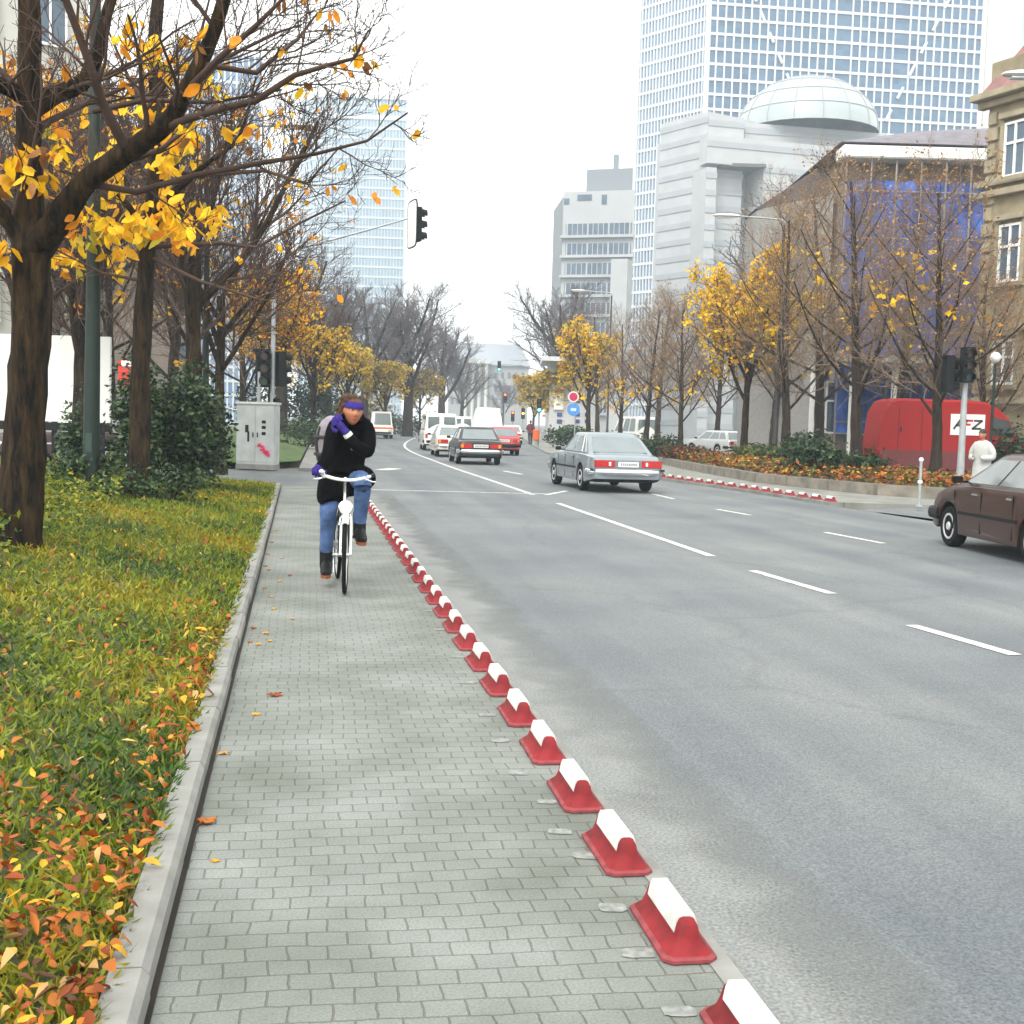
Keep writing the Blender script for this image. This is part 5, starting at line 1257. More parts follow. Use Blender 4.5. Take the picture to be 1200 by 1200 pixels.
def head_mesh(mb, c, fwd, up, s=1.0, mi=0):
    """head about .23 m high; fwd/up are unit vectors; nose, brow, chin, ears shaped into one surface"""
    f = Vector(fwd).normalized(); r = f.cross(Vector(up)).normalized(); u = r.cross(f)
    Mx = Matrix(((r.x, f.x, u.x, c[0]), (r.y, f.y, u.y, c[1]), (r.z, f.z, u.z, c[2]), (0, 0, 0, 1)))
    nu, nv = 32, 24; vs = []; fs = []
    for j in range(nv + 1):
        t = -PI / 2 + PI * j / nv
        for i in range(nu):
            a = 2 * PI * i / nu; x = math.cos(t) * math.cos(a); y = math.cos(t) * math.sin(a); z = math.sin(t)
            px, py, pz = x * .076, y * .095, z * .118
            if z < 0: k = 1 - .30 * (-z) ** 1.4; px *= k; py = py * (1 - .12 * -z) + .014 * -z * (1 if y > 0 else 0)
            def g(x0, z0, sx, sz): return math.exp(-((px - x0) / sx) ** 2 - ((pz - z0) / sz) ** 2)
            if y > 0:
                py += .026 * g(0, -.018, .013, .020) + .012 * g(0, .006, .010, .022)      # nose
                py += .006 * g(0, .034, .05, .012)                                       # brow
                py -= .012 * g(.031, .016, .018, .012) + .012 * g(-.031, .016, .018, .012)  # eye sockets
                py += .006 * g(0, -.058, .020, .008) + .008 * g(0, -.095, .022, .018)      # lips, chin
                py += .006 * g(.04, -.02, .02, .02) + .006 * g(-.04, -.02, .02, .02)       # cheeks
            for s_ in (1, -1):                                                           # ears
                px += s_ * .016 * math.exp(-((px - s_ * .07) / .02) ** 2 - ((py + .008) / .018) ** 2 - (pz / .030) ** 2)
            vs.append((px * s, py * s, pz * s))
    for j in range(nv):
        for i in range(nu):
            fs.append((j * nu + i, j * nu + (i + 1) % nu, (j + 1) * nu + (i + 1) % nu, (j + 1) * nu + i))
    mb.add(vs, fs, mi, Mx); return Mx
def face_parts(parent, Mx, s=1.0):
    for sx in (1, -1):
        mb = MB(); mb.ball((sx * .031 * s, .076 * s, .016 * s), (.014 * s, .010 * s, .008 * s), 0, 10, 6, Mx); mb.ball((sx * .031 * s, .085 * s, .016 * s), (.0065 * s, .004 * s, .0065 * s), 1, 8, 6, Mx); mb.build('eye', [M_eyew, M_eye], parent, smooth=True)
        mb = MB(); mb.tube([(sx * (.016 + .010 * k) * s, (.092 - .003 * k * k * .6) * s, (.036 + .003 * math.sin(k * 1.0)) * s) for k in range(4)], .0035 * s, 5, 0, True, Mx); mb.build('eyebrow', M_hair, parent)
    mb = MB(); mb.tube([(x * s, (.094 - 8 * x * x) * s, -.056 * s) for x in (-.022, -.011, 0, .011, .022)], [.002 * s, .005 * s, .006 * s, .005 * s, .002 * s], 6, 0, True, Mx); mb.build('mouth', M_lip, parent, smooth=True)
def limb_loft(mb, P, R, n=14, sub=4, mi=0):
    pp = catmull(P, sub); rr = catmull([((r if isinstance(r, tuple) else (r, r))) for r in R], sub)
    mb.tube([Vector(p) for p in pp], [(max(r[0], .004), max(r[1], .004)) for r in rr], n, mi)
def rings_loft(mb, R, n=20, mi=0, wr=0.0, seed=0):
    """R: (centre, rx, ry) ellipses in planes square to the path"""
    q = random.Random(seed); rings = []
    C_ = catmull([r[0] for r in R], 4); S_ = catmull([(r[1], r[2]) for r in R], 4)
    for i, c in enumerate(C_):
        d = Vector(C_[min(i + 1, len(C_) - 1)]) - Vector(C_[max(i - 1, 0)]); d.normalize()
        x = Vector((1, 0, 0)); x = (x - d * x.dot(d)).normalized(); y = d.cross(x)
        rings.append([Vector(c) + x * (S_[i][0] * math.cos(t) * (1 + wr * math.sin(5 * t + i * .9) * .5 + wr * q.uniform(-.5, .5))) + y * (S_[i][1] * math.sin(t) * (1 + wr * math.sin(7 * t - i * .6) * .5)) for t in [2 * PI * k / n for k in range(n)]])
    mb.loft(rings, mi)
CY = G(404, 697, 0.0)
bike = thing('bicycle', 'bicycle with white handlebars and round headlamp ridden on the paved path', 'bicycle')
ang = math.atan2(-.2, -.98)          # local +y points towards the camera
fwdv = Vector((.2, -.98, 0)).normalized()
broot = CY - fwdv * 0.0
bike.location = (CY.x - fwdv.x * .02, CY.y - fwdv.y * .02, .004); bike.rotation_euler = (0, 0, ang)
# local frame: x = rider's right (left in the picture), y = forward, z = up; front axle at the origin
M_fr = mat('bike_frame_green', (.03, .05, .045), .4, .2); M_fend = mat('bike_fender', (.62, .62, .58), .35, .3); M_spoke = mat('spokes', (.5, .5, .5), .4, .8)
Rw = .345
def wheel(c, nm, steer=0.0):
    Mx = Matrix.Translation(c) @ Matrix.Rotation(steer, 4, 'Z')
    mb = MB(); mb.torus((0, 0, 0), Rw - .019, .019, 48, 8, 0, Mx); w = mb.build(nm, M_tyre, bike, smooth=True)
    mb = MB(); mb.torus((0, 0, 0), Rw - .045, .012, 40, 6, 0, Mx); mb.tube([(-.035, 0, 0), (.035, 0, 0)], .022, 10, 0, True, Mx)
    for k in range(16):
        a = 2 * PI * k / 16; s = .025 * (1 if k % 2 else -1)
        mb.tube([(s, .02 * math.cos(a), .02 * math.sin(a)), (0, (Rw - .05) * math.cos(a + .25), (Rw - .05) * math.sin(a + .25))], .0018, 4, 0, True, Mx)
    mb.build('rim', M_spoke, w, smooth=40); return Mx
ST = -.10
MW = wheel((0, 0, Rw), 'front_wheel', ST); wheel((0, -1.06, Rw), 'rear_wheel')
def fender(c, a0, a1, Mx, nm):
    mb = MB(); L1 = []; 
    n = 22
    for k in range(n + 1):
        a = a0 + (a1 - a0) * k / n; R_ = Rw + .022
        L1.append([(x, (R_ + dz) * math.cos(a), (R_ + dz) * math.sin(a)) for x, dz in ((-.03, -.014), (-.018, .002), (0, .006), (.018, .002), (.03, -.014), (.024, -.018), (0, .0), (-.024, -.018))])
    mb.loft(L1, M=Mx); mb.build(nm, M_fend, bike, smooth=50)
fender(None, .30 * PI, 1.08 * PI, MW, 'front_mudguard')
fender(None, .28 * PI, 1.15 * PI, Matrix.Translation((0, -1.06, Rw)), 'rear_mudguard')
BBp = (0, -.62, .28); HT = (0, -.20, .80); HB = (0, -.145, .62); SEAT = (0, -.80, .92)
mb = MB()
mb.tube([HT, HB], .021, 10); mb.tube([HB, (0, -.40, .42), BBp], .019, 10); mb.tube([HT, (0, -.45, .60), (0, -.69, .48)], .016, 10)
mb.tube([BBp, (0, -.76, .78)], .018, 10); mb.tube([(0, -.76, .78), SEAT], .014, 8)
for s in (1, -1):
    mb.tube([(s * .02, -.64, .28), (s * .055, -1.06, Rw)], .011, 8); mb.tube([(s * .015, -.735, .70), (s * .055, -1.06, Rw)], .009, 8)
mb.build('frame', M_fr, bike, smooth=50)
mb = MB()
for s in (1, -1): mb.tube(catmull([(s * .045, 0, Rw), (s * .045, -.075, .50), (s * .04, -.115, .66), (s * .012, -.14, .70)], 3), .012, 8, 0, True, Matrix.Rotation(ST, 4, 'Z'))
mb.build('fork', M_chrome, bike, smooth=50)
mb = MB(); mb.tube([HT, (0, -.225, .95), (0, -.20, 1.01)], .014, 10); mb.tube([(0, -.225, .95), (0, -.17, 1.01)], .016, 10); mb.build('stem', M_chrome, bike, smooth=50)
M_bar = mat('bar_white', (.78, .78, .74), .4, .1)
mb = MB(); bar = catmull([(.245, -.30, 1.045), (.16, -.215, 1.022), (.06, -.17, 1.0), (-.06, -.17, .995), (-.16, -.215, 1.01), (-.245, -.30, 1.03)], 5); mb.tube(bar, .0145, 10); mb.build('handlebar', M_bar, bike, smooth=50)
for s, zz in ((1, 1.048), (-1, 1.032)):
    mb = MB(); mb.tube([(s * .23, -.275, zz - .004), (s * .262, -.345, zz)], .019, 10); mb.build('grip', M_black, bike, smooth=50)
    mb = MB(); mb.tube(catmull([(s * .19, -.22, zz - .03), (s * .235, -.22, zz - .05), (s * .275, -.25, zz - .055)], 3), .008, 6); mb.box((s * .19, -.235, zz - .02), (.03, .04, .04)); mb.build('brake_lever', M_chrome, bike, smooth=50)
mb = MB(); mb.ball((.205, -.20, 1.06), (.032, .032, .028)); mb.build('bell', M_chrome, bike, smooth=True)
mb = MB(); mb.loft([[(r * math.cos(t), y, .755 + r * math.sin(t)) for t in [k * PI / 10 for k in range(20)]] for r, y in ((.015, -.17), (.04, -.14), (.062, -.075), (.066, -.065), (.06, -.058))]); lamp = mb.build('headlamp', M_chrome, bike, smooth=50)
mb = MB(); mb.ball((0, -.060, .755), (.058, .014, .058)); mb.build('lamp_lens', mat('lamp_lens', (.75, .74, .62), .15), lamp, smooth=True)
mb = MB(); mb.box((0, -.105, .70), (.05, .05, .05)); mb.tube([(.035, -.10, .67), (.05, -.09, .60)], .012, 6); mb.tube([(-.035, -.10, .67), (-.05, -.09, .60)], .012, 6); mb.build('brake_calliper', M_chrome, bike)
mb = MB(); mb.loft([[(x * w, y, .945 + z + .02 * (1 - x * x)) for x in (-1, -.6, 0, .6, 1)] + [(x * w, y, .915 + z) for x in (1, 0, -1)] for y, w, z in ((-.66, .03, 0), (-.74, .05, .002), (-.86, .10, .01), (-.94, .11, .015), (-.97, .06, .01))]); mb.build('saddle', M_black, bike, smooth=50)
cr_ = MB()
a = -1.25; ca = Vector((0, math.cos(a), math.sin(a))) * .17
cr_.disc((.045, -.62, .28), (1, 0, 0), .09, 24, 0, .006)
P1 = Vector((.075, -.62, .28)) + Vector((0, ca.y, ca.z)); P2 = Vector((-.075, -.62, .28)) - Vector((0, ca.y, ca.z))
cr_.tube([(.07, -.62, .28), P1], .011, 6); cr_.tube([(-.07, -.62, .28), P2], .011, 6); cr_.tube([(-.08, -.62, .28), (.08, -.62, .28)], .02, 8); cr_.build('crank', M_chrome, bike, smooth=50)
for p, s in ((P1, 1), (P2, -1)):
    mb = MB(); mb.box(p + Vector((s * .055, 0, 0)), (.09, .09, .022)); mb.build('pedal', M_black, bike, bevel=.004)
# ---- the rider
rd = thing('person', 'cyclist in a black coat, blue jeans and purple headband, one hand raised to the chin', 'person', bike.location, ang)
SH = dict(RS=(.06, -.60, 1.48), LS=(-.205, -.58, 1.48))
RE, RWr, RH = (.130, -.46, 1.23), (.225, -.335, 1.085), (.235, -.30, 1.055)
LE, LWr, LH = (-.235, -.40, 1.24), (-.020, -.30, 1.400), (.045, -.315, 1.472)
HIP = (-.03, -.86, 1.0); RK, RA = (.13, -.47, .70), (.135, -.62, .235); LK, LA = (-.165, -.33, .965), (-.155, -.45, .56)
HC = Vector((-.075, -.40, 1.605))
J = dict(pel=(HIP, (.13, .11)), wst=((-.05, -.78, 1.2), (.12, .10)), chs=((-.075, -.67, 1.40), (.15, .11)), nk=((-.08, -.55, 1.53), .055), hd=((-.078, -.47, 1.575), .055),
         rs=(SH['RS'], .045), re=(RE, .030), rw=(RWr, .028), rh=(RH, .03), ls=(SH['LS'], .045), le=((-.203, -.405, 1.25), .028), lw=(LWr, .024), lh=(LH, .03),
         rhip=((.07, -.80, .95), .085), rk=((.13, -.495, .70), .045), ra=(RA, .030), rt=((.137, -.58, .17), .022), lhip=((-.13, -.80, .98), .085), lk=((-.165, -.37, .95), .045), la=(LA, .030), lt=((-.157, -.41, .50), .022))
body = skin_object('body', J, [('pel', 'wst'), ('wst', 'chs'), ('chs', 'nk'), ('nk', 'hd'), ('chs', 'rs'), ('rs', 're'), ('re', 'rw'), ('rw', 'rh'), ('chs', 'ls'), ('ls', 'le'), ('le', 'lw'), ('lw', 'lh'), ('pel', 'rhip'), ('rhip', 'rk'), ('rk', 'ra'), ('ra', 'rt'), ('pel', 'lhip'), ('lhip', 'lk'), ('lk', 'la'), ('la', 'lt')], 'pel', M_skin, rd)
def join_into(o, mb):
    bm = bmesh.new(); bm.from_mesh(o.data); m2 = bpy.data.meshes.new('t'); m2.from_pydata([tuple(v) for v in mb.v], [], mb.f); bm.from_mesh(m2); bmesh.ops.recalc_face_normals(bm, faces=bm.faces); 
    for q in bm.faces: q.smooth = True
    bm.to_mesh(o.data); bm.free()
FW = Vector((-.16, 1, -.10)).normalized(); UP = Vector((-.10, .05, 1)).normalized()
hm = MB(); HM = head_mesh(hm, HC, FW, UP, 1.04); join_into(body, hm)
face_parts(rd, HM, 1.04)
# coat: torso, skirt, sleeves
mb = MB()
rings_loft(mb, [((-.08, -.50, 1.545), .085, .085), ((-.08, -.57, 1.51), .125, .11), ((-.080, -.64, 1.43), .165, .150), ((-.070, -.70, 1.30), .175, .165), ((-.045, -.74, 1.15), .175, .165), ((-.02, -.74, 1.02), .195, .19), ((.0, -.68, .93), .195, .20)], 24, 0, .05, 1)
limb_loft(mb, [(.0, -.62, 1.50), (.065, -.60, 1.46), (.108, -.52, 1.34), (.135, -.455, 1.22), (.198, -.36, 1.11), (.225, -.325, 1.085)], [.065, .076, .070, .063, .054, .048])
limb_loft(mb, [(-.14, -.60, 1.51), (-.205, -.58, 1.46), (-.225, -.50, 1.36), (-.205, -.40, 1.250), (-.12, -.32, 1.285), (-.036, -.30, 1.378)], [.065, .074, .070, .064, .055, .045])
limb_loft(mb, [(.05, -.80, 1.0), (.10, -.62, .92), (.125, -.50, .82), (.115, -.47, .77)], [(.14, .13), (.125, .13), (.11, .11), (.10, .06)])
limb_loft(mb, [(-.10, -.80, 1.0), (-.165, -.62, 1.0), (-.19, -.50, .99), (-.20, -.46, .975)], [(.14, .14), (.12, .12), (.115, .11), (.10, .07)])
limb_loft(mb, [(-.02, -.70, .98), (.03, -.52, .86), (.045, -.46, .80)], [(.15, .10), (.10, .08), (.05, .04)])
coat = mb.build('coat', M_coat, rd, smooth=60)
mb = MB(); mb.torus((0, 0, 0), .082, .032, 24, 10, 0, Matrix.Translation((-.08, -.49, 1.545)) @ Matrix.Rotation(-.5, 4, 'X') @ Matrix.Rotation(PI / 2, 4, 'Y')); mb.build('collar', M_coat, coat, smooth=True)
mb = MB(); mb.ball((-.09, -.465, 1.36), (.012, .006, .012)); mb.ball((-.075, -.51, 1.26), (.012, .006, .012)); mb.build('button', mat('coat_button', (.10, .12, .12), .3), coat, smooth=True)
# jeans
mb = MB()
limb_loft(mb, [(.06, -.82, .96), (.10, -.64, .84), (.128, -.475, .70), (.13, -.53, .55), (.135, -.60, .36), (.135, -.62, .285)], [.11, .095, (.078, .082), .070, .062, .060])
limb_loft(mb, [(-.12, -.82, 1.0), (-.15, -.58, .99), (-.167, -.345, .955), (-.165, -.36, .84), (-.16, -.42, .68), (-.155, -.445, .60)], [.11, .10, (.082, .086), .074, .064, .060])
mb.build('jeans', M_jean, rd, smooth=60)
# boots
for nm, K, T, d in (('boot', RA, (.145, -.42, .135), 1), ('boot', LA, (-.165, -.26, .455), 1)):
    K = Vector(K); T = Vector(T); mb = MB()
    limb_loft(mb, [K + Vector((0, .012, .13)), K + Vector((0, 0, .03)), K + Vector((0, .0, -.06)), K + Vector((0, .015, -.09))], [.064, .060, .058, .050])
    limb_loft(mb, [K + Vector((0, -.045, -.07)), K + Vector((0, .05, -.052)), T + Vector((0, -.03, .004)), T + Vector((0, .035, -.006))], [(.038, .034), (.048, .056), (.050, .040), (.032, .020)])
    bt = mb.build(nm, M_boot, rd, smooth=60)
    mb = MB(); hl = K + Vector((0, -.085, -.115)); tp = T + Vector((0, .06, -.038)); dv = tp - hl
    outl = [(-.036, 0), (-.042, .1), (-.036, .4), (-.048, .7), (-.036, .93), (0, 1), (.036, .93), (.048, .7), (.036, .4), (.042, .1), (.036, 0)]
    mb.loft([[hl + dv * t + Vector((x, 0, zz)) for x, t in outl] for zz in (-.012, .014)]); mb.build('sole', M_sole, bt)
# gloves with five fingers
def glove(wrist, palm, fdir, side, curl, nm='glove', s=1.0, thumb=1):
    """palm centre, finger direction, palm side axis, curl = direction the fingers bend to"""
    w_, p = Vector(wrist), Vector(palm); f = Vector(fdir).normalized(); sd_ = Vector(side).normalized(); c = Vector(curl).normalized(); mb = MB()
    limb_loft(mb, [w_, w_.lerp(p, .55), p, p + f * .030 * s], [(.034 * s, .030 * s), (.036 * s, .030 * s), (.048 * s, .030 * s), (.042 * s, .026 * s)], 12, 3)
    for k, (o_, L) in enumerate(((-.034, .062), (-.012, .074), (.012, .070), (.033, .056))):
        b = p + f * .030 * s + sd_ * o_ * s
        mb.tube([Vector(q) for q in catmull([b, b + f * L * .42 * s + c * .008, b + f * L * .62 * s + c * L * .42 * s, b + f * L * .36 * s + c * L * .86 * s], 3)], [.0135 * s] * 7 + [.0125 * s, .0115 * s, .008 * s], 8)
    b = p - f * .02 * s + sd_ * (-.044 * thumb) * s
    mb.tube([Vector(q) for q in catmull([b, b + f * .03 * s - sd_ * .018 * thumb * s + c * .012, b + f * .062 * s - sd_ * .006 * thumb * s + c * .034 * s], 3)], [.016 * s, .016 * s, .0155 * s, .015 * s, .014 * s, .013 * s, .010 * s], 8)
    return mb.build(nm, M_purple, rd, smooth=60)
glove((.228, -.335, 1.10), (.240, -.305, 1.075), (.05, 1, .10), (1, 0, .08), (0, -.15, -1), s=1.12)
glove((-.020, -.298, 1.400), (.040, -.310, 1.472), (.62, -.02, .78), (.75, -.1, -.6), (-.1, -.9, .15), s=1.18, thumb=-1)
mb = MB(); mb.tube([(-.034, -.296, 1.380), (-.014, -.292, 1.407)], [.043, .041], 14); mb.build('cuff', M_cuff, rd, smooth=60)
# headband and hair
mb = MB(); R_ = []
for z, k in ((.030, 1.07), (.036, 1.12), (.060, 1.12), (.084, 1.10), (.092, 1.0)):
    sc = math.sqrt(max(0, 1 - (z / .125) ** 2)); R_.append([HM @ Vector((.0815 * k * sc * 1.06 * math.cos(t), .099 * k * sc * 1.06 * math.sin(t) + .002, z)) for t in [2 * PI * q / 28 for q in range(28)]])
mb.loft(R_, caps=(False, False)); mb.build('headband', M_purple, rd, smooth=60)
mb = MB(); hr = random.Random(9)
for t_, r0 in ((0, 1), ):
    vs = []
    nu, nv = 28, 12; fs = []
    for j in range(nv + 1):
        el = .30 + (PI / 2 - .30) * j / nv
        for i in range(nu):
            a_ = 2 * PI * i / nu; k = 1.10 + .05 * math.sin(9 * a_ + j) + hr.uniform(-.02, .03)
            vs.append(HM @ Vector((.080 * k * math.cos(el) * math.cos(a_), (.098 * k * math.cos(el) * math.sin(a_)) - .006, .118 * k * math.sin(el) + .006)))
    for j in range(nv):
        for i in range(nu): fs.append((j * nu + i, j * nu + (i + 1) % nu, (j + 1) * nu + (i + 1) % nu, (j + 1) * nu + i))
    mb.add(vs, fs)
for k in range(70):       # locks, blown to the rider's right and back
    a_ = hr.uniform(.0, 1.0); x = .055 + .035 * hr.random(); y = -.09 + .09 * hr.random(); z = .10 - .15 * a_ 
    p0 = HM @ Vector((x * .7, y, max(z + .05, .0))); p1 = HM @ Vector((x + .022, y - .02, z)); p2 = HM @ Vector((x + .025 + .02 * hr.random(), y - .03, z - .04 - .03 * hr.random()))
    mb.tube([Vector(q) for q in catmull([p0, p1, p2], 3)], [.011, .012, .012, .011, .009, .007, .003], 5)
for k in range(26):
    a_ = hr.uniform(0, 2 * PI); p0 = HM @ Vector((.05 * math.cos(a_), .05 * math.sin(a_) - .02, .105)); p1 = HM @ Vector((.07 * math.cos(a_) + .02, .06 * math.sin(a_) - .03, .125 + .02 * hr.random())); p2 = HM @ Vector((.10 * math.cos(a_) + .035, .08 * math.sin(a_) - .05, .085))
    mb.tube([Vector(q) for q in catmull([p0, p1, p2], 3)], [.012, .012, .011, .010, .008, .006, .003], 5)
mb.build('hair', M_hair, rd, smooth=60)
# backpack seen over her right shoulder
bp = thing('backpack', 'grey and white checked backpack showing behind the cyclist shoulder', 'backpack', bike.location, ang)
M_bag = mat('bag_grey', (.22, .20, .225), .8, var=.25, scale=12, bump=.4); M_bagd = mat('bag_dark', (.03, .028, .03), .8)
mb = MB(); rings_loft(mb, [((.05, -.90, 1.10), .12, .09), ((.07, -.91, 1.16), .150, .12), ((.08, -.90, 1.32), .155, .13), ((.07, -.86, 1.46), .14, .12), ((.06, -.83, 1.53), .085, .07)], 18, 0, .06, 3); mb.build('bag', M_bag, bp, smooth=60)
mb = MB()
for z, r_ in ((1.20, .158), (1.36, .162)): mb.torus((0, 0, 0), r_, .017, 26, 6, 0, Matrix.Translation((.08, -.90, z)) @ Matrix.Rotation(PI / 2, 4, 'Y') @ Matrix.Scale(.82, 4, (0, 1, 0)))
mb.tube([(.21, -.84, 1.14), (.232, -.86, 1.3), (.195, -.82, 1.46)], .018, 6); mb.build('strap', M_bagd, bp, smooth=60)
# ---- pedestrians
def walker(label, loc, rz, coat, legs, hat, h=1.7, longcoat=True, name='person'):
    o = thing(name, label, 'person', loc, rz); k = h / 1.7
    v = lambda *p: tuple(q * k for q in p)
    J = dict(pel=(v(0, 0, .92), .12 * k), ch=(v(0, .02, 1.28), .14 * k), nk=(v(0, .02, 1.46), .05 * k), hd=(v(0, .03, 1.52), .05 * k), rs=(v(.17, .02, 1.38), .05 * k), re=(v(.23, .0, 1.12), .04 * k), rw=(v(.16, .20, 1.10), .03 * k), rh=(v(.08, .24, 1.12), .03 * k), ls=(v(-.17, .02, 1.38), .05 * k), le=(v(-.23, 0, 1.12), .04 * k), lw=(v(-.16, .2, 1.08), .03 * k), lh=(v(-.06, .24, 1.10), .03 * k),
             rp=(v(.09, 0, .85), .09 * k), rk=(v(.10, .10, .48), .058 * k), ra=(v(.10, .06, .08), .04 * k), rt=(v(.10, .2, .04), .035 * k), lp=(v(-.09, 0, .85), .09 * k), lk=(v(-.10, -.02, .48), .058 * k), la=(v(-.10, -.20, .10), .04 * k), lt=(v(-.10, -.08, .04), .035 * k))
    b = skin_object('body', J, [('pel', 'ch'), ('ch', 'nk'), ('nk', 'hd'), ('ch', 'rs'), ('rs', 're'), ('re', 'rw'), ('rw', 'rh'), ('ch', 'ls'), ('ls', 'le'), ('le', 'lw'), ('lw', 'lh'), ('pel', 'rp'), ('rp', 'rk'), ('rk', 'ra'), ('ra', 'rt'), ('pel', 'lp'), ('lp', 'lk'), ('lk', 'la'), ('la', 'lt')], 'pel', M_skin, o, 1)
    hm = MB(); Mh = head_mesh(hm, v(0, .04, 1.60), (0, 1, -.1), (0, 0, 1), k); join_into(b, hm); face_parts(o, Mh, k)
    mb = MB(); bot = .45 if longcoat else .82
    rings_loft(mb, [(v(0, .02, 1.47), .07 * k, .07 * k), (v(0, .01, 1.41), .19 * k, .11 * k), (v(0, .01, 1.28), .215 * k, .15 * k), (v(0, .0, 1.0), .20 * k, .15 * k), (v(0, 0, bot), .25 * k, .20 * k)], 18, 0, .05, 4)
    for s in (1, -1): limb_loft(mb, [v(s * .12, .02, 1.40), v(s * .22, .01, 1.25), v(s * .24, .02, 1.10), v(s * .15, .20, 1.08), v(s * .10, .23, 1.09)], [.07 * k, .08 * k, .075 * k, .06 * k, .045 * k])
    mb.build('coat', coat, o, smooth=60)
    mb = MB()
    for P in ((v(.09, 0, .88), v(.10, .10, .48), v(.10, .06, .10)), (v(-.09, 0, .88), v(-.10, -.02, .48), v(-.10, -.2, .12))): limb_loft(mb, P, [.10 * k, .075 * k, .06 * k])
    mb.build('trousers', legs, o, smooth=60)
    mb = MB()
    for x, y in ((.10, .12), (-.10, -.13)): limb_loft(mb, [v(x, y - .10, .05), v(x, y, .06), v(x, y + .13, .03)], [.045 * k, .048 * k, .03 * k])
    mb.build('shoes', M_boot, o, smooth=60)
    mb = MB()
    vs = [Mh @ Vector((.088 * k * math.cos(e) * math.cos(a), .108 * k * math.cos(e) * math.sin(a) - .012, .120 * k * math.sin(e) + .008)) for e in [.18 + 1.39 * j / 8 for j in range(9)] for a in [2 * PI * i / 20 for i in range(20)]]
    mb.add(vs, [(j * 20 + i, j * 20 + (i + 1) % 20, (j + 1) * 20 + (i + 1) % 20, (j + 1) * 20 + i) for j in range(8) for i in range(20)])
    mb.ball(Mh @ Vector((0, -.05 * k, -.01)), (.085 * k, .06 * k, .09 * k)); mb.build('hair', hat, o, smooth=True)
    return o
M_dhair = mat('dark_hair', (.012, .010, .009), .6, var=.3)
Yp = 27.2; pp = A(1153, 504, Yp); ph = pp.z
walker('pedestrian in a white coat with dark hair standing behind the brown car', (pp.x, Yp, 0), PI * .72, mat('white_coat', (.42, .42, .40), .9, var=.1, bump=.3), mat('dark_trousers', (.02, .02, .025), .9), M_dhair, h=max(1.45, ph + .0))
Yq = 90; qq = A(612, 500, Yq)
walker('distant pedestrian in dark red clothing on the far right footway', (A(612, 505, Yq).x + .6, Yq, 0), 0.2, mat('maroon_jacket', (.12, .025, .03), .9), mat('navy_trousers', (.02, .022, .04), .9), M_dhair, 1.72, False)
# ================================================================ BUILDINGS
def wallbox(mb, P, Q, z0, z1, th, mi=0):
    """wall slab whose front runs P->Q; thickness goes to the left of that run"""
    P, Q = Vector((P[0], P[1], 0)), Vector((Q[0], Q[1], 0)); d = (Q - P).normalized(); n = Vector((-d.y, d.x, 0)) * th
    mb.prism([(P.x, P.y), (Q.x, Q.y), (Q.x + n.x, Q.y + n.y), (P.x + n.x, P.y + n.y)], z0, z1, mi)
def frame_on(P, Q):
    """matrix: local x along the facade, local y INTO the wall, z up, origin at P"""
    P, Q = Vector((P[0], P[1], 0)), Vector((Q[0], Q[1], 0)); d = (Q - P).normalized(); n = Vector((-d.y, d.x, 0))
    return Matrix(((d.x, n.x, 0, P.x), (d.y, n.y, 0, P.y), (0, 0, 1, 0), (0, 0, 0, 1))), (Q - P).length
def glassmat(name, c1, c2, sx, sz, rough=.12):
    m = bpy.data.materials.new(name); nt, b = nodes(m); N = nt.nodes.new; L = nt.links.new
    uv = N('ShaderNodeUVMap'); mp = N('ShaderNodeMapping'); mp.inputs['Scale'].default_value = (sx, sz, 1); L(uv.outputs[0], mp.inputs[0])
    fl = N('ShaderNodeVectorMath'); fl.operation = 'FLOOR'; L(mp.outputs[0], fl.inputs[0])
    w = N('ShaderNodeTexWhiteNoise'); w.noise_dimensions = '2D'; L(fl.outputs[0], w.inputs['Vector'])
    mx = N('ShaderNodeMix'); mx.data_type = 'RGBA'; L(w.outputs['Value'], mx.inputs[0]); mx.inputs[6].default_value = (*c1, 1); mx.inputs[7].default_value = (*c2, 1)
    L(mx.outputs[2], b.inputs['Base Color']); b.inputs['Roughness'].default_value = rough; return m
def facade_glass(name, P, Q, z0, z1, m, parent, off=0.0):
    Mx, Lf = frame_on(P, Q); mb = MB(); mb.add([(0, off, z0), (Lf, off, z0), (Lf, off, z1), (0, off, z1)], [(0, 1, 2, 3)], 0, Mx)
    o = mb.build(name, m, parent, fix=False); u = o.data.uv_layers.new(name='UVMap')
    for lp in o.data.loops:
        k = lp.vertex_index; u.data[lp.index].uv = ((0, 1, 1, 0)[k], (0, 0, 1, 1)[k])
    return o
# ---- right glass tower with white grid
tw = thing('glass_tower', 'tall blue glass office tower with a white grid, right of centre', 'tower', (0, 0, 0))
YT = 300; c0 = A(829, 60, YT); cR = A(1151, 60, YT * 1.03); cL = A(746, 150, YT * 1.055)
PL, PC, PR = (cL.x, cL.y), (c0.x, c0.y), (cR.x, cR.y)
ZT = 150; fh = 3.5; nf = int(ZT / fh)
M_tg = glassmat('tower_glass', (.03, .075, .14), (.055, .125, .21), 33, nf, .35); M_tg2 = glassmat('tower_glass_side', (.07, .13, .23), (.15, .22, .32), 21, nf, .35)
M_mul = mat('tower_white', (.56, .58, .58), .5, var=.04, scale=.2)
core = MB(); n1 = Vector((-(PR[1] - PC[1]), PR[0] - PC[0])).normalized() * 20
core.prism([(PC[0] + .3, PC[1] + 1.2), (PR[0] - 1, PR[1] + 1), (PR[0] - .5, PR[1] + 18), (PL[0] + 10, PL[1] + 14), (PL[0] + 1.5, PL[1] + .8)], 0, ZT - .5)
core.build('core', mat('tower_core', (.10, .14, .18), .7), tw)
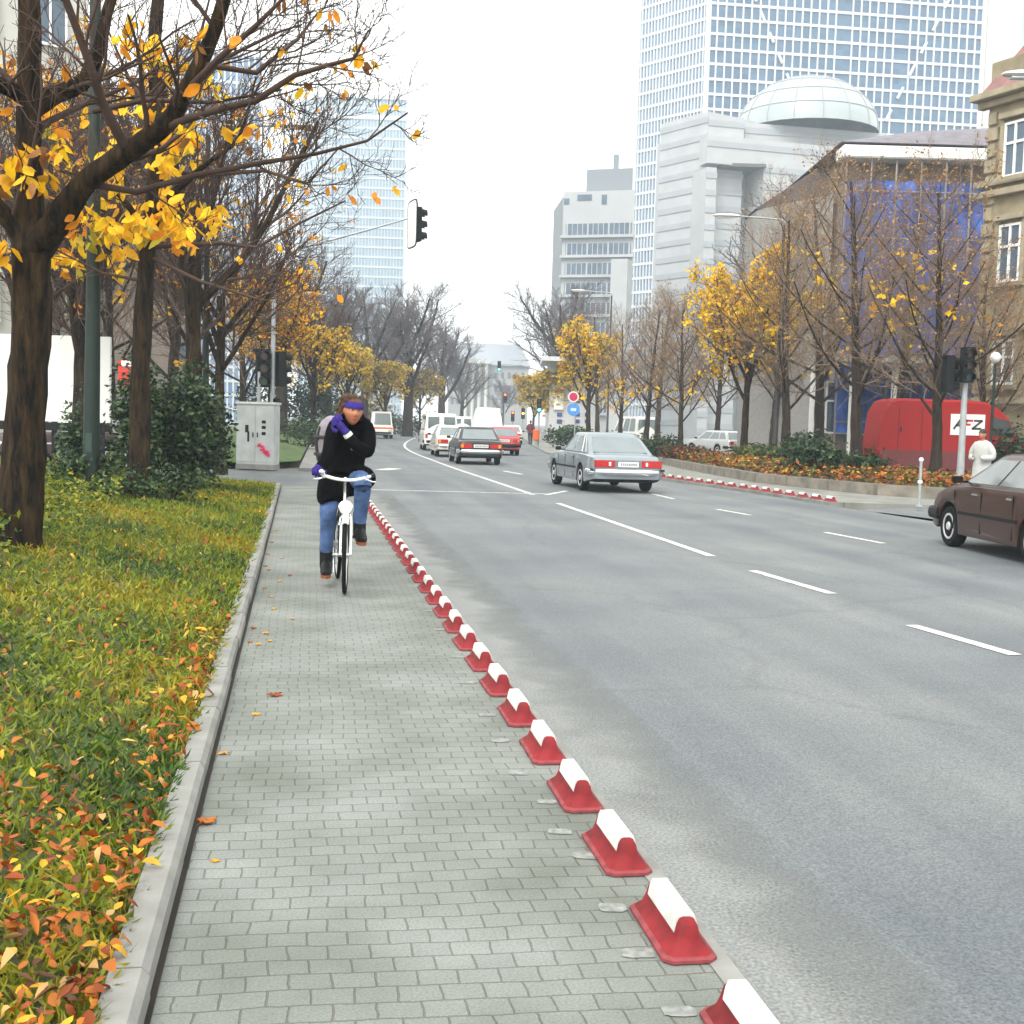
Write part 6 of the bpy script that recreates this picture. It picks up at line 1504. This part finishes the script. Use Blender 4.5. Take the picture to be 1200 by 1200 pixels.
facade_glass('front_glass', PC, PR, 0, ZT, M_tg, tw); facade_glass('side_glass', PL, PC, 0, ZT, M_tg2, tw)
for nm, P, Q, nc, wid in (('front_grid', PC, PR, 33, .36), ('side_grid', PL, PC, 21, .30)):
    Mx, Lf = frame_on(P, Q); mb = MB()
    for k in range(nc + 1):
        if nm == 'front_grid' and k in (16, 23): continue
        x = Lf * k / nc; mb.box((x, -.18, ZT / 2), (wid if k not in (0, nc) else 1.1, .36, ZT), 0, 0, Mx)
    for k in range(nf + 1): mb.box((Lf / 2, -.20, k * fh), (Lf, .34, .62 if k % 1 == 0 else .4), 0, 0, Mx)
    mb.build(nm, M_mul, tw)
    if nm == 'front_grid':
        sl = lambda px, py: (A(px, py, YT * 1.012).x, A(px, py, YT * 1.012).z)
        for (a, b) in (((868, -30), (925, 100)), ((1120, -10), (1040, 140))):
            p, q = sl(*a), sl(*b); n_ = 11
            for k in range(n_):
                br = MB()
                if k % 2 == 0:
                    t0, t1 = k / n_, (k + 1) / n_; u0 = p[0] + (q[0] - p[0]) * t0; u1 = p[0] + (q[0] - p[0]) * t1
                    f0 = (u0 - P[0]) / (Q[0] - P[0]) * Lf; f1 = (u1 - P[0]) / (Q[0] - P[0]) * Lf
                    br.tube([Mx @ Vector((f0, -.45, p[1] + (q[1] - p[1]) * t0)), Mx @ Vector((f1, -.45, p[1] + (q[1] - p[1]) * t1))], .38, 6); br.build('diagonal_brace', M_mul, tw)
# pale slab right of the tower
ps_ = thing('office_tower', 'pale plain tower slab at the upper right behind the sandstone house', 'tower', (0, 0, 0))
a_, b_ = A(1156, 60, 340), A(1196, 60, 352)
mb = MB(); wallbox(mb, (a_.x, a_.y), (b_.x, b_.y), 0, 152, 20); mb.build('wall', mat('pale_tower', (.70, .68, .58), .8, var=.05, scale=.1), ps_)
b2 = A(1240, 60, 352); mb = MB(); wallbox(mb, (b_.x + .3, b_.y + 4), (b2.x, b2.y + 4), 0, 152, 16); mb.build('glass_strip', mat('pale_blue_glass', (.45, .6, .66), .3, var=.1, scale=.2), ps_)
# ---- cream stepped building with glass dome
cs = thing('domed_building', 'cream stepped building with horizontal bands and a glass dome', 'building', (0, 0, 0))
YD = 195
M_cream = mat('cream_stone', (.39, .40, .40), .8, var=.06, scale=.5); M_creamd = mat('cream_band', (.32, .335, .35), .8, var=.06, scale=.5)
def X(px, Y): return A(px, 250, Y).x
def Z(py, Y, px=880): return A(px, py, Y).z
mb = MB(); bd = MB()
def block(px0, px1, pyt, Y0_, Y1_, dep, z0=0):
    P, Q = (X(px0, Y0_), Y0_), (X(px1, Y1_), Y1_); zt = Z(pyt, (Y0_ + Y1_) / 2, (px0 + px1) / 2); wallbox(mb, P, Q, z0, zt, dep)
    Mx, Lf = frame_on(P, Q); z = zt - 1.2
    while z > z0 + 1: bd.box((Lf / 2, -.06, z), (Lf + .1, .14, .9), 0, 0, Mx); z -= 2.6
    return Mx, Lf, zt
block(771, 826, 138, YD + 9, YD, 22)                          # left stair tower, receding face
block(826.5, 868, 136, YD, YD + 1.5, 22)
M1, L1, z1 = block(826, 1035, 168, YD - 3, YD + 5, 3.0, Z(196, YD, 850))     # bridge over the portal
block(826, 838, 196, YD - 3, YD - 2.6, 20); block(893, 1035, 196, YD - 1, YD + 5, 20)
block(868.5, 1035, 150, YD + 3, YD + 8, 14, Z(170, YD, 900))
mb.build('wall', M_cream, cs); bd.build('stone_band', M_creamd, cs)
mb = MB(); P, Q = (X(839, YD), YD + 5), (X(892, YD), YD + 6); wallbox(mb, P, Q, 0, Z(200, YD, 860), 1.0); mb.build('recessed_wall', mat('white_stone', (.5, .52, .51), .7, var=.05, scale=.3), cs)
mb = MB(); mb.box(((X(838, YD) + X(893, YD)) / 2, YD + 1.4, Z(198, YD, 860) + .25), (X(893, YD) - X(838, YD) - .05, 6.6, .5)); mb.build('soffit', mat('dark_soffit', (.10, .10, .10), .8), cs)
# dome
dc = A(945, 150, YD + 12); dr_x = (X(1028, YD + 12) - X(865, YD + 12)) / 2; dz = Z(92, YD + 12, 945) - Z(158, YD + 12, 945)
mb = MB(); rb = MB(); nu, nv = 32, 10; zc = Z(158, YD + 12, 945)
Pd = lambda i, j, k=1.0: Vector((dc.x + k * dr_x * math.cos(j * PI / 2 / nv) * math.cos(2 * PI * i / nu), dc.y + k * dr_x * math.cos(j * PI / 2 / nv) * math.sin(2 * PI * i / nu), zc + k * dz * math.sin(j * PI / 2 / nv)))
mb.add([Pd(i, j) for j in range(nv + 1) for i in range(nu)], [(j * nu + i, j * nu + (i + 1) % nu, (j + 1) * nu + (i + 1) % nu, (j + 1) * nu + i) for j in range(nv) for i in range(nu)])
mb.build('dome', mat('dome_glass', (.33, .37, .37), .25, var=.06, scale=.3), cs, smooth=60)
for i in range(0, nu, 2): rb.tube([Pd(i, j, 1.004) for j in range(nv + 1)], .09, 4)
for j in range(0, nv, 2): rb.tube([Pd(i, j, 1.004) for i in range(nu + 1)], .08, 4)
rb.build('dome_ribs', M_creamd, cs)
# ---- stepped office block
ob = thing('office_block', 'grey stepped office block with rows of ribbon windows and a roof penthouse', 'building', (0, 0, 0))
YO = 175; M_ob = mat('office_wall', (.36, .37, .375), .8, var=.06, scale=.4); M_win = mat('office_glass', (.075, .11, .15), .15, var=.25, scale=.8)
P, Q = (X(660, YO), YO), (X(741, YO), YO - 3); Mx, Lf = frame_on(P, Q); zt = Z(226, YO, 700)
mb = MB(); mb.prism([P, Q, (Q[0] + 1.0, Q[1] + 14), (P[0] + .6, P[1] + 14)], 0, zt)
mb.build('wall', M_ob, ob)
fl_h = 22.5 * YO / F; z = Z(262, YO, 700); k = 0
while z > 3:
    w = MB(); w.box((Lf / 2 + .1, -.09, z - 1.0), (Lf - .8, .2, 1.55), 0, 0, Mx); wo = w.build('window_band', M_win, ob)
    w = MB(); 
    for q in range(13): w.box((.7 + (Lf - 1.2) * q / 12, -.21, z - 1.0), (.10 if q % 4 else .22, .06, 1.55), 0, 0, Mx)
    w.box((Lf / 2, -.30, z - 2.02), (Lf + .3, .65, .38), 0, 0, Mx); w.build('window_frame', M_ob, wo)
    z -= fl_h
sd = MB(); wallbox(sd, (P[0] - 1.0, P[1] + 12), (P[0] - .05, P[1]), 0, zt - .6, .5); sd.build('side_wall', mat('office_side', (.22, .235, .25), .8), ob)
for (px0, px1, py) in ((661, 667, 237), (677, 694, 233), (706, 712, 236)):
    w = MB(); w.box((X((px0 + px1) / 2, YO) - P[0], -.03, Z(py, YO, 690)), ((px1 - px0) * YO / F, .12, .8 if px0 != 706 else 1.3), 0, 0, Mx); w.build('window', M_win, ob)
mb = MB(); pa_, pb_ = (X(687, YO), YO + 2), (X(740, YO), YO); mb.prism([pa_, pb_, (pb_[0] + .6, pb_[1] + 8), (pa_[0] + .4, pa_[1] + 8)], zt - .2, Z(196, YO, 715)); mb.build('penthouse', mat('penthouse_grey', (.20, .22, .24), .8, var=.08), ob)
mb = MB(); mb.box((X(722, YO), YO + 3, Z(188, YO, 722)), (.75, .75, 2.8)); mb.build('chimney', mat('penthouse_grey', (.20, .22, .24), .8), ob)
mb = MB(); wallbox(mb, (X(719, YO - 8), YO - 6.5), (X(738, YO - 8), YO - 7.2), 0, Z(302, YO - 8, 725), 3); ow = mb.build('bay', M_ob, ob)
# ---- blue netted house
nh = thing('netted_house', 'house wrapped in blue scaffold netting with white pillars below and a white eaves band', 'building', (0, 0, 0))
YB = 58; M_net = mat('blue_netting', (.040, .115, .42), .85, var=.5, scale=1.2, bump=.6)
xa, xb = X(985, YB), X(1158, YB); zE = Z(192, YB, 1070); zL = Z(478, YB, 1060)
mb = MB(); mb.box(((xa + xb) / 2, YB + 6, zE / 2), (xb - xa - .3, 11.6, zE)); mb.build('wall', mat('house_wall', (.20, .16, .13), .9, var=.1), nh)
mb = MB(); nx, nz = 44, 30; V = [(xa + (xb - xa) * i / nx, YB - .5 + .16 * math.sin(i * 1.3 + j * .35) + .10 * math.sin(j * 1.1 - i * .4), zL * .55 + (zE - .9 - zL * .55) * j / nz) for j in range(nz + 1) for i in range(nx + 1)]
F2 = [(j * (nx + 1) + i, j * (nx + 1) + i + 1, (j + 1) * (nx + 1) + i + 1, (j + 1) * (nx + 1) + i) for j in range(nz) for i in range(nx)]
mesh_np('netting', V, F2, M_net, smooth=True, parent=nh)
mb = MB()
for k in range(7): mb.tube([(xa + (xb - xa) * k / 6, YB - .75, 0), (xa + (xb - xa) * k / 6, YB - .75, zE)], .05, 6)
for k in range(6): mb.tube([(xa, YB - .75, 2 + 2.1 * k), (xb, YB - .75, 2 + 2.1 * k)], .04, 6)
mb.build('scaffold', mat('scaffold_pole', (.28, .24, .22), .5, .4), nh)
mb = MB(); mb.box(((xa + xb) / 2 - .1, YB - .3, zE + .30), (xb - xa + .3, 1.4, .55)); mb.build('eaves', M_white, nh, bevel=.05)
mb = MB(); zr_ = Z(148, YB, 1100); mb.loft([[(xa - .3, YB - .8, zE + .74), (xb + 3, YB - .8, zE + .74), (xb + 3, YB + 11, zE + .74), (xa - .3, YB + 11, zE + .74)], [(xa + 4.2, YB + 3.2, zr_ + .5), (xb + 3, YB + 3.2, zr_ + .9), (xb + 3, YB + 6, zr_ + .9), (xa + 4.2, YB + 6, zr_ + .5)]]); mb.build('roof', mat('slate_roof', (.15, .14, .16), .8, var=.2, scale=2), nh)
mb = MB()
mb.loft([[(X(885, YB + 6), YB + 6, Z(245, YB + 6, 890)), (X(984, YB + 4), YB + 1, Z(243, YB, 980)), (X(984, YB + 4), YB + 9, Z(243, YB, 980)), (X(885, YB + 6), YB + 9, Z(245, YB + 6, 890))], [(X(955, YB + 6), YB + 4, Z(190, YB + 4, 960)), (X(985, YB + 4), YB + 3, Z(186, YB + 3, 985)), (X(985, YB + 4), YB + 7, Z(186, YB + 3, 985)), (X(955, YB + 6), YB + 7, Z(190, YB + 4, 960))]])
mb.build('side_roof', mat('brown_roof', (.06, .045, .038), .85, var=.25, scale=2), nh)
mb = MB(); mb.prism([(X(887, YB + 6), YB + 6), (xa - .05, YB + 1.2), (xa - .05, YB + 9), (X(887, YB + 6), YB + 9)], 0, Z(246, YB + 6, 890)); mb.build('side_wing', mat('wing_wall', (.26, .25, .235), .9, var=.12), nh)
for px, py0, py1, wd in ((963, 432, 512, 9), (1008, 440, 512, 6), (1059, 424, 472, 9)):
    Yc_ = YB - 3; mb = MB(); z1_ = Z(py0, Yc_, px); wdm = wd * Yc_ / F
    mb.tube([(X(px, Yc_), Yc_, 0), (X(px, Yc_), Yc_, z1_)], [wdm / 2 * 1.04, wdm / 2 * .94], 16); mb.box((X(px, Yc_), Yc_, z1_ + .06), (wdm * 1.25, wdm * 1.25, .14)); mb.box((X(px, Yc_), Yc_, .1), (wdm * 1.25, wdm * 1.25, .2)); mb.build('pillar', M_white, nh, smooth=50)
for k, (px, py) in enumerate(((995, 478), (1030, 480))):
    w = MB(); w.box((X(px, YB), YB - .05 if px > 984 else YB + 3.2, Z(py, YB, px)), (1.3, .12, 2.3)); wo = w.build('window', M_win, nh)
    w = MB(); 
    for dx in (-.68, 0, .68): w.box((X(px, YB) + dx, (YB - .05 if px > 984 else YB + 3.2) - .08, Z(py, YB, px)), (.09, .08, 2.4))
    for dz in (-1.18, .3, 1.18): w.box((X(px, YB), (YB - .05 if px > 984 else YB + 3.2) - .1, Z(py, YB, px) + dz), (1.45, .08, .09))
    w.build('window_frame', M_white, wo)
mb = MB(); zc_ = Z(428, YB - 3, 1000); mb.box(((xa + xb) / 2 - 1, YB - 2.2, zc_ + .28), (xb - xa, 3.2, .3)); mb.build('porch_roof', mat('porch_grey', (.42, .42, .41), .8), nh)
# ---- sandstone house on the right
sh = thing('sandstone_house', 'ornate sandstone house with tall white windows at the right edge', 'building', (0, 0, 0))
YS_ = 43; M_sst = mat('sandstone', (.27, .225, .14), .9, var=.22, scale=1.6, bump=.5); M_sstd = mat('sandstone_trim', (.31, .265, .18), .9, var=.18, scale=2)
PA = (X(1153, 50), 50.0); PB = (PA[0] + .42 * 22, PA[1] - .907 * 22)     # street front, running towards the camera
YS_ = 49
z_e = Z(112, YS_, 1165); PG = (PA[0] + 8, PA[1] + 3.7)
mb = MB(); mb.prism([PA, PB, (PB[0] + 9, PB[1] + 4), PG], 0, z_e); mb.build('wall', M_sst, sh)
Mx, Lf = frame_on(PA, PB)
mb = MB()
for z in (Z(470, YS_, 1170), Z(385, YS_, 1170), Z(225, YS_, 1170), Z(212, YS_, 1170), z_e - .15): mb.box((Lf / 2 - .1, -.14, z), (Lf + .5, .34, .26), 0, 0, Mx)
mb.box((Lf / 2 - .1, -.3, z_e + .12), (Lf + .7, .7, .26), 0, 0, Mx)
for k in range(int(z_e / .62)): mb.box((.28, -.05, .35 + k * .62), (.6 if k % 2 else .42, .14, .5), 0, 0, Mx)
mb.build('cornice', M_sstd, sh, bevel=.02)
for fl_, (pyb, pyt) in enumerate(((450, 400), (330, 265), (207, 145))):
    zb_, zt_ = Z(pyb, YS_, 1170), Z(pyt, YS_, 1170)
    for q in range(7):
        x = 1.5 + 2.6 * q; w = MB(); w.box((x, -.02, (zb_ + zt_) / 2), (.95, .10, zt_ - zb_), 0, 0, Mx); wo = w.build('window', M_win, sh)
        f_ = MB()
        for dx in (-.5, 0, .5): f_.box((x + dx, -.09, (zb_ + zt_) / 2), (.10, .07, zt_ - zb_ + .1), 0, 0, Mx)
        for t in (0, .62, 1): f_.box((x, -.10, zb_ + (zt_ - zb_) * t), (1.1, .07, .10), 0, 0, Mx)
        f_.build('window_frame', M_white, wo)
        s_ = MB(); s_.box((x, -.16, zb_ - .16), (1.5, .34, .16), 0, 0, Mx); s_.box((x, -.14, zt_ + .30), (1.5, .3, .22), 0, 0, Mx)
        for dx in (-.66, .66): s_.box((x + dx, -.07, (zb_ + zt_) / 2 + .05), (.20, .16, zt_ - zb_ + .3), 0, 0, Mx)
        s_.build('window_surround', M_sstd, wo, bevel=.015)
mb = MB(); zg = Z(60, YS_, 1190)
mb.loft([[Mx @ Vector((-.2, -.35, z_e + .26)), Mx @ Vector((Lf, -.35, z_e + .26)), Mx @ Vector((Lf, 11, z_e + .26)), Mx @ Vector((-.2, 11, z_e + .26))], [Mx @ Vector((1.5, 1.1, zg + 1.2)), Mx @ Vector((Lf, 1.1, zg + 1.2)), Mx @ Vector((Lf, 9, zg + 1.2)), Mx @ Vector((1.5, 9, zg + 1.2))]]); mb.build('roof', mat('red_brown_roof', (.24, .12, .11), .85, var=.2, scale=2), sh)
mb = MB(); mb.prism([(0, 0), (1.6, 0), (1.6, .5), (0, .5)], z_e, z_e + 1.5, 0, Mx); mb.build('parapet', M_sst, sh, bevel=.02)
gl_ = thing('globe_lamp', 'round white globe lamp on a post before the sandstone house', 'street lamp', (X(1176, 40), 40, 0))
mb = MB(); zg_ = Z(419, 40, 1176); mb.tube([(0, 0, 0), (0, 0, zg_ - .2)], .05, 8); mb.build('post', M_green, gl_); mb = MB(); mb.ball((0, 0, zg_), .17); mb.build('globe', M_white, gl_, smooth=True)
# ---- white shop building far right of the road
wb = thing('shop_building', 'low white shop building with small blue windows beyond the silver saloon', 'building', (0, 0, 0))
YW = 104; xa_, xb_ = X(650, YW), X(708, YW); zt_ = Z(425, YW, 680)
mb = MB(); mb.box(((xa_ + xb_) / 2, YW + 4, zt_ / 2), (xb_ - xa_, 8, zt_)); mb.build('wall', mat('shop_white', (.5, .5, .49), .7, var=.05), wb)
mb = MB(); mb.box(((xa_ + xb_) / 2 + .4, YW + 3.2, zt_ + .18), (xb_ - xa_ + 2.2, 10, .35)); mb.build('roof', mat('shop_roof', (.55, .56, .58), .6), wb)
for px in (663, 684, 696):
    for py in (486, 494, 470):
        w = MB(); w.box((X(px, YW), YW - .02, Z(py, YW, px)), (.42, .1, .32)); w.build('window', mat('shop_window', (.05, .07, .2), .2), wb)
mb = MB(); mb.box((X(658, YW), YW - .06, Z(472, YW, 658)), (.25, .12, 1.0)); mb.build('sign_panel', mat('sign_scarlet', (.55, .03, .02), .5), wb)
mb = MB(); mb.box((xa_ + .8, YW - .1, Z(470, YW, 652)), (.8, .2, Z(450, YW, 652) - Z(470, YW, 652))); mb.build('fascia', M_white, wb)
# ---- building closing the road
eb = thing('end_building', 'pale hazy building with a columned front closing the road in the distance', 'building', (0, 0, 0))
YE = 380; M_eb = mat('end_stone', (.34, .34, .33), .85, var=.06, scale=.1); M_ebr = mat('end_roof', (.28, .30, .33), .85, var=.1, scale=.1)  # stone and roof lightened, adding painted haze to the real haze
mb = MB(); mb.box(((X(530, YE) + X(625, YE)) / 2, YE + 12, Z(428, YE, 580) / 2), (X(625, YE) - X(530, YE), 20, Z(428, YE, 580))); mb.build('wall', M_eb, eb)
mb = MB(); mb.loft([[(X(528, YE), YE + 1, Z(428, YE, 580)), (X(627, YE), YE + 1, Z(428, YE, 580)), (X(627, YE), YE + 23, Z(428, YE, 580)), (X(528, YE), YE + 23, Z(428, YE, 580))], [(X(546, YE), YE + 8, Z(401, YE, 580)), (X(614, YE), YE + 8, Z(401, YE, 580)), (X(614, YE), YE + 16, Z(401, YE, 580)), (X(546, YE), YE + 16, Z(401, YE, 580))]]); mb.build('roof', M_ebr, eb)
for px in (551, 559, 567, 575): 
    mb = MB(); mb.tube([(X(px, YE), YE + .8, 0), (X(px, YE), YE + .8, Z(426, YE, px))], .55, 10); mb.build('column', mat('end_pale', (.6, .58, .52), .8), eb, smooth=50)
mb = MB(); mb.box((X(563, YE), YE + .8, Z(424, YE, 563)), (X(580, YE) - X(546, YE), 2.6, 1.0)); mb.build('pediment', mat('end_pale', (.6, .58, .52), .8), eb)
for py in (440, 455, 470):
    for px in (535, 542, 586, 594, 602, 610, 618):
        w = MB(); w.box((X(px, YE), YE + 1.95, Z(py, YE, px)), (.9, .12, 1.9)); w.build('window', mat('end_window', (.12, .13, .15), .3), eb)
# ---- towers on the left
lt = thing('glass_tower', 'pale blue glass tower far off on the left, washed out by haze', 'tower', (0, 0, 0))
YL = 470; P, Q = (X(376, YL), YL), (X(473, YL), YL + 2); zt_ = Z(114, YL, 425); nfl = int(zt_ / 3.6)
PB_ = (X(352, YL + 16), YL + 16)
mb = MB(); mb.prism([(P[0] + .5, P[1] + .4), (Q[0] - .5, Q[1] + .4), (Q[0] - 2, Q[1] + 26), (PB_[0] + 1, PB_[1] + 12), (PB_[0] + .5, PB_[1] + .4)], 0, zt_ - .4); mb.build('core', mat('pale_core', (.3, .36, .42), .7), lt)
facade_glass('front_glass', P, Q, 0, zt_, glassmat('far_tower_glass', (.20, .28, .35), (.27, .35, .41), 26, nfl, .5), lt); facade_glass('side_glass', PB_, P, 0, zt_, glassmat('far_tower_side', (.34, .44, .52), (.42, .5, .56), 8, nfl), lt)  # glass kept pale: some of the haze is put into its colours
for nm, a, b, nc in (('front_grid', P, Q, 26), ('side_grid', PB_, P, 9)):
    Mx, Lf = frame_on(a, b); mb = MB()
    for k in range(nc + 1): mb.box((Lf * k / nc, -.15, zt_ / 2), (.28, .3, zt_), 0, 0, Mx)
    for k in range(nfl + 1): mb.box((Lf / 2, -.16, zt_ * k / nfl), (Lf, .3, .7), 0, 0, Mx)
    mb.box((Lf / 2, -.3, zt_ - 7), (Lf, .5, 1.6), 0, 0, Mx); mb.box((Lf / 2, -.2, zt_ + .4), (Lf + .6, 1.0, 1.4), 0, 0, Mx)
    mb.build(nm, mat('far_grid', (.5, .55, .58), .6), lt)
l2 = thing('striped_tower', 'slim blue striped tower behind the branches on the left', 'tower', (0, 0, 0))
Y2 = 230; P, Q = (X(205, Y2), Y2), (X(298, Y2), Y2 + 4); zt_ = Z(58, Y2, 280)
mb = MB(); wallbox(mb, (P[0], P[1] + .4), (Q[0] - .2, Q[1] + .4), 0, zt_ - .2, 18); mb.build('core', mat('striped_core', (.2, .24, .3), .7), l2)
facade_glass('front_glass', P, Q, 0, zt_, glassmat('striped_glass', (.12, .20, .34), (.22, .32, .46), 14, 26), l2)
Mx, Lf = frame_on(P, Q); mb = MB()
for k in range(15): mb.box((Lf * k / 14, -.2, zt_ / 2), (.30, .4, zt_), 0, 0, Mx)
for k in range(27): mb.box((Lf / 2, -.12, zt_ * k / 26), (Lf, .2, .5), 0, 0, Mx)
mb.build('grid', mat('striped_white', (.55, .58, .60), .6), l2)
l3 = thing('apartment_building', 'pale rendered building at the left edge behind the large chestnut', 'building', (0, 0, 0))
Y3 = 46; P, Q = (X(-160, Y3), Y3 - 3), (X(70, Y3), Y3 + 3); zt_ = 19
mb = MB(); wallbox(mb, P, Q, 0, zt_, 12); mb.build('wall', mat('render_pale', (.50, .49, .45), .85, var=.08, scale=.5), l3)
Mx, Lf = frame_on(P, Q); mb = MB(); mb.box((Lf / 2, -.2, zt_ + .1), (Lf + .6, .8, .4), 0, 0, Mx); mb.build('cornice', mat('render_trim', (.58, .57, .53), .8), l3)
for fl_ in range(5):
    for q in range(3):
        x = Lf - 1.5 - 2.5 * q; z = 2.2 + 3.5 * fl_; w = MB(); w.box((x, -.03, z), (1.15, .12, 1.7), 0, 0, Mx); wo = w.build('window', M_win, l3)
        f_ = MB(); 
        for dx in (-.6, 0, .6): f_.box((x + dx, -.1, z), (.08, .06, 1.8), 0, 0, Mx)
        for dz_ in (-.88, .88): f_.box((x, -.11, z + dz_), (1.3, .1, .1), 0, 0, Mx)
        f_.build('window_frame', M_white, wo)
l4 = thing('apartment_building', 'brownish house front half hidden by bare trees left of the slim chestnut', 'building', (0, 0, 0))
Y4 = 75; P, Q = (X(40, Y4), Y4), (X(212, Y4), Y4 + 5); zt_ = Z(215, Y4, 120)
mb = MB(); wallbox(mb, P, Q, 0, zt_, 12); mb.build('wall', mat('brown_render', (.20, .16, .14), .85, var=.12, scale=.5), l4)
Mx, Lf = frame_on(P, Q); mb = MB(); mb.loft([[Mx @ Vector((-.3, -.4, zt_)), Mx @ Vector((Lf + .3, -.4, zt_)), Mx @ Vector((Lf + .3, 12, zt_)), Mx @ Vector((-.3, 12, zt_))], [Mx @ Vector((1.5, 5, zt_ + 4)), Mx @ Vector((Lf - 1.5, 5, zt_ + 4)), Mx @ Vector((Lf - 1.5, 7, zt_ + 4)), Mx @ Vector((1.5, 7, zt_ + 4))]]); mb.build('roof', mat('slate_roof', (.15, .14, .16), .8), l4)
for fl_ in range(4):
    for q in range(4):
        w = MB(); w.box((1.2 + (Lf - 2.4) * q / 3, -.03, 2.2 + 3.3 * fl_), (1.1, .12, 1.7), 0, 0, Mx); w.build('window', M_win, l4)
# ================================================================ AIR, SKY, LIGHT, CAMERA
hz = MB(); hz.box((0, 495, 79), (1400, 1160, 160.4)); hb_ = hz.build('haze', bpy.data.materials.new('haze_air')); hb_['kind'] = 'stuff'
hm = bpy.data.materials['haze_air']; hm.use_nodes = True; nt = hm.node_tree; nt.nodes.remove(nt.nodes['Principled BSDF'])
pv = nt.nodes.new('ShaderNodeVolumePrincipled'); pv.inputs['Color'].default_value = (.68, .78, .88, 1); pv.inputs['Density'].default_value = HAZE; pv.inputs['Anisotropy'].default_value = .0
nt.links.new(pv.outputs[0], nt.nodes['Material Output'].inputs['Volume'])
sc = bpy.context.scene
W = bpy.data.worlds.new('World'); sc.world = W; W.use_nodes = True; nt = W.node_tree; bg = nt.nodes['Background']
sk = nt.nodes.new('ShaderNodeTexSky'); sk.sky_type = 'NISHITA'; sk.sun_disc = False; EL, AZ = math.radians(48), math.radians(205)
sk.sun_elevation = EL; sk.sun_rotation = AZ; sk.dust_density = 6; sk.air_density = 1.2; sk.ozone_density = 1
hs = nt.nodes.new('ShaderNodeHueSaturation'); hs.inputs['Saturation'].default_value = .12; nt.links.new(sk.outputs[0], hs.inputs['Color'])
mx = nt.nodes.new('ShaderNodeMix'); mx.data_type = 'RGBA'; mx.inputs[0].default_value = .80; nt.links.new(hs.outputs[0], mx.inputs[6]); mx.inputs[7].default_value = (9.6, 9.6, 9.1, 1)
nt.links.new(mx.outputs[2], bg.inputs['Color']); bg.inputs['Strength'].default_value = .12
sl_ = bpy.data.lights.new('sun', 'SUN'); sl_.energy = 1.2; sl_.angle = math.radians(25); sl_.color = (1, .97, .92)
so = bpy.data.objects.new('sun', sl_); link(so)
dirv = Vector((math.sin(AZ) * math.cos(EL), math.cos(AZ) * math.cos(EL), math.sin(EL))); so.rotation_euler = dirv.to_track_quat('Z', 'Y').to_euler(); so.location = (0, 0, 60)
cam = bpy.data.cameras.new('camera'); cam.sensor_width = 36; cam.lens = 36 * F / 1200; cam.clip_end = 3000; cam.clip_start = .05
co = bpy.data.objects.new('camera', cam); link(co)
fwd = Vector((0, cp, -sp)); upv = Vector((0, sp, cp)); rt = Vector((1, 0, 0))
cx_ = rt * cr + upv * sr; cy_ = -rt * sr + upv * cr; cz_ = -fwd
co.matrix_world = Matrix(((cx_.x, cy_.x, cz_.x, 0), (cx_.y, cy_.y, cz_.y, 0), (cx_.z, cy_.z, cz_.z, H), (0, 0, 0, 1)))
sc.camera = co
sc.view_settings.view_transform = 'Standard'; sc.view_settings.look = 'None'; sc.view_settings.gamma = 1; sc.view_settings.exposure = EXPO
sc.cycles.use_denoising = True; sc.cycles.max_bounces = 6; sc.cycles.diffuse_bounces = 3; sc.cycles.glossy_bounces = 3; sc.cycles.transparent_max_bounces = 12; sc.cycles.volume_bounces = 1
sc.cycles.use_adaptive_sampling = True
